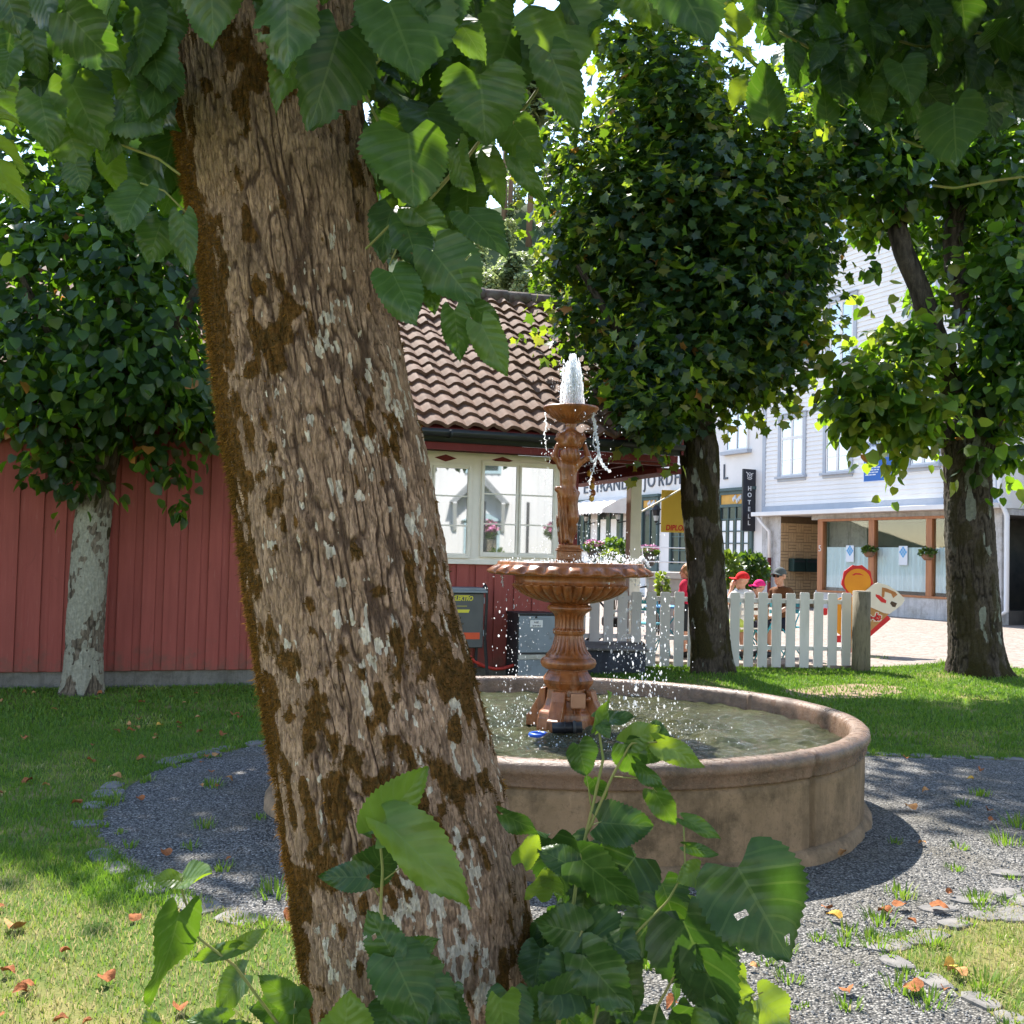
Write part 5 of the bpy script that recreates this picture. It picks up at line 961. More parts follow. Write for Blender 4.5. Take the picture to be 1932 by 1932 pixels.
def fillpoly(n, poly, Y0, Y1, lo=100, hi=150, tone=(.40, .16)):
    k = 0
    while k < n:
        x = r.uniform(min(p[0] for p in poly), max(p[0] for p in poly)); y = r.uniform(min(p[1] for p in poly), max(p[1] for p in poly)); ins = False; j = len(poly) - 1
        for i in range(len(poly)):
            if (poly[i][1] > y) != (poly[j][1] > y) and x < (poly[j][0] - poly[i][0]) * (y - poly[i][1]) / (poly[j][1] - poly[i][1]) + poly[i][0]: ins = not ins
            j = i
        if not ins: continue
        k += 1; Y = r.uniform(Y0, Y1); L = r.uniform(lo, hi) * 2.4 / Y; a = r.gauss(0, .5); LV.px(x, y - L * .5, x + L * math.sin(a), y - L * .5 + L * math.cos(a), Y, r.uniform(.55, 1.15), dY=r.uniform(-.1, .06), tone=min(.9, max(0, r.gauss(*tone))), nrm=(r.gauss(0, .5), -1, r.gauss(.3, .5)))
fillpoly(46, [(-60, -120), (310, -120), (315, 110), (330, 260), (230, 290), (90, 260), (-60, 200)], 2.5, 3.3)
fillpoly(14, [(270, 120), (340, 120), (350, 420), (300, 420)], 3.0, 3.4)
fillpoly(30, [(690, -100), (1130, -100), (1110, 60), (1000, 140), (900, 120), (700, 120)], 2.5, 3.2)
fillpoly(44, [(700, 100), (900, 130), (960, 250), (930, 400), (860, 480), (745, 520), (720, 380), (705, 240)], 2.75, 3.5)
fillpoly(16, [(700, 160), (790, 160), (780, 380), (720, 380)], 2.9, 3.5, 90, 130, (.2, .1))
fillpoly(12, [(330, -140), (700, -140), (690, 0), (340, 0)], 2.2, 2.6)
# unseen crown leaves above the picture, massed to shade leaves and shoots below
rr = np.random.default_rng(78); cen = P[-1]
for i in range(3800):
    a = rr.uniform(0, 2 * pi); q = 2.6 * math.sqrt(rr.random()) + .1; z = rr.uniform(3.1, 5.2); x, y = cen[0] + .3 + q * math.cos(a), YN + .5 + q * math.sin(a)
    if y > .3 and (z - 1.5) / y < .60: continue
    d = rr.normal(0, .6, 3) + (0, 0, -1); d /= np.linalg.norm(d); bs_ = np.array([x, y, z]); LV.add(bs_, bs_ + d * rr.uniform(.10, .17), rr.uniform(.6, 1.1), rr.normal(0, .6, 3) + (0, 0, 1), tone=.45, nt=10, nu=5)
LV.build('crown', M['hero'], tn_)
b = MB()
for pts, r0 in [([(690, 180), (760, 330), (830, 350), (880, 300), (960, 190)], .004), ([(690, 470), (740, 420), (790, 400), (880, 300)], .003), ([(340, 330), (300, 300), (220, 270), (150, 150), (155, 0)], .0035), ([(350, 400), (310, 360), (265, 345)], .0025), ([(960, 240), (1000, 190), (1040, 130), (1060, 60)], .004), ([(1040, 130), (1070, 140)], .002), ([(835, 430), (860, 560), (900, 600), (930, 650)], .003), ([(340, 170), (270, 140), (230, 110)], .003), ([(700, 130), (760, 60), (850, -40)], .004), ([(735, 500), (760, 440), (770, 390)], .002), ([(860, 520), (830, 540), (812, 560)], .002)]:
    Pq = np.array([atY(x, y, 2.6) for x, y in pts]); tt = np.linspace(0, len(pts) - 1, len(pts) * 5); MB().tube(np.stack([np.interp(tt, range(len(pts)), Pq[:, k]) for k in range(3)], -1), r0, 6).build('twig', M['stem'], tn_, True)
b = MB()
for (dx, dy, dz, r0) in ((1.3, -.2, .9, .07), (-1.2, .1, .9, .07), (.3, .9, 1.1, .07), (-.2, -.9, 1.1, .06)):
    A = cen + (0, 0, -.1); b.tube([A, A + np.array([dx, dy, dz]) * .5 + (0, 0, .1), A + np.array([dx, dy, dz])], [r0 * 1.5, r0, r0 * .6], 10)
b.build('limb', M['bark_dark'], tn_, True)
# ------------------------------------------------------------------ shoots at the foot of the trunk
def shoot(label, stems, lv, Y, foot):
    global LV
    t = thing('lime_shoot', label, 'shoot', foot); b = MB()
    for pts, r0 in stems:
        Pq = [atY(x, y, Y) for x, y in pts]
        if pts[0][1] > 1900: Pq = [np.array([Pq[0][0], Y, 0])] + Pq
        Pq = np.array(Pq); m = len(Pq); tt = np.linspace(0, m - 1, m * 5); b.tube(np.stack([np.interp(tt, range(m), Pq[:, k]) for k in range(3)], -1), np.linspace(r0, r0 * .5, m * 5), 7)
    b.build('stem', M['stem'], t, True); L2 = Leaves()
    for q in lv:
        k = dict(q[6]) if len(q) > 6 else {}
        L2.px(*q[:4], Y + q[5], q[4], **k)
    return t, L2
B = {'tone': .92}; D_ = {'tone': .22}; Rg = {'ragged': 4, 'tone': .3}  # high leaf tone stands in for sunlight on single leaves
t, L2 = shoot('thin green shoot with a few bright round leaves left of the big trunk', [([(620, 2050), (516, 1921), (443, 1822), (370, 1766), (344, 1683), (342, 1655)], .0042), ([(443, 1790), (447, 1822)], .0015), ([(370, 1766), (338, 1730)], .002), ([(556, 1888), (552, 1960)], .0015)],
    [(341, 1663, 289, 1656, .95, 0, {'tone': .9, 'nrm': (0, -.5, .9)}), (343, 1662, 400, 1648, .85, 0, {'tone': .9, 'nrm': (0, -.5, .9)}), (338, 1722, 275, 1895, .5, -.05, {'tone': .55, 'nrm': (.9, -.6, .3)}), (445, 1788, 504, 1752, .5, 0, B), (447, 1790, 360, 1812, .32, 0, {'tone': .7}), (462, 1838, 412, 1902, .85, .05, {'tone': .6, 'nrm': (-.5, -.8, .4)}), (556, 1890, 487, 1842, .6, 0, {'tone': .6}), (556, 1890, 592, 1885, 1.3, .02, {'tone': .6}), (560, 1900, 470, 1905, .8, .05, {'tone': .45}), (430, 1925, 350, 1925, .6, 0, {'tone': .6}), (300, 1960, 275, 1900, .9, 0, {'tone': .7}), (470, 1990, 420, 1925, 1.1, 0, {'tone': .5}), (540, 1990, 500, 1930, 1.1, 0, {'tone': .5})], 2.35, (float(atY(640, 1900, 2.35)[0]), 2.35, 0))
L2.build('foliage', M['hero'], t)
t, L2 = shoot('upright shoot with two lime-yellow leaves growing in front of the mossy trunk', [([(722, 2050), (740, 1810), (718, 1716), (722, 1640), (717, 1584), (712, 1565)], .0048), ([(725, 1660), (758, 1635)], .002), ([(715, 1690), (695, 1660)], .002), ([(741, 1809), (735, 1760)], .002)],
    [(712, 1566, 808, 1446, .62, -.03, {'tone': .85, 'fold': .35, 'nrm': (.1, -1, .1)}), (730, 1556, 886, 1716, .48, -.05, {'tone': .95, 'nrm': (.4, -.9, .5)}), (690, 1655, 602, 1655, .6, 0, {'tone': .2}), (697, 1650, 752, 1590, .8, .06, {'tone': .18}), (740, 1803, 694, 1716, .85, -.02, {'tone': .45, 'ragged': 2}), (740, 1806, 830, 1772, .62, 0, {'tone': .5, 'ragged': 3}), (742, 1806, 800, 1935, .95, -.03, {'tone': .45}), (790, 1830, 868, 1925, .75, 0, {'tone': .4, 'ragged': 3}), (640, 1985, 660, 1868, 1.1, -.1, B), (735, 1900, 710, 1990, 1.0, 0, {'tone': .5}), (800, 1880, 890, 1945, .9, .05, {'tone': .25}), (700, 1574, 672, 1560, .5, 0, {'tone': .6}), (716, 1570, 700, 1545, .4, 0, {'tone': .6})], 2.33, (float(atY(730, 1900, 2.33)[0]), 2.33, 0))
L2.build('foliage', M['hero'], t)
t, L2 = shoot('tall leafy shoot rising in front of the basin wall', [([(1040, 2050), (1075, 1760), (1089, 1650), (1102, 1591), (1128, 1478), (1138, 1432), (1132, 1392), (1130, 1370)], .0055), ([(1108, 1571), (1155, 1465), (1190, 1402), (1240, 1400)], .004), ([(1108, 1560), (1135, 1550)], .002), ([(1155, 1465), (1215, 1470), (1240, 1495)], .002), ([(1115, 1520), (1106, 1462)], .002)],
    [(1126, 1374, 1150, 1304, .5, 0, {'tone': .7, 'nrm': (.8, -.7, .2)}), (1130, 1358, 1200, 1352, .62, .02, {'tone': .3}), (1132, 1362, 1150, 1394, .8, 0, {'tone': .5}), (1092, 1404, 1106, 1464, 1.05, 0, {'tone': .35}), (1180, 1402, 1246, 1370, .75, 0, B), (1240, 1400, 1330, 1447, .5, 0, B), (1176, 1404, 1203, 1467, .85, 0, {'tone': .5, 'ragged': 3}), (1232, 1490, 1275, 1555, .6, 0, {'tone': .6}), (1130, 1552, 1233, 1560, .85, 0, {'tone': .22, 'ragged': 1}), (1205, 1420, 1260, 1425, .8, .03, {'tone': .3}), (1118, 1470, 1140, 1510, .8, .02, {'tone': .3}), (1200, 1440, 1256, 1490, .5, 0, {'tone': .4}), (1225, 1385, 1265, 1395, 1.2, .04, {'tone': .3})], 2.62, (float(atY(1060, 1900, 2.62)[0]), 2.62, 0))
L2.build('foliage', M['hero'], t)
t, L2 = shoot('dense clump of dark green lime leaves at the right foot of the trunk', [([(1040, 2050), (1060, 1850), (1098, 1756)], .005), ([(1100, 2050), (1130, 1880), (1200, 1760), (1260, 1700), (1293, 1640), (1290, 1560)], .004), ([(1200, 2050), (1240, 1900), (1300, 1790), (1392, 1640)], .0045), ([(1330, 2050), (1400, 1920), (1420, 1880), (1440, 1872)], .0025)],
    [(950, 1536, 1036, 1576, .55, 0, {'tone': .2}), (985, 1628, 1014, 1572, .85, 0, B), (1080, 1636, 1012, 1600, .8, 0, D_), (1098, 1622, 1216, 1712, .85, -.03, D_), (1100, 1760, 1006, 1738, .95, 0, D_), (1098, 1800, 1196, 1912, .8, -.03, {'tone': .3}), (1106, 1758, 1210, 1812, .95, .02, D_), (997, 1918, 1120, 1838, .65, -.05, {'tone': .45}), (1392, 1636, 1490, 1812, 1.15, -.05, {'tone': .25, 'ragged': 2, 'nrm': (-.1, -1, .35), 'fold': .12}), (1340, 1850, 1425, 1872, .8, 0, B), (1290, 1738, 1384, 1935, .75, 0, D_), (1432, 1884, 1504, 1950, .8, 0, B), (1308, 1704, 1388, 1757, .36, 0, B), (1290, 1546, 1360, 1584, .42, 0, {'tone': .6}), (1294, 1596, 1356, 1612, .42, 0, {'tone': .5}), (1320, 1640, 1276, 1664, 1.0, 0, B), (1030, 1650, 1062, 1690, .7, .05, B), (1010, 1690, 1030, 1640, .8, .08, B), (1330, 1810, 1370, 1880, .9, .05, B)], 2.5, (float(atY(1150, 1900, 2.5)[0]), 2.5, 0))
def fill2(n, poly, Y0, Y1, lo, hi, tone):
    global LV
    sv_ = LV; LV = L2; fillpoly(n, poly, Y0, Y1, lo, hi, tone); LV = sv_
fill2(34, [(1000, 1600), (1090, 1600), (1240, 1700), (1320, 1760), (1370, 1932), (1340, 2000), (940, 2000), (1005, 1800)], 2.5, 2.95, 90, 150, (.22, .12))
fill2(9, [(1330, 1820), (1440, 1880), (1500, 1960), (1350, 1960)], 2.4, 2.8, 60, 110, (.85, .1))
fill2(12, [(560, 1900), (980, 1905), (1000, 2060), (560, 2060)], 2.3, 2.5, 90, 140, (.4, .2))
L2.build('foliage', M['hero'], t)
# ------------------------------------------------------------------ overhanging tree, upper right
LV = Leaves()
to2 = thing('lime_tree', 'leafy branches of another lime tree hanging in at the upper right', 'tree', (3.6, 4.3, 0))
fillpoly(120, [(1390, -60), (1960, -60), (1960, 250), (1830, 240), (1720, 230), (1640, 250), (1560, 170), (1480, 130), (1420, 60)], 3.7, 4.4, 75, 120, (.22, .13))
fillpoly(330, [(1410, -140), (2000, -140), (2000, 190), (1800, 200), (1600, 170), (1470, 80)], 4.2, 5.4, 80, 125, (.18, .12))  # low tones also paint crown shade into the leaf colour
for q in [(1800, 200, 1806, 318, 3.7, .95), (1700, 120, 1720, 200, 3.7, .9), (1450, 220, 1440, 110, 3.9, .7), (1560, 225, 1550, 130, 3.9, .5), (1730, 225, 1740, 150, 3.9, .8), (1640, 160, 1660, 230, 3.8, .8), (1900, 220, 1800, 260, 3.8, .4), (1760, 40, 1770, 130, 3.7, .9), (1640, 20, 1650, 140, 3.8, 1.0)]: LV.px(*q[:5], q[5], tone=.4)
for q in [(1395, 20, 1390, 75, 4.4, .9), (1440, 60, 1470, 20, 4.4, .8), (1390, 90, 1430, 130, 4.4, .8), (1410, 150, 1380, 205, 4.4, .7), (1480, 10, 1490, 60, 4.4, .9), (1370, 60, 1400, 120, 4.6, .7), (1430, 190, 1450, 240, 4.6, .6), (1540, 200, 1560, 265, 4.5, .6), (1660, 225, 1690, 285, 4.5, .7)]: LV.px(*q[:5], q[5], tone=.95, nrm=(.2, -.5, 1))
rr = np.random.default_rng(79)
for i in range(2800):  # unseen leaves massed overhead to shade the hanging ones
    x, y, z = rr.uniform(1.3, 5.4), rr.uniform(2.9, 6.8), rr.uniform(3.3, 5.6)
    if (z - 1.5) / y < .47 and x / y < .5: continue
    d = rr.normal(0, .6, 3) + (0, 0, -1); d /= np.linalg.norm(d); bs_ = np.array([x, y, z]); LV.add(bs_, bs_ + d * rr.uniform(.12, .19), rr.uniform(.6, 1.1), rr.normal(0, .6, 3) + (0, 0, 1), tone=.4, nt=8, nu=5)
LV.build('crown', M['hero'], to2)
b = MB()
for pts in [[(1740, -40), (1690, 60), (1600, 130), (1470, 60)], [(1960, 100), (1850, 60), (1740, 90), (1640, 60)], [(1960, 330), (1880, 340), (1800, 355), (1760, 350)], [(1700, 262), (1740, 278), (1790, 262), (1820, 240)], [(1980, 0), (1850, 150), (1800, 210)]]:
    Pq = np.array([atY(x, y, 4.0) for x, y in pts]); tt = np.linspace(0, 3, 18) if len(pts) == 4 else np.linspace(0, 2, 12); MB().tube(np.stack([np.interp(tt, range(len(pts)), Pq[:, k]) for k in range(3)], -1), .005, 6).build('twig', M['stem'], to2, True)
bark('trunk', np.array([(3.6, 4.3, -.05), (3.58, 4.3, 1.2), (3.55, 4.3, 2.6), (3.5, 4.3, 3.8), (3.4, 4.3, 5.0)]), np.array([.30, .24, .22, .18, .08]), M['bark_dark'], to2, 120, 70, .01, .04, 44)
b = MB()
for (dx, dy, dz) in ((-1.6, -.2, .5), (-1.0, .9, .8), (.9, .2, 1.0)): A = np.array([3.5, 4.3, 3.6]); b.tube([A, A + np.array([dx, dy, dz]) * .5 + (0, 0, .15), A + np.array([dx, dy, dz])], [.08, .06, .03], 9)
b.build('branch', M['bark_dark'], to2, True)
# ================================================================== fallen leaves
def dead(seed, kind):
    L = Leaves(); r = np.random.default_rng(seed); L.add((0, -.05, 0), (0, .05, 0), r.uniform(.9, 1.2), (0, 0, 1), arch=r.uniform(.2, .5), fold=r.uniform(.3, .8), nt=12, nu=7, seed=seed)
    V = np.concatenate(L.V); V[:, 2] -= V[:, 2].min(); return V, np.concatenate(L.Q)
DM = [(dead(i, 0), m) for i, m in enumerate((M['leafdry'], M['leafdry2'], M['leafdry'], M['leafyel'], M['leafdry']))]
protos = []
for (V, Q_), m in DM:
    o = mesh_np('fallen_leaf', V, [Q_], m, None, True); protos.append(o)
used = set(); rr = np.random.default_rng(90)
def put_dead(x, y, k, size, label, group=None, tilt=.2):
    o = protos[k] if k not in used else protos[k].copy()
    if k in used: COL.objects.link(o)
    used.add(k); o.location = (float(x), float(y), float(ghgt(x, y)) + .016); o.rotation_euler = (rr.normal(0, tilt), rr.normal(0, tilt), rr.uniform(0, 6.3)); o.scale = (size * .58,) * 3; tag(o, label, 'leaf', group)
g_ = 'fallen leaves'
for (px, py, k, s, lab) in [(22, 1762, 1, 1.35, 'large orange-brown dry leaf on the sunny grass at the left edge'), (1570, 1738, 3, 1.0, 'curled yellow leaf on gravel beside the big ragged green leaf'), (1560, 1722, 0, .8, 'small red-brown leaf beside the curled yellow leaf'), (1700, 1717, 0, 1.0, 'red curled leaf on flat stone, left one of two together'), (1775, 1722, 0, 1.2, 'red curled leaf on flat stone, right one of two together'), (1465, 1531, 1, 0, ''), (1800, 1846, 1, 1.1, 'pale orange leaf on the stone edging of the path'), (1790, 1832, 3, .9, 'yellow leaf half under an orange leaf on the stone edging'), (1590, 1617, 1, .95, 'brown dry leaf in the round shadow beside the basin wall'), (1715, 1530, 1, 1.2, 'pale dry leaf on sunlit gravel right of the basin'), (1865, 1535, 2, .9, 'pinkish brown leaf on shaded gravel at right'), (1850, 1458, 2, .8, 'brown leaf lying on the shaded path far right'), (299, 1373, 3, .9, 'bright yellow leaf on the shaded lawn'), (262, 1513, 2, .9, 'rust brown leaf on lawn near the gravel'), (55, 1480, 2, 1.1, 'rust brown leaf at left on the shaded lawn'), (610, 1463, 1, 1.1, 'pale long dry leaf on gravel left of the trunk'), (310, 1616, 2, 1.0, 'red-brown leaf on ring stones left of the trunk'), (545, 1740, 2, 1.0, 'orange-brown leaf beside the trunk on the stones'), (1830, 1475, 3, .7, 'small yellow-brown leaf on the far path'), (430, 1475, 1, .8, 'pale leaf on gravel near the ring edge'), (1720, 1875, 0, 1.1, 'red leaf pile among dry grass on the path'), (1600, 1880, 0, .9, 'orange leaf near the bottom shoot')]:
    if s: g = ground(px, py); put_dead(g[0], g[1], k, s, lab)
cnt = 0
while cnt < 46:
    x, y = rr.uniform(-5.2, -1.2), rr.uniform(5.2, 11.2)
    if bool(is_gravel(x, y)) or np.hypot(x - PC[0], y - PC[1]) < 2.8 or abs(x) > .5 * y + .1: continue
    put_dead(x, y, int(rr.choice([0, 1, 2, 2, 4])), rr.uniform(.55, 1.1), 'small curled dry leaf scattered on the shaded lawn before the red house', 'dry leaves scattered on the left lawn'); cnt += 1
for i in range(16):
    y = rr.uniform(3.3, 4.6); put_dead(rr.uniform(-.46 * y, -.8), y, int(rr.choice([0, 2, 4])), rr.uniform(.5, .9), 'red-brown dry leaf sunk in the sunlit grass at lower left', 'dry leaves in the lower left grass')
cnt = 0
while cnt < 26:
    y = rr.uniform(3.2, 8.4); x = rr.uniform(-2.6, .5 * y)
    if not bool(is_gravel(x, y)) or np.hypot(x - PC[0], y - PC[1]) < 1.95: continue
    put_dead(x, y, int(rr.choice([0, 1, 2, 4])), rr.uniform(.4, .9), 'small dry brown leaf lying on the grey gravel', 'dry leaves scattered on the gravel'); cnt += 1
# ================================================================== street buildings
BF = Fr((8.08, 35.3, 0), (.4107, -.9118, 0), (-.9118, -.4107, 0))
M['white'] = simple('white_clapboard', (.76, .74, .72), (.69, .675, .66), 1.5, .55, .3, .1, 30, (1, 1, .3)); M['plaster'] = simple('white_plaster', (.74, .72, .70), (.67, .655, .64), 1.2, .8, .2, .15, 40)
M['trim'] = simple('grey_blue_trim', (.40, .43, .48), (.36, .39, .44), 4, .55, .3); M['basew'] = concmat('base_wall', (.54, .53, .52), (.46, .455, .45), (.34, .32, .29))
M['wood'] = simple('orange_wood', (.40, .165, .065), (.30, .12, .05), 14, .5, .35, .2, 40, (1, 1, .12)); M['sky_pane'] = glassmat('street_pane', (.10, .17, .26), .30)  # blue body of the street pane stands in for reflected sky
M['teal'] = simple('dark_green_paint', (.06, .10, .10), (.045, .08, .08), 5, .5, .35); M['ochre'] = simple('ochre_panel', (.60, .34, .075), (.52, .29, .065), 6, .6); M['dpane'] = glassmat('dark_pane', (.03, .035, .035), .22)
M['curtain'] = simple('curtain', (.84, .86, .87), (.80, .82, .83), 8, .9, .1); M['clear'] = trans_glass('shop_glass', .06)
bx = lambda x, y=1000, d=0: BF.px(x, y, d)[0]
bzz = lambda x, y, d=0: BF.px(x, y, d)[1]
s0, s1 = bx(1438), bx(1890, 1000)
bw = thing('white_building', 'tall white clapboard building with shop windows framed in orange wood', 'building', BF.p((s0 + s1) / 2, 0, PLZ))
zc = bzz(1600, 962); zt_ = 13.0
b = MB(); z = zc + .22
while z < zt_:
    b.add([BF.p(s0, .0, z), BF.p(s1, .0, z), BF.p(s1, .026, z), BF.p(s0, .026, z), BF.p(s0, .004, z + .137), BF.p(s1, .004, z + .137), BF.p(s0, -.02, z + .137), BF.p(s1, -.02, z + .137)], [[(0, 1, 2, 3), (3, 2, 5, 4), (4, 5, 7, 6)]]); z += .137
b.build('clapboard', M['white'], bw)
b = MB(); b.box(BF, s0 + .01, s1 - .01, -9, -.021, zc - .1, zt_); b.box(BF, s0 + .01, s1 - .01, -9, -2.2, 0, zc - .1); b.build('body', M['plaster'], bw)
b = MB(); b.poly(Fr(BF.p(s0 - .3, 0, 0), BF.n, BF.e), [(.5, zt_ - .1), (-4.5, zt_ + 3.2), (-9.5, zt_ - .1)], 0, s1 - s0 + .6); b.build('roof', simple('slate_roof', (.07, .07, .075), (.05, .05, .055), 6), bw)
b = MB(); b.box(BF, s0, s1, -.02, .035, zc + .02, zc + .215); b.box(BF, s0, s0 + .16, -.02, .04, zc + .22, zt_); b.box(BF, s1 - .16, s1, -.02, .04, zc + .22, zt_); b.build('corner_trim', M['trim'], bw)
b = MB(); b.box(BF, s0 - .05, s1 + .05, -.3, .42, zc - .11, zc + .018); b.build('canopy', M['white'], bw, False, .01)
def bwin(x0, x1, y0, y1, yh=None):
    a0, a1 = bx(x0, y1), bx(x1, y1); xm = (x0 + x1) / 2; z0, z1 = bzz(xm, y1), bzz(xm, y0); t = .13; f = MB()
    f.box(BF, a0, a0 + t, .0, .055, z0 + .1, z1 - .18); f.box(BF, a1 - t, a1, .0, .055, z0 + .1, z1 - .18); f.box(BF, a0 - .03, a1 + .03, .0, .075, z1 - .18, z1 - .03); f.box(BF, a0 - .06, a1 + .06, .0, .11, z1 - .03, z1)
    w = f.build('window', M['trim'], bw, False, .004); f = MB(); f.box(BF, a0 - .05, a1 + .05, .0, .14, z0 + .03, z0 + .1); f.box(BF, a0, a1, .0, .05, z0 - .06, z0 + .03); f.build('sill', M['trim'], w)
    i0, i1, j0, j1 = a0 + t + .01, a1 - t - .01, z0 + .1, z1 - .18; f = MB(); k = .06; m = (i0 + i1) / 2; zz = j0 + (j1 - j0) * .66
    for q in ((i0, i1, j0, j0 + k), (i0, i1, j1 - k, j1), (i0, i0 + k, j0 + k, j1 - k), (i1 - k, i1, j0 + k, j1 - k), (i0 + k, i1 - k, zz - .045, zz + .045)): f.box(BF, q[0], q[1], .0, .04, q[2], q[3])
    f.box(BF, m - .05, m + .05, .0, .045, j0 + k, zz - .045); f.box(BF, m - .05, m + .05, .0, .045, zz + .045, j1 - k); f.box(BF, i0 + k, m - .05, .0, .03, j0 + (zz - j0) * .42, j0 + (zz - j0) * .42 + .025); f.box(BF, m + .05, i1 - k, .0, .03, j0 + (zz - j0) * .42, j0 + (zz - j0) * .42 + .025)
    f.build('frame', M['white'], w, False, .003); f = MB(); f.box(BF, i0 + .02, i1 - .02, .0, .026, j0 + .02, j1 - .02); f.build('pane', M['sky_pane'], w)
for q in ((1469, 1521, 779, 904), (1554, 1610, 776, 897), (1713, 1775, 752, 884), (1561, 1617, 556, 690), (1478, 1526, 572, 690), (1716, 1774, 520, 672), (1568, 1622, 330, 466), (1486, 1532, 362, 480), (1722, 1780, 290, 440)): bwin(*q)
# ground floor
zb0 = PLZ - .05; sh = bzz(1600, 1113); ht = bzz(1600, 983)
b = MB(); b.box(BF, bx(1541), s1, -.25, .03, zb0, sh - .06); b.box(BF, bx(1530), s1, -2.2, -.02, ht + .06, zc - .115); b.box(BF, bx(1800), s1, -.25, .0, sh - .06, ht + .06); b.build('base_wall', M['basew'], bw)
b = MB(); b.box(BF, s0, bx(1473), -1.9, .0, zb0, zc - .115); b.box(BF, bx(1473) + .001, bx(1541) - .001, -2.1, -1.95, zb0, zc - .115); b.build('pillar', M['basew'], bw)
b = MB(); k = 0; cs = .30; a = bx(1473); rt = random.Random(8); TF_ = Fr(BF.p(a + .001, 0, 0), -BF.n, BF.e)
for i in range(6):
    for j in range(11):
        u, z = .0 + i * cs, zb0 + j * cs
        if z + cs > zc - .11: continue
        for q in range(3):
            e = .008
            if (i + j) % 2: b.box(TF_, u + e, u + cs - e, .002, .02, z + q * cs / 3 + e, z + (q + 1) * cs / 3 - e)
            else: b.box(TF_, u + q * cs / 3 + e, u + (q + 1) * cs / 3 - e, .002, .02, z + e, z + cs - e)
b.build('tile_cladding', simple('tan_tile', (.62, .43, .24), (.52, .36, .195), 10, .7), bw)
b = MB(); b.box(TF_, 0, 1.85, -.0005, .006, zb0, zc - .12); b.build('tile_grout', simple('grout', (.16, .11, .06)), bw)
b = MB()
for (x0, x1) in ((1545, 1554.6), (1641, 1652), (1749.5, 1761)): b.box(BF, bx(x0), bx(x1), -.10, .05, sh - .04, ht)
b.box(BF, bx(1545), bx(1800), -.10, .055, ht + .001, ht + .075); b.box(BF, bx(1545), bx(1800), -.10, .06, sh - .1, sh - .041); b.box(BF, bx(1799), bx(1806), -.1, .05, sh - .04, ht); b.build('shop_frame', M['wood'], bw, False, .006)
for (x0, x1) in ((1554.8, 1640.8), (1652.2, 1749.3), (1761.2, 1799)):
    p, q = bx(x0), bx(x1); g = MB(); g.box(BF, p, q, -.03, -.02, sh - .04, ht); so = g.build('shop_window', M['clear'], bw)
    zz = sh + (ht - sh) * .62; n = 60; ss = np.linspace(p + .02, q - .02, n); dd = -.085 + .03 * np.sin(ss * 42 + np.sin(ss * 9) * 2) + .012 * np.sin(ss * 90); V = [BF.p(s, d, z) for s, d in zip(ss, dd) for z in (sh + .05, zz)]
    mesh_np('curtain', np.array(V), [[(2 * i, 2 * i + 2, 2 * i + 3, 2 * i + 1) for i in range(n - 1)]], M['curtain'], so, True)
b = MB(); b.box(BF, bx(1546), s1 - .05, -2.19, -2.1, zb0, ht + .05); b.box(BF, bx(1546), s1 - .05, -2.1, -.3, zb0, zb0 + .4); b.build('interior', simple('shop_interior', (.05, .048, .045), (.09, .08, .07), 3), bw)
b = MB(); b.tube([BF.p(bx(1545) + .09, .051, ht - .9 + .0), BF.p(bx(1545) + .09, .052, ht - .9)], .001); 
b = MB(); put_text(b, BF, '5', (bx(1545) + bx(1554.6)) / 2, .053, bzz(1550, 1040, .053), .26, 1, .004); b.build('house_number', whi, bw)
def pipe(name, pts, r, mat, par):
    return MB().tube(pts, r, 10).build(name, mat, par, True)
sp_ = bx(1448); pipe('downpipe', [BF.p(s0 + .15, .3, zc - .12), BF.p(s0 + .3, .28, zc - .3), BF.p(sp_ + .25, .12, zc - .6), BF.p(sp_ + .25, .1, bzz(1448, 1052))], .055, M['white'], bw); pipe('downpipe', [BF.p(sp_ + .25, .1, bzz(1448, 1052)), BF.p(sp_ + .25, .1, PLZ)], .06, M['darkred'], bw)
e_ = s1 + .02; pipe('downpipe', [BF.p(e_, .1, zt_), BF.p(e_, .1, zc + .1), BF.p(e_ + .22, .1, zc - .3), BF.p(e_ + .22, .1, PLZ + .35), BF.p(e_ + .05, .25, PLZ + .2)], .06, M['white'], bw)
# things on it
for i, (x0, x1, lab) in enumerate(((1498, 1520, 'dark green mailbox on the tile wall, the one farther from the shop window'), (1522, 1544, 'dark green mailbox on the tile wall next to the shop window'))):
    p, q = TF_.px(x0, 1066, .3)[0], TF_.px(x1, 1066, .3)[0]; z0, z1 = TF_.px(1520, 1079, .3)[1], TF_.px(1520, 1054, .3)[1]; t = thing('mailbox', lab, 'mailbox', TF_.p((p + q) / 2, .02, z0)); gm = simple('green_box', (.012, .035, .03), (.01, .028, .025))
    b = MB(); b.box(TF_, p, q, .022, .3, z0, z1); b.build('body', gm, t, False, .02); b = MB(); b.box(TF_, p + .02, q - .02, .301, .315, z1 - .12, z1 - .06); b.build('flap', blk, t)
def leafball(name, c, rad, n, size, mat, parent, seed, tone=(.5, .2)):
    r = np.random.default_rng(seed); d = r.normal(0, 1, (n, 3)); d /= np.linalg.norm(d, axis=1)[:, None]; P = np.array(c) + d * np.array(rad) * (.4 + .6 * r.random(n) ** .5)[:, None]
    return place_leaves(name, LT, P, d + r.normal(0, .5, (n, 3)), d * .5 + (0, -.2, .6) + r.normal(0, .4, (n, 3)), size * r.uniform(.6, 1.2, n), np.clip(r.normal(tone[0], tone[1], n), 0, 1), mat, parent)
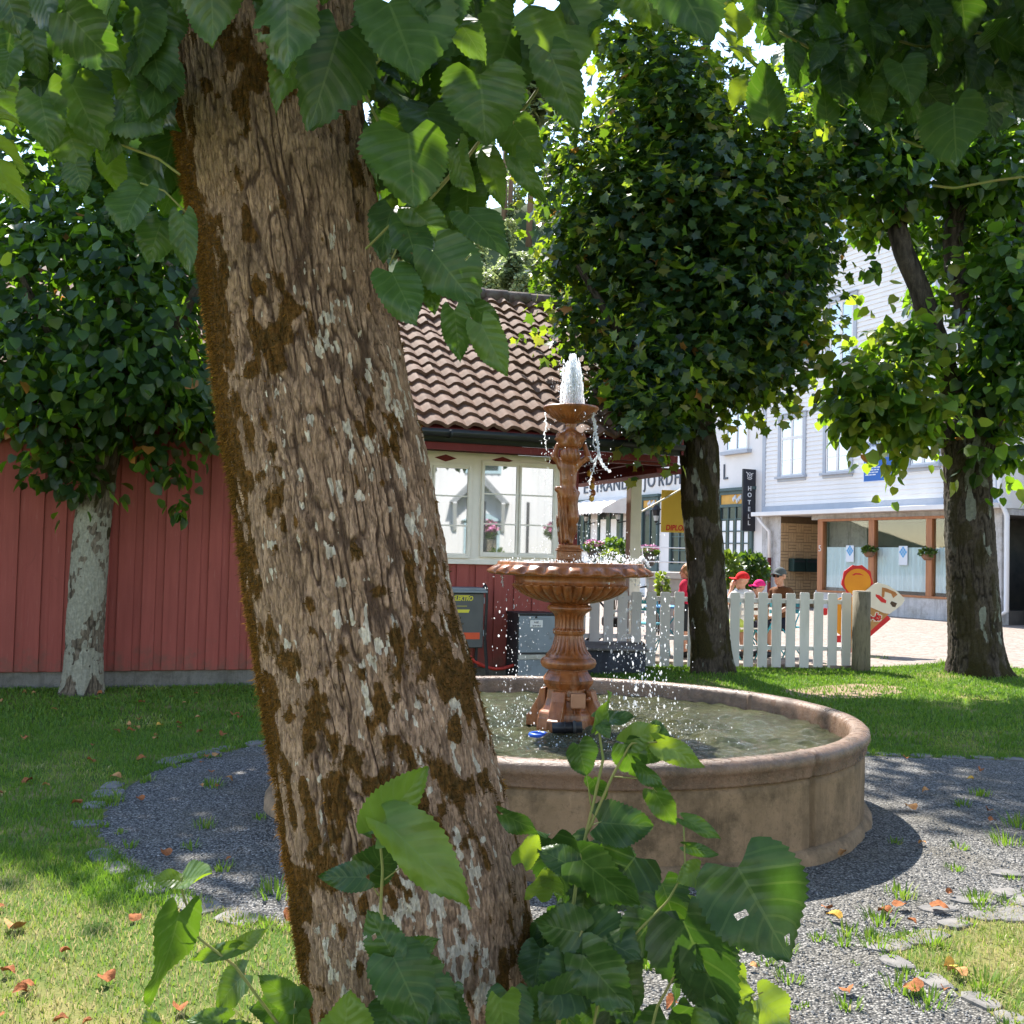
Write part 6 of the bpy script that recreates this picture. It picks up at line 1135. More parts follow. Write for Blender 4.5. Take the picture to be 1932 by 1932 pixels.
for (x, y, lab) in ((1640, 1040, 'hanging basket of green plants on the middle wooden post'), (1750, 1045, 'hanging basket of green plants on the wooden post by the lime trunk')):
    a, z = BF.px(x, y, .22); t = thing('hanging_basket', lab, 'basket', BF.p(a, .22, z - .15)); MB().lathe(BF.p(a, .22, z - .17), [(.08, 0), (.14, .06), (.17, .15), (.16, .16)], 16).build('pot', simple('clay', (.24, .13, .08)), t, True)
    leafball('foliage', BF.p(a, .22, z + .04), (.21, .21, .10), 260, .07, M['shrub'], t, int(x), (.3, .2)); MB().bar(BF.p(a, .05, z + .1), BF.p(a, .24, z + .1), .015).build('bracket', blk, t)
bl = simple('poster_blue', (.10, .34, .60), (.09, .30, .55)); pw = simple('poster_white', (.62, .66, .70), (.6, .64, .68))
for (x0, x1, y0, y1, lab) in ((1596, 1610.6, 1029, 1060, 'white poster with blue snowflake in the shop window nearer the hotel'), (1695.6, 1712, 1030, 1066, 'white poster with blue snowflake in the middle shop window')):
    p, q = BF.px(x0, 1045, -.01)[0], BF.px(x1, 1045, -.01)[0]; z0, z1 = BF.px(x0, y1, -.01)[1], BF.px(x0, y0, -.01)[1]; t = thing('poster', lab, 'poster', BF.p((p + q) / 2, -.01, z0)); b = MB(); b.box(BF, p, q, -.018, -.012, z0, z1); b.build('sheet', pw, t)
    c, zz, h = (p + q) / 2, z0 + (z1 - z0) * .68, (q - p) * .16; b = MB()
    for (i, j) in ((0, 0), (1, 1), (-1, 1), (1, -1), (-1, -1), (0, 2), (0, -2), (2, 0), (-2, 0)): b.poly(BF, [(c + i * h - h * .85, zz + j * h * 1.1), (c + i * h, zz + j * h * 1.1 - h * .95), (c + i * h + h * .85, zz + j * h * 1.1), (c + i * h, zz + j * h * 1.1 + h * .95)], -.0115, -.009)
    b.build('snowflake', bl, t)
p, q = BF.px(1629, 880, .04)[0], BF.px(1688, 880, .04)[0]; z0, z1 = BF.px(1629, 910, .04)[1], BF.px(1629, 838, .04)[1]; t = thing('banner', 'blue and white letting banner hung on the white boards above the shop', 'banner', BF.p((p + q) / 2, .03, z0)); H_, W_ = z1 - z0, q - p
b = MB(); b.box(BF, p, q, .024, .036, z0, z1); b.build('sheet', simple('banner_white', (.60, .68, .80), (.57, .65, .77)), t); b = MB(); b.box(BF, p + .02, q - .02, .0365, .039, z0 + .02, z0 + H_ * .66); b.build('blue_field', simple('banner_blue', (.035, .13, .42), (.03, .12, .38)), t)
b = MB(); b.box(BF, p + W_ * .50, q - .02, .0395, .042, z0 + H_ * .60, z0 + H_ * .90); b.poly(BF, [(p + W_ * .72, z0 + .03), (p + W_ * .92, z0 + .03), (p + W_ * .88, z0 + H_ * .3), (p + W_ * .8, z0 + H_ * .42), (p + W_ * .7, z0 + H_ * .3)], .0395, .042); b.build('picture', simple('banner_photo', (.10, .13, .18), (.22, .25, .3), 9), t)
b = MB(); put_text(b, BF, 'Leilighet kommer', p + W_ * .44, .043, z0 + H_ * .91, .22, .78, .002); b.build('title', simple('banner_ink', (.10, .16, .28)), t)
b = MB(); rt = random.Random(4)
for i in range(8):
    u = p + .08; zz = z0 + H_ * (.60 - .062 * i); end = p + W_ * rt.uniform(.30, .5)
    while u < end: l = rt.uniform(.05, .14); b.box(BF, u, u + l, .0392, .0405, zz, zz + H_ * (.028 if i else .04)); u += l + .025
b.build('small_print', pw, t)
# wing at the right edge
w2 = thing('white_wing', 'pale boarded side building seen at the right edge behind the lime trunk', 'building', BF.p(s1 + 3, -.8, PLZ)); b = MB(); z = zc
while z < 9: b.add([BF.p(s1 + .02, -.8, z), BF.p(s1 + 9, -.8, z), BF.p(s1 + 9, -.778, z), BF.p(s1 + .02, -.778, z), BF.p(s1 + .02, -.796, z + .14), BF.p(s1 + 9, -.796, z + .14)], [[(0, 1, 2, 3), (3, 2, 5, 4)]]); z += .14
b.build('clapboard', M['white'], w2); b = MB(); b.box(BF, s1 + .02, s1 + 9, -6, -.801, PLZ - .1, 9); b.build('body', M['basew'], w2); b = MB(); b.box(BF, s1 + .9, s1 + 2.2, -.8, -.5, 2.2, 2.75); b.build('wall_box', M['white'], w2, False, .02)
# ================================================================== hotel
ho = thing('hotel', 'white plastered hotel with dark green doors, ochre panels and lettering across its wall', 'hotel', BF.p(-7, 0, PLZ))
b = MB(); b.box(BF, -20, s0 - .01, -10, -.03, 0, 9.2); b.build('wall', M['plaster'], ho)
b = MB(); b.poly(Fr(BF.p(-20.3, 0, 0), BF.n, BF.e), [(.5, 9.1), (-5, 12.4), (-10.5, 9.1)], 0, 20.2 + s0); b.build('roof', simple('hotel_roof', (.08, .06, .055), (.06, .05, .045), 6), ho)
ls = [('E', 1105), ('S', 1116), ('T', 1127), ('R', 1137), ('A', 1149), ('N', 1163.3), ('D', 1178.4), ('F', 1203), ('J', 1216.5), ('O', 1228.5), ('R', 1246.7), ('D', 1261.8), ('H', 1278), ('O', 1295), ('T', 1311), ('E', 1329), ('L', 1351.7), ('L', 1368)]
for ch, x in ls:
    zt2 = BF.px(x, 908 - (x - 1105) * .1298, 0)[1]; zb2 = BF.px(x, 931 - (x - 1105) * .1015, 0)[1]; a = bx(x, 915); hgt = zt2 - zb2; wpx = abs(bx(x + 5.2, 915) - bx(x - 5.2, 915))
    b = MB(); put_text(b, BF, ch, a, -.005, zb2, hgt / .73, wpx / (hgt / .73) / .62 * (1.1 if ch != 'J' else .9), .02); b.build('letter', simple('letter_grey', (.10, .115, .14)) if 'letter_grey' not in bpy.data.materials else bpy.data.materials['letter_grey'], ho)
def hdoor(x0, x1, y0, y1, top=0, gx=2, gy=4, cap=None, pane='dpane', curt=False):
    xm = (x0 + x1) / 2; a0, a1 = bx(x0, 1000), bx(x1, 1000); z0, z1 = bzz(xm, y1), bzz(xm, y0); k = .12; f = MB(); zi = z1 - (bzz(xm, y0) - bzz(xm, top) if top else 0)
    f.box(BF, a0, a0 + k, -.029, .06, z0, z1); f.box(BF, a1 - k, a1, -.029, .06, z0, z1); f.box(BF, a0 + k, a1 - k, -.029, .06, z1 - k, z1); f.box(BF, a0 + k, a1 - k, -.029, .06, z0, z0 + .25)
    if top: f.box(BF, a0 + k, a1 - k, -.029, .06, zi - .1, zi)
    f.box(BF, a0 - .1, a1 + .1, -.029, .14, z1 + .001, z1 + .10); p0, p1, r0, r1 = a0 + k, a1 - k, z0 + .25, (zi - .1 if top else z1 - k)
    for i in range(1, gx): f.box(BF, p0 + (p1 - p0) * i / gx - .025, p0 + (p1 - p0) * i / gx + .025, -.029, .03, r0, r1)
    for j in range(1, gy):
        for i in range(gx): f.box(BF, p0 + (p1 - p0) * i / gx + .026, p0 + (p1 - p0) * (i + 1) / gx - .026, -.029, .028, r0 + (r1 - r0) * j / gy - .02, r0 + (r1 - r0) * j / gy + .02)
    d = f.build('door', M['teal'], ho, False); f = MB(); f.box(BF, p0, p1, -.0295, -.01, r0, r1); f.build('pane', M[pane], d)
    if curt:
        f = MB()
        for i in range(gx): w = (p1 - p0) / gx; f.box(BF, p0 + w * i + .04, p0 + w * i + w * .58, -.0098, -.006, r0, r0 + (r1 - r0) * .72)
        f.build('curtain', M['curtain'], d)
    if top:
        f = MB(); f.box(BF, p0, p1, -.029, .02, zi, z1 - k); pn = f.build('panel', M['ochre'], d); f = MB(); c = (p0 + p1) / 2; zz = (zi + z1 - k) / 2; rt = random.Random(1)
        for i in range(5): f.ball(BF.p(c + .10 * (i - 1), .03, zz + .07 * math.sin(i * 2.1)), (.05, .05, .09), 8, 6)
        f.build('ornament', pw, pn, True)
hdoor(1357, 1421, 926, 1062, 951, 4, 4, None, 'dpane', True); hdoor(1265, 1300, 930, 1078, 955, 2, 4); hdoor(1211, 1243, 938, 1078, 958, 2, 1); hdoor(1129, 1174, 955, 1040, 0, 2, 1, None, 'dpane', True); hdoor(1090, 1113, 948, 1040, 962, 2, 1); hdoor(1020, 1060, 955, 1045, 0, 2, 3)
a0, a1 = bx(1371, 820), bx(1412, 820); z0, z1 = bzz(1392, 850), bzz(1392, 770)
f = MB(); k = .07
for q in ((a0, a1, z0, z0 + k), (a0, a1, z1 - k, z1), (a0, a0 + k, z0 + k, z1 - k), (a1 - k, a1, z0 + k, z1 - k), ((a0 + a1) / 2 - .03, (a0 + a1) / 2 + .03, z0 + k, z1 - k)): f.box(BF, q[0], q[1], -.029, .03, q[2], q[3])
w = f.build('window', M['white'], ho); f = MB(); f.box(BF, a0 + k, a1 - k, -.0295, .0, z0 + k, z1 - k); f.build('pane', M['sky_pane'], w); f = MB(); f.box(BF, a0 - .15, a1 + .15, -.029, .16, z0 - .12, z0 - .001); f.build('sill', M['trim'], w)
sA, sB = bx(1112, 940), bx(1191, 938); zA = bzz(1150, 938); zB = BF.px(1135, 962, 1.3)[1]
f = MB(); n = 24; V = []
for i in range(n + 1):
    s = sA + (sB - sA) * i / n; sag = .05 * abs(math.sin(i * pi / 4))
    for (d, z) in ((0, zA), (.65, (zA + zB) / 2 + .1 - sag), (1.3, zB + .06), (1.32, zB - .10 - .05 * abs(math.sin(i * pi / 2)))): V.append(BF.p(s, d - .028, z))
f.add(V, [[(i * 4 + j, i * 4 + j + 1, i * 4 + 5 + j, i * 4 + 4 + j) for i in range(n) for j in range(3)]]); 
for s in (sA, sB): f.add([BF.p(s, -.028, zA), BF.p(s, .62, (zA + zB) / 2 + .1), BF.p(s, 1.272, zB + .06), BF.p(s, 1.28, zB - .1), BF.p(s, -.028, zB - .1)], [[(0, 1, 2, 3, 4)]])
aw = f.build('awning', simple('awning_cloth', (.80, .74, .68), (.74, .68, .62), 3, .9), ho); so = aw.modifiers.new('s', 'SOLIDIFY'); so.thickness = .01
for (x, y) in ((1166, 968), (1238, 970), (1106, 972)):
    a, z = BF.px(x, y, .4); f = MB(); f.lathe(BF.p(a, .4, z - .28), [(.02, -.06), (.07, 0), (.16, .42), (.20, .44), (.10, .58), (.02, .66)], 6); f.bar(BF.p(a, -.02, z - .3), BF.p(a, .4, z - .38), .04); ln = f.build('wall_lantern', M['black'], ho); f = MB(); f.lathe(BF.p(a, .4, z - .25), [(.078, 0), (.148, .34)], 6); f.build('lantern_glass', simple('lantern_pane', (.45, .45, .42)), ln)
# hotel blade sign
HS = -.30; sgx = Fr(BF.p(HS, 0, 0), -BF.n, BF.e)
dz0, dz1 = sgx.px(1413, 1002)[1], sgx.px(1413, 885)[1]; u0, u1 = sgx.px(1401.5, 945)[0], sgx.px(1425.5, 945)[0]
t = thing('hotel_sign', 'tall narrow black sign reading HOTELL down its face, fixed to the hotel wall', 'sign', sgx.p(u1, 0, dz0)); f = MB(); f.box(sgx, u0, u1, -.07, 0, dz0, dz1); f.build('board', simple('sign_black', (.012, .013, .02), (.016, .017, .024), 5, .3, .5), t, False, .008)
f = MB()
for zz in (dz0 + .35, dz1 - .45): f.bar(sgx.p(u1, -.035, zz), sgx.p(u1 + .22, -.035, zz), .05); f.box(sgx, u1 + .20, u1 + .24, -.08, .01, zz - .05, zz + .05)
f.build('bracket', M['trim'], t); um = (u0 + u1) / 2; Hh = dz1 - dz0; f = MB(); lw = simple('sign_white', (.72, .72, .72)); yy = [.715, .60, .49, .375, .262, .15]
for ch, q in zip('HOTELL', [(432, 487), (490, 550), (550, 595), (605, 652), (664, 708), (715, 745)]): pass
for i, ch in enumerate('HOTELL'):
    y = [459, 508, 563, 613, 667, 716][i]; zc_ = dz1 - Hh * (y - 318) / 460; put_text(f, sgx, ch, um + (.01 if i < 2 else 0), .003, zc_ - .075, .20, 1.0, .004, 0, .004)
f.build('lettering', lw, t); f = MB(); ce = dz1 - Hh * (365 - 318) / 460; tt = np.linspace(0, 2 * pi, 25); f.tube([sgx.p(um + .085 * math.cos(a), .006, ce + .085 * math.sin(a)) for a in tt], .010, 6, False)
f.bar(sgx.p(um - .14, .006, ce + .11), sgx.p(um, .006, ce), .026, .01, BF.e); f.bar(sgx.p(um + .14, .006, ce + .08), sgx.p(um, .006, ce), .022, .01, BF.e); f.bar(sgx.p(um, .006, ce), sgx.p(um + .01, .006, ce - .07), .02, .01, BF.e); f.tube([sgx.p(um + .10 * math.cos(a), .006, ce - .05 + .08 * math.sin(a)) for a in np.linspace(pi * 1.15, pi * 1.85, 10)], .012, 6); f.build('emblem', lw, t)
# railing, planters, terrace wall before the hotel
def at2(x, y, Y): return atY(x, y, Y)
t = thing('terrace_railing', 'thin white pipe railing on the hotel terrace', 'railing', at2(1250, 1078, 26)); f = MB()
for y in (1033, 1060): f.tube([at2(1205, y - 1, 26), at2(1370, y + 3, 25.5)], .014, 6)
for x in (1212, 1300, 1365): f.tube([at2(x, 1031, 26), at2(x, 1078, 26)], .018, 6)
f.build('rail', M['white'], t)
def stonewall(name, lab, x0, x1, y0, y1, Y, mat):
    p, q = at2(x0, y0, Y), at2(x1, y0, Y); z1 = p[2]; t = thing(name, lab, 'wall', (p[0], Y, 0)); f = MB(); rt = random.Random(3); z = PLZ - .05; hh = (z1 - .12 - z) / 4
    for j in range(4):
        x = p[0] - rt.random() * .3
        while x < q[0]: l = rt.uniform(.35, .6); f.box(WF, max(x, p[0]) + .006, min(x + l, q[0]) - .006, Y, Y + .4, z + .006, z + hh - .006); x += l
        z += hh
    f.build('block', mat, t, False, .012); f = MB(); f.box(WF, p[0], q[0], Y + .02, Y + .38, PLZ - .05, z1 - .12); f.box(WF, p[0] - .05, q[0] + .05, Y - .04, Y + .5, z1 - .119, z1); f.build('coping', simple('coping', (.55, .53, .50), (.48, .46, .43), 6, .85), t); return t
stonewall('terrace_wall', 'low pale block wall behind the picket fence and the standing girl', 1222, 1300, 1079, 1120, 21.5, simple('pale_block', (.40, .385, .36), (.33, .315, .30), 5, .85))
def shrub(lab, c, rad, n, size, seed, tone, nm='shrub'):
    t = thing(nm, lab, 'shrub', (c[0], c[1], PLZ)); leafball('foliage', c, rad, n, size, M['shrub'], t, seed, tone); f = MB()
    for i in range(5): f.tube([(c[0] + .05 * i - .1, c[1], PLZ - .02), (c[0] + (i - 2) * rad[0] * .3, c[1], c[2])], .015, 5)
    f.build('stem', M['bark_dark'], t); return t
shrub('green shrub between the mossy trunk and the hotel downpipe', at2(1412, 1078, 26), (.46, .42, .46), 800, .12, 301, (.12, .15)); shrub('yellow-green low bush under the hotel window', at2(1372, 1075, 25), (.30, .35, .40), 320, .14, 302, (.55, .2)); shrub('dark clipped bush on the terrace behind the lower bowl', at2(1160, 1050, 30), (.65, .5, .5), 900, .12, 303, (.15, .1)); shrub('small pale green plant before the terrace wall', at2(1249, 1105, 20), (.12, .12, .26), 160, .08, 304, (.85, .1)); shrub('leafy yellow-green plant beyond the bowl rim', at2(1152, 1056, 24), (.22, .2, .2), 200, .12, 305, (.95, .1))
pk = simple('pink_petal', (.62, .16, .34), (.7, .3, .45), 30)
for (x, y, lab) in ((1121, 1027, 'pot of pink flowers on the terrace left of the white porch post'), (1224, 1036, 'pot of pink flowers on the terrace right of the white porch post')):
    c = at2(x, y, 27); t = thing('flower_pot', lab, 'flowers', (c[0], c[1], c[2] - .4)); MB().lathe((c[0], c[1], c[2] - .42), [(.12, 0), (.2, .3), (.21, .32)], 14).build('pot', simple('pot_dark', (.06, .06, .06)), t, True); leafball('foliage', c + (0, 0, -.07), (.25, .22, .12), 220, .08, M['shrub'], t, int(x), (.3, .2)); leafball('blossom', c + (0, -.03, .03), (.24, .2, .07), 110, .05, pk, t, int(x) + 1)
# ================================================================== ice cream signs
ys = simple('sign_yellow', (.70, .45, .06), (.66, .42, .055), 4, .5); rd = simple('sign_red', (.62, .03, .03), (.55, .025, .03), 5, .5); orr = simple('sign_orange', (.75, .30, .02), (.7, .26, .02), 4, .5); cr = simple('sign_cream', (.74, .70, .60), (.68, .64, .55), 6, .5)
YS = 15.4; SF = Fr((0, YS, 0), (1, 0, 0), (0, -1, 0)); S_ = lambda x, y: SF.px(x, y)
p, q = S_(1247, 1004), S_(1322, 926); t = thing('hanging_sign', 'square yellow board reading DIPLOM-IS hung beyond the porch post', 'sign', SF.p((p[0] + q[0]) / 2, 0, p[1])); f = MB(); f.box(SF, p[0], q[0], -.02, .0, p[1], q[1]); f.build('board', ys, t, False, .004)
f = MB(); V_ = S_(1285, 1001); put_text(f, SF, 'DIPLOM-IS', p[0] + .03 + .235, .003, p[1] + .03, .108, .80, .002, .15, .003); f.build('lettering', rd, t)
f = MB(); A = HF.p(pa1, PD - .02, HF.px(1209, 966, PD)[1]); f.tube([A, SF.p(p[0] + .28, -.01, q[1] + .02), SF.p(q[0] + .1, -.01, q[1] + .14)], .012, 8); f.tube([SF.p(p[0] + .06, -.01, q[1]), SF.p(p[0] + .06, -.01, q[1] - .02)], .006, 6); f.build('arm', M['cream'], t)
YS2 = 17.2; CF = Fr((0, YS2, 0), (1, 0, 0), (0, -1, 0)); C_ = lambda x, y: CF.px(x, y)
t = thing('ice_cream_standee', 'flat cut-out sign with red-rimmed orange disc and big cream cone behind timber post', 'sign', CF.p(C_(1618, 1200)[0], 0, PLZ))
def cut(name, pts, d0, d1, mat): f = MB(); f.poly(CF, [C_(x, y) for x, y in pts][::-1], d0, d1); return f.build(name, mat, t)
ce = (1617.5, 1096); n = 30; cut('disc_rim', [(ce[0] + (29 + 1.6 * math.sin(7 * 2 * pi * i / n)) * math.cos(2 * pi * i / n), ce[1] + (30 + 1.6 * math.sin(9 * 2 * pi * i / n)) * math.sin(2 * pi * i / n)) for i in range(n)], -.02, 0, rd); cut('disc', [(ce[0] + .5 + 25 * math.cos(2 * pi * i / n), ce[1] + 2 + 25 * math.sin(2 * pi * i / n)) for i in range(n)], .001, .006, orr)
cut('stripe', [(1607, 1085), (1613, 1081), (1622, 1081.5), (1630, 1086), (1622, 1084.5), (1614, 1084), (1611, 1086)], .007, .009, rd)
cut('body', [(1576, 1132), (1590, 1126), (1640, 1126), (1640, 1200), (1612, 1208), (1588, 1200), (1580, 1194)], -.02, -.001, orr); cut('hand', [(1557 + 6 * math.cos(a), 1154 + 7 * math.sin(a)) for a in np.linspace(0, 2 * pi, 14, endpoint=False)], -.02, 0, rd); cut('arm', [(1558, 1149), (1580, 1140), (1580, 1147), (1560, 1158)], -.022, -.004, rd); cut('foot', [(1576, 1200), (1592, 1198), (1600, 1212), (1574, 1212)], -.02, 0, rd)
cut('cone_rim', [(1640, 1150), (1676, 1162), (1681, 1168), (1640, 1203), (1605, 1232), (1600, 1200)], -.026, -.004, rd); cut('cone', [(1640, 1140), (1677, 1158), (1640, 1192), (1604, 1224), (1610, 1170)], -.003, .010, simple('wafer', (.50, .28, .10), (.42, .22, .08), 20, .6)); cut('cream', [(1628, 1118), (1645.7, 1103), (1655, 1099), (1673.5, 1104), (1692, 1116), (1704, 1128), (1705.5, 1133), (1700, 1141), (1677.4, 1158), (1668, 1157), (1643, 1146), (1630, 1140)], .0105, .03, cr)
cut('caramel', [(1663, 1108), (1672, 1110), (1688, 1117), (1692, 1122), (1684, 1128), (1680, 1120), (1668, 1116), (1667, 1126), (1662, 1128)], .031, .034, simple('caramel', (.45, .20, .07), (.36, .15, .05), 20)); cut('chocolate', [(1651, 1121), (1658, 1123), (1671, 1133), (1670, 1138), (1662, 1136), (1651, 1125)], .031, .035, rd); cut('nougat', [(1678, 1138), (1681, 1134), (1691, 1138), (1688, 1145), (1683, 1145)], .031, .035, simple('nougat', (.08, .05, .03)))
f = MB(); q = C_(1647, 1170); put_text(f, CF, 'n-Is', q[0], .012, q[1], .16, 1, .003, .2, .006); f.build('lettering', rd, t); f = MB(); put_text(f, CF, 'n-Is', q[0], .0115, q[1], .16, 1.0, .002, .2, .02); f.build('lettering_edge', cr, t)
# garland under the porch roof
gp = [atY(x, y, 13.6) for x, y in ((1113, 880), (1116, 900), (1117, 918), (1116, 938), (1115, 952))]; t = thing('garland', 'hanging string of orange and brown ornaments under the porch roof', 'garland', gp[0]); MB().tube([atY(1112, 864, 13.6)] + gp, .004, 5).build('string', M['black'], t)
for i, (x, y, k) in enumerate(((1112, 893, 1), (1117, 905, 0), (1117, 918, 1), (1119, 930, 0), (1116, 940, 1))):
    c = atY(x, y, 13.6); MB().ball(c, (.035, .035, .045), 9, 6).build('ornament', M['leafyel'] if k else M['leafdry'], t, True)
# ================================================================== people
skin = simple('skin', (.58, .31, .21), (.52, .27, .18), 12, .5, .3)
def rot(P, yaw, pos): c, s = math.cos(yaw), math.sin(yaw); return np.stack([P[:, 0] * c - P[:, 1] * s + pos[0], P[:, 0] * s + P[:, 1] * c + pos[1], P[:, 2] + pos[2]], -1)
def person(label, pos, yaw, k, sit, shirt, short, cap=None, hair=None, shoes=None, glasses=False, lean=0.0, headyaw=0.0, nod=0.0, hands=None, brim=0.0, capy=0.0):
    t = thing('person', label, 'person', pos); H = {}
    hip = .50 if sit else .86 * k; sh = hip + .50 * k; v3 = lambda *a: np.array(a, float)
    ly = lean * .5 * k; shc = v3(0, ly, sh); neck = shc + (0, .01, .06 * k); head = shc + (0, .03 * k + .05 * nod, .20 * k)
    segs = []; A = lambda a, b_, ra, rb: segs.append((v3(*a), v3(*b_), ra, rb))
    tor = [((0, 0, hip + .02), (0, ly * .5, hip + .25 * k), .115 * k, .11 * k), ((0, ly * .5, hip + .25 * k), (0, ly, sh - .06 * k), .115 * k, .115 * k), ((-.09 * k, 0, hip), (.09 * k, 0, hip), .095 * k, .095 * k), ((-.13 * k, ly, sh - .03 * k), (.13 * k, ly, sh - .03 * k), .062 * k, .062 * k)]
    arms = []; fing = []
    for sgn, el, ha in ((-1, hands[0], hands[1]), (1, hands[2], hands[3])):
        S0 = v3(sgn * .175 * k, ly, sh - .035 * k); E = v3(*el) * k + (0, ly, hip); Hn = v3(*ha) * k + (0, ly, hip); arms += [(S0, E, .050 * k, .038 * k), (E, Hn, .036 * k, .026 * k)]
        d = (Hn - E) / np.linalg.norm(Hn - E); pl = Hn + d * .07 * k; arms.append((Hn, pl, .030 * k, .032 * k)); sd = np.cross(d, (0, 0, 1)); sd = sd / (np.linalg.norm(sd) + 1e-6)
        for i, ln in enumerate((.055, .065, .062, .048)):
            b0 = pl + sd * (.012 * (i - 1.5)) * 1.6 * k; m_ = b0 + d * ln * .6 * k; fing += [(b0, m_, .0095 * k, .009 * k), (m_, m_ + d * ln * .35 * k + v3(0, 0, -.018) * k, .009 * k, .0075 * k)]
        th_ = Hn + d * .02 * k - sd * .03 * k; fing.append((th_, th_ + d * .04 * k - sd * .025 * k, .011 * k, .009 * k))
    legs = []; feet = []
    for sgn in (-1, 1):
        h0 = v3(sgn * .09 * k, 0, hip - .01)
        if sit: kn = v3(sgn * .13 * k, .40 * k, hip - .02); an = v3(sgn * .12 * k, .42 * k - .06, .09)
        else: kn = v3(sgn * .085 * k, .03, .46 * k); an = v3(sgn * .085 * k, 0, .08)
        legs += [(h0, kn, .085 * k, .058 * k), (kn, an, .056 * k, .036 * k)]; feet.append((an + (0, -.02, -.03), an + (0, .13 * k, -.045), .04, .036))
    cy, sy = math.cos(headyaw), math.sin(headyaw); hd = lambda x, y, z: head + k ** .5 * v3(x * cy - y * sy, x * sy + y * cy, z)
    def hsd(P):
        Q_ = (P - head) / k ** .5; X_ = Q_[..., 0] * cy + Q_[..., 1] * sy; Y_ = -Q_[..., 0] * sy + Q_[..., 1] * cy; L = np.stack([X_, Y_, Q_[..., 2]], -1)
        c = [ell_sd(L, (0, -.01, .03), (.078, .095, .098)), ell_sd(L, (0, .03, -.055), (.055, .06, .06)), cap_sd(L, (0, .085, .0), (0, .108, -.03), .010, .016), cap_sd(L, (-.022, .085, -.062), (.022, .085, -.062), .010, .010), cap_sd(L, (0, .07, -.1), (0, .06, -.1), .022, .02), ell_sd(L, (-.082, -.01, -.005), (.012, .022, .034)), ell_sd(L, (.082, -.01, -.005), (.012, .022, .034)), cap_sd(L, (-.04, .078, .028), (.04, .078, .028), .012, .012)]
        e = np.minimum(np.linalg.norm(L - np.array((-.032, .094, .008)), axis=-1), np.linalg.norm(L - np.array((.032, .094, .008)), axis=-1)) - .014
        return np.maximum(smin(c, .007), -e) * k ** .5
    allseg = tor + arms + legs + feet
    def body(P): return smin([cap_sd(P, *s) for s in tor + arms + legs + fing] + [cap_sd(P, neck - (0, 0, .05), head - (0, 0, .06), .052 * k, .05 * k), hsd(P)], .008)
    lo = v3(-.5 * k, -.3, -.02); hi = v3(.5 * k, .75, head[2] + .2); V, Q_ = surf_nets(body, lo, hi, .013); bo = mesh_np('body', rot(V, yaw, pos), [Q_], skin, t, True)
    slv = [(a[0], a[0] + (a[1] - a[0]) * .62, a[2], a[3]) for a in (arms[0], arms[3])]
    def cloth(P, seg, inf, cut=None):
        d = smin([cap_sd(P, *s) for s in seg], .012) - inf
        return d
    V, Q_ = surf_nets(lambda P: cloth(P, tor + slv, .016) + .004 * np.sin(P[..., 2] * 60 + 8 * P[..., 0]) , lo, v3(.5 * k, .5, sh + .1), .013); mesh_np('shirt', rot(V, yaw, pos), [Q_], shirt, t, True)
    V, Q_ = surf_nets(lambda P: cloth(P, [tor[2]] + [(a[0], a[0] + (a[1] - a[0]) * .8, a[2], a[3]) for a in (legs[0], legs[2])], .022), lo, v3(.5 * k, .75, hip + .2), .014); mesh_np('shorts', rot(V, yaw, pos), [Q_], short, t, True)
    V, Q_ = surf_nets(lambda P: smin([cap_sd(P, *s) for s in feet], .01) - .008, v3(-.4, -.3, -.03), v3(.4, .8, .2), .012); mesh_np('shoes', rot(V, yaw, pos), [Q_], shoes or M['black'], t, True)
    def headloc(P): Q_ = (P - head) / k ** .5; return np.stack([Q_[..., 0] * cy + Q_[..., 1] * sy, -Q_[..., 0] * sy + Q_[..., 1] * cy, Q_[..., 2]], -1)
    if cap is not None:
        def csd(P):
            L = headloc(P); dome = np.maximum(ell_sd(L, (0, -.01, .035), (.092, .112, .112)), -(L[..., 2] - .035)); br = np.maximum(np.abs(L[..., 2] - .045 - .10 * brim * (L[..., 1] - .08) + 4 * L[..., 0] ** 2) - .008, np.maximum(np.hypot(L[..., 0] / .082, (L[..., 1] - .085) / .115) - 1, .0 - L[..., 1]) * .08); return np.minimum(dome, br) * k ** .5
        V, Q_ = surf_nets(csd, head - .25, head + .3, .010); mesh_np('cap', rot(V, yaw, pos), [Q_], cap, t, True)
    if hair is not None:
        V, Q_ = surf_nets(lambda P: np.maximum(smin([ell_sd(headloc(P), (0, -.025, .03), (.092, .10, .11)), cap_sd(headloc(P), (0, -.07, -.02), (0, -.10, -.20), .075, .035)], .02), headloc(P)[..., 1] - .045 - .2 * (headloc(P)[..., 2] - .03)) + .004 * np.sin(headloc(P)[..., 0] * 190), head - .4, head + .25, .011); mesh_np('hair', rot(V, yaw, pos), [Q_], hair, t, True)
    f = MB()
    if glasses:
        for sgn in (-1, 1): f.ball(hd(sgn * .034, .098, .008), (.030, .022, .022), 10, 6); f.bar(hd(sgn * .066, .085, .012), hd(sgn * .086, -.01, .012), .008)
        f.V = [rot(np.asarray(v, float), yaw, pos) for v in f.V]; f.build('sunglasses', M['black'], t, True)
    else:
        for sgn in (-1, 1): f.ball(hd(sgn * .032, .086, .008), .011, 8, 6)
        f.V = [rot(np.asarray(v, float), yaw, pos) for v in f.V]; f.build('eyes', simple('eye', (.05, .04, .035)), t, True)
    return t
cm = lambda n, c: simple(n, c, tuple(x * .8 for x in c), 8, .85, .1)
def gpos(x, Y): q = atY(x, 1060, Y); return (float(q[0]), Y, PLZ)
rest = ((-.24, .06, .26), (-.14, .26, .14), (.24, .06, .26), (.14, .26, .14))
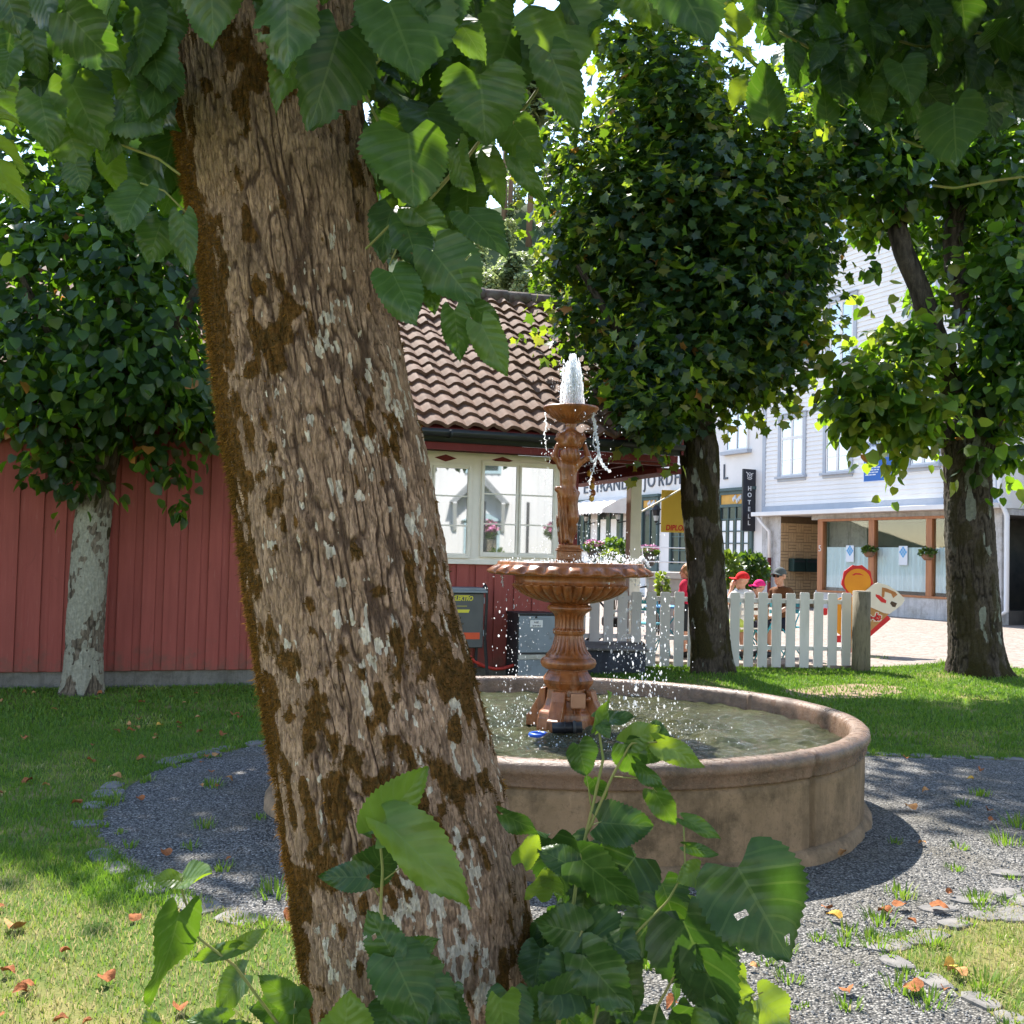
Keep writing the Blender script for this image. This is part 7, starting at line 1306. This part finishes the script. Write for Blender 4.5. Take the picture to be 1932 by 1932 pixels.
person('man in grey cap, sunglasses and brown T-shirt seated behind the picket fence', gpos(1480, 16.4), math.radians(118), 1.0, True, cm('brown_cotton', (.14, .065, .03)), cm('navy_cotton', (.02, .022, .035)), cm('grey_cap', (.11, .125, .13)), None, None, True, .10, .25, .2, rest)
person('child in bright red cap and white T-shirt seated with back turned', gpos(1405, 15.9), math.radians(25), .90, True, cm('white_cotton', (.75, .75, .76)), cm('lime_cotton', (.45, .55, .12)), cm('red_cap', (.72, .03, .035)), None, None, False, .06, .75, .1, ((-.26, .08, .34), (-.10, .16, .60), (.25, .04, .26), (.14, .24, .14)))
person('child in pink cap and sunglasses leaning beside the seated man', gpos(1440, 16.0), math.radians(100), .76, True, cm('orange_cotton', (.40, .22, .12)), cm('dark_cotton', (.03, .03, .04)), cm('pink_cap', (.74, .03, .20)), None, None, True, .10, .2, .0, rest, .8)
person('girl with long fair hair and red T-shirt standing half behind the mossy trunk', gpos(1300, 15.9), math.radians(55), .80, False, cm('crimson_cotton', (.52, .03, .07)), cm('dark_shorts', (.03, .035, .04)), None, simple('fair_hair', (.36, .20, .09), (.25, .14, .06), 40, .5, .3, .3, 80), None, False, .02, .2, .1, ((-.25, .04, .24), (-.2, .12, .02), (.25, .04, .24), (.2, .1, .02)))
# benches / cafe furniture glimpsed through the fence
tq = simple('turquoise_steel', (.06, .36, .42), (.05, .3, .36), 8, .45, .4); tbw = simple('blue_slats', (.05, .22, .50), (.05, .2, .45), 8)
def chair(lab, x, Y, yaw, mat_s):
    p = np.array(gpos(x, Y)); t = thing('cafe_chair', lab, 'chair', p, 'folding cafe chairs behind the fence'); c, s = math.cos(yaw), math.sin(yaw); L = lambda a, d, z: p + (a * c - d * s, a * s + d * c, z)
    f = MB()
    for i in range(6): d0 = -.2 + i * .07; f.hexa([L(-.2, d0, .44), L(.2, d0, .44), L(.2, d0 + .055, .44), L(-.2, d0 + .055, .44), L(-.2, d0, .46), L(.2, d0, .46), L(.2, d0 + .055, .46), L(-.2, d0 + .055, .46)])
    f.build('seat', mat_s, t); f = MB()
    for z in (.68, .78): f.bar(L(-.2, -.2, z), L(.2, -.2, z), .015, .06)
    f.build('backrest', mat_s, t)
    for sg in (-1, 1): MB().tube([L(sg * .21, .2, 0), L(sg * .21, -.2, .84)], .011, 6).build('leg', tq, t, True); MB().tube([L(sg * .19, -.2, 0), L(sg * .19, .2, .44)], .011, 6).build('leg', tq, t, True)
    return t
chair('turquoise folding chair under the man in the grey cap', 1480, 16.42, math.radians(118), tq); chair('pale slatted folding chair under the child in the red cap', 1405, 15.92, math.radians(25), M['cream']); chair('low turquoise chair under the child in the pink cap', 1440, 16.02, math.radians(100), tq); chair('turquoise folding chair seen through the pickets left of the girl', 1225, 16.4, math.radians(-30), tq)
p = np.array(gpos(1262, 16.3)); t = thing('cafe_table', 'round blue-edged cafe table glimpsed through the white pickets', 'table', p); MB().lathe(p, [(.02, .70), (.33, .70), (.34, .71), (.33, .725), (.02, .725)], 28).build('top', tbw, t)
for a in (0, 1.57, 3.14, 4.71): MB().tube([p + (.28 * math.cos(a), .28 * math.sin(a), 0), p + (.05 * math.cos(a), .05 * math.sin(a), .35), p + (-.2 * math.cos(a), -.2 * math.sin(a), .70)], .011, 6).build('leg', tq, t, True)
p = np.array(gpos(1165, 15.9)); t = thing('pushchair', 'black pushchair frame glimpsed through the pickets behind the fountain', 'pushchair', p)
MB().tube([p + (-.35, 0, .12), p + (.0, 0, .5), p + (.33, 0, 1.0), p + (.45, 0, 1.02)], .016, 7).build('frame', M['black'], t, True); MB().tube([p + (.3, .1, .12), p + (0, .1, .5), p + (-.3, .1, .85)], .016, 7).build('frame', M['black'], t, True)
f = MB(); f.hexa([p + v for v in ((-.2, -.15, .42), (.15, -.15, .42), (.15, .2, .42), (-.2, .2, .42), (-.2, -.15, .56), (.15, -.15, .56), (.15, .2, .56), (-.2, .2, .56))]); f.build('seat', cm('dark_cloth', (.02, .02, .022)), t, False, .03)
for (x, d) in ((-.33, -.2), (.3, -.2), (-.33, .25), (.3, .25)):
    tt = np.linspace(0, 2 * pi, 17); MB().tube([p + (x + .11 * math.cos(a), d, .12 + .11 * math.sin(a)) for a in tt], .02, 7, False).build('wheel', M['black'], t, True)
# ================================================================== hill and its trees
hm = simple('hill_slope', (.045, .07, .03), (.075, .095, .05), .12, .95, .05)
def hz(x, y): return np.clip((y - 70) / 60, 0, 1.5) ** 1.1 * (33 + .10 * (x - 0) + 9 * (fbm(x * .03 + 5, y * .03, 40, 3) - .5)) + 1.5 * (fbm(x * .2, y * .2, 41, 3) - .5)
gx = np.linspace(-160, 200, 120); gy = np.linspace(68, 190, 50); X, Y = np.meshgrid(gx, gy, indexing='ij'); I = np.arange(X.size).reshape(X.shape)
tag(mesh_np('hill', np.stack([X, Y, hz(X, Y) - 1], -1).reshape(-1, 3), [np.stack([I[:-1, :-1], I[1:, :-1], I[1:, 1:], I[:-1, 1:]], -1).reshape(-1, 4)], hm), kind='structure')
pm_ = leafmat('hill_needles', [(0, (.10, .15, .105)), (.6, (.17, .22, .13)), (1, (.36, .38, .18))], [(0, (.18, .26, .10)), (1, (.45, .52, .18))], .45); tk = simple('pine_trunk', (.16, .11, .08), (.10, .07, .055), 3)
def hilltree(kind, seed):
    r = np.random.default_rng(seed); h = 1.0; root = thing('pine_tree' if kind else 'broadleaf_tree', '', 'tree', (0, 0, 0))
    MB().tube([(0, 0, -.05), (.01, 0, .5), (0, .01, .97)], [.018, .013, .004], 7).build('trunk', tk, root, True); n = 1500; z = r.uniform(.66 if kind == 1 else .12, 1, n) if kind else r.uniform(.12, 1, n)
    if kind == 1: rad = .16 * np.sin(np.clip((1.02 - z) / .38, 0, 1) * pi * .75) ** .7
    elif kind == 2: rad = .20 * (1.02 - z) ** .85
    else: rad = .26 * np.sqrt(np.clip(1 - ((z - .58) / .46) ** 2, 0, 1))
    a = r.uniform(0, 2 * pi, n); lay = .55 + .45 * (np.sin(z * 40 + 3 * np.sin(a * 2)) > -.2); q = rad * lay * r.uniform(.35, 1.05, n); Pp = np.stack([q * np.cos(a), q * np.sin(a), z], -1)
    place_leaves('crown', LT, Pp, np.stack([np.cos(a), np.sin(a), -.3 + 0 * a], -1) + r.normal(0, .3, (n, 3)), np.stack([0 * a, 0 * a, 1 + 0 * a], -1) + r.normal(0, .5, (n, 3)), .045 * r.uniform(.6, 1.4, n), np.clip(r.normal(.75 if kind == 0 else .4, .2, n), 0, 1), pm_, root); return root
def copy_tree(o, parent=None):
    c = o.copy(); COL.objects.link(c); c.parent = parent
    for ch in o.children: copy_tree(ch, c)
    return c
HT = [hilltree(0, 1), hilltree(1, 2), hilltree(2, 3)]; usedk = set(); r = np.random.default_rng(60)
def puttree(k, x, y, h, lab, grp):
    o = HT[k] if k not in usedk else copy_tree(HT[k]); usedk.add(k); o.location = (float(x), float(y), float(hz(x, y)) - 1.2); o.scale = (h,) * 3; o.rotation_euler = (0, 0, r.uniform(0, 6)); tag(o, lab, 'tree', grp)
for (px, Yd, k, h, lab) in ((938, 150, 1, 26, 'tall bare-stemmed pine on the hilltop, left of the pair by the sky gap'), (947, 152, 1, 23, 'thinner tall pine between two taller ones on the hilltop'), (985, 146, 1, 27, 'tall dark pine on the hilltop nearest the maple crown')):
    x = (px - CX) / F * Yd; puttree(k, x, Yd, h, lab, None)
for i in range(230):
    Yd = r.uniform(84, 165 if i % 2 == 0 else 128); x = (r.uniform(-.19, .17) if i % 2 == 0 else r.uniform(-.065, .075)) * Yd; k = int(r.choice([0, 0, 0, 1, 2]))
    if k == 1 and Yd < 120: k = 2
    puttree(k, x, Yd, r.uniform(4, 7.5) if k != 1 else r.uniform(7, 10), ['pale broad tree on the wooded hillside above the red roof', 'slim pine standing on the wooded hillside above the red roof', 'dark conical conifer on the wooded hillside above the red roof'][k], ['pale trees on the hillside', 'pines on the hillside', 'dark conifers on the hillside'][k])
# ================================================================== the house behind the camera that the panes mirror
n_ = np.array([-.62, .78, 0]); n_ /= np.linalg.norm(n_); KF = Fr((13.0, -6.5, 0), (n_[1], -n_[0], 0), n_)
kh = thing('boarded_house', 'white boarded house standing behind the viewer, mirrored in the cream windows', 'house', KF.o); f = MB(); s = -11
while s < 11: f.box(KF, s, s + .16, 0, .02, 0, 7); f.box(KF, s + .16, s + .22, -.02, .0, 0, 7); s += .22
f.build('wall', M['white'], kh); f = MB(); f.box(KF, -11, 11, -7, -.021, 0, 7); f.build('back_wall', M['plaster'], kh); f = MB(); f.poly(Fr(KF.p(-11.4, 0, 0), KF.n, KF.e), [(.6, 6.8), (-3.5, 9.6), (-7.6, 6.8)], 0, 22.8); f.build('roof', simple('grey_roof', (.15, .15, .155), (.11, .11, .115), 4), kh)
for a in (-8, -5, -2, 1, 4, 7):
    for z in (1.0, 4.2):
        f = MB()
        for q in ((a - .6, a + .6, z, z + .1), (a - .6, a + .6, z + 1.5, z + 1.6), (a - .6, a - .5, z + .1, z + 1.5), (a + .5, a + .6, z + .1, z + 1.5), (a - .03, a + .03, z + .1, z + 1.5)): f.box(KF, q[0], q[1], .0, .06, q[2], q[3])
        f.poly(KF, [(a - .7, z + 1.61), (a + .7, z + 1.61), (a, z + 1.95)], .0, .12); w = f.build('window', simple('pale_blue_trim', (.42, .55, .58)) if 'pale_blue_trim' not in bpy.data.materials else bpy.data.materials['pale_blue_trim'], kh); f = MB(); f.box(KF, a - .5, a + .5, .0, .03, z + .1, z + 1.5); f.build('pane', M['dpane'], w)
for a in (-7.5, -5.6, -3.5, -1.9, -.5, 1.1, 2.5, 4.4, 6): f = MB(); f.box(KF, a - .05, a + .05, 1.5, 1.6, 0, 3.2); f.build('porch_post', simple('dark_post', (.03, .03, .03)) if 'dark_post' not in bpy.data.materials else bpy.data.materials['dark_post'], kh)
for i, (a, z) in enumerate(((-4.1, .5), (-2.7, .75), (-1.6, .45), (.2, .6), (1.5, .9), (2.9, .5))):
    q = shrub(['low border plant before the mirrored house, leftmost', 'tall border plant before the mirrored house', 'small border plant before the mirrored house', 'round border plant by the dark porch posts', 'tallest border plant before the mirrored house', 'rightmost border plant of the mirrored house'][i], KF.p(a, 1.0, z), (.5, .4, z * .9), 260, .13, 500 + i, (.2 + .12 * i, .2))
for a, z in ((-2.3, 3.0), (.9, 3.2)):
    f = MB(); f.poly(KF, [(a - 1.0, z), (a - .75, z), (a, z + .75), (a + .75, z), (a + 1.0, z), (a, z + 1.05)], .0, .5); f.build('gable_hood', simple('grey_boards', (.30, .31, .31), (.22, .23, .23), 5), kh); f = MB(); f.bar(KF.p(a - .8, .05, z - .9), KF.p(a - .8, .5, z), .12); f.bar(KF.p(a + .8, .05, z - .9), KF.p(a + .8, .5, z), .12); f.build('bracket', M['white'], kh)
for i, a in enumerate((-3.2, -1.2, 1.2, 3.4)):
    t = thing('hanging_basket', ['pink flower basket mirrored in the left cream window', 'pink flower basket mirrored beside the dark porch post', 'pink flower basket mirrored low in the right cream sash', 'outermost pink flower basket on the house behind the viewer'][i], 'basket', KF.p(a, 1.2, 2.2)); leafball('foliage', KF.p(a, 1.2, 2.3), (.35, .35, .25), 200, .12, M['shrub'], t, 400 + i); leafball('blossom', KF.p(a, 1.25, 2.4), (.35, .35, .22), 200, .09, pk, t, 410 + i)
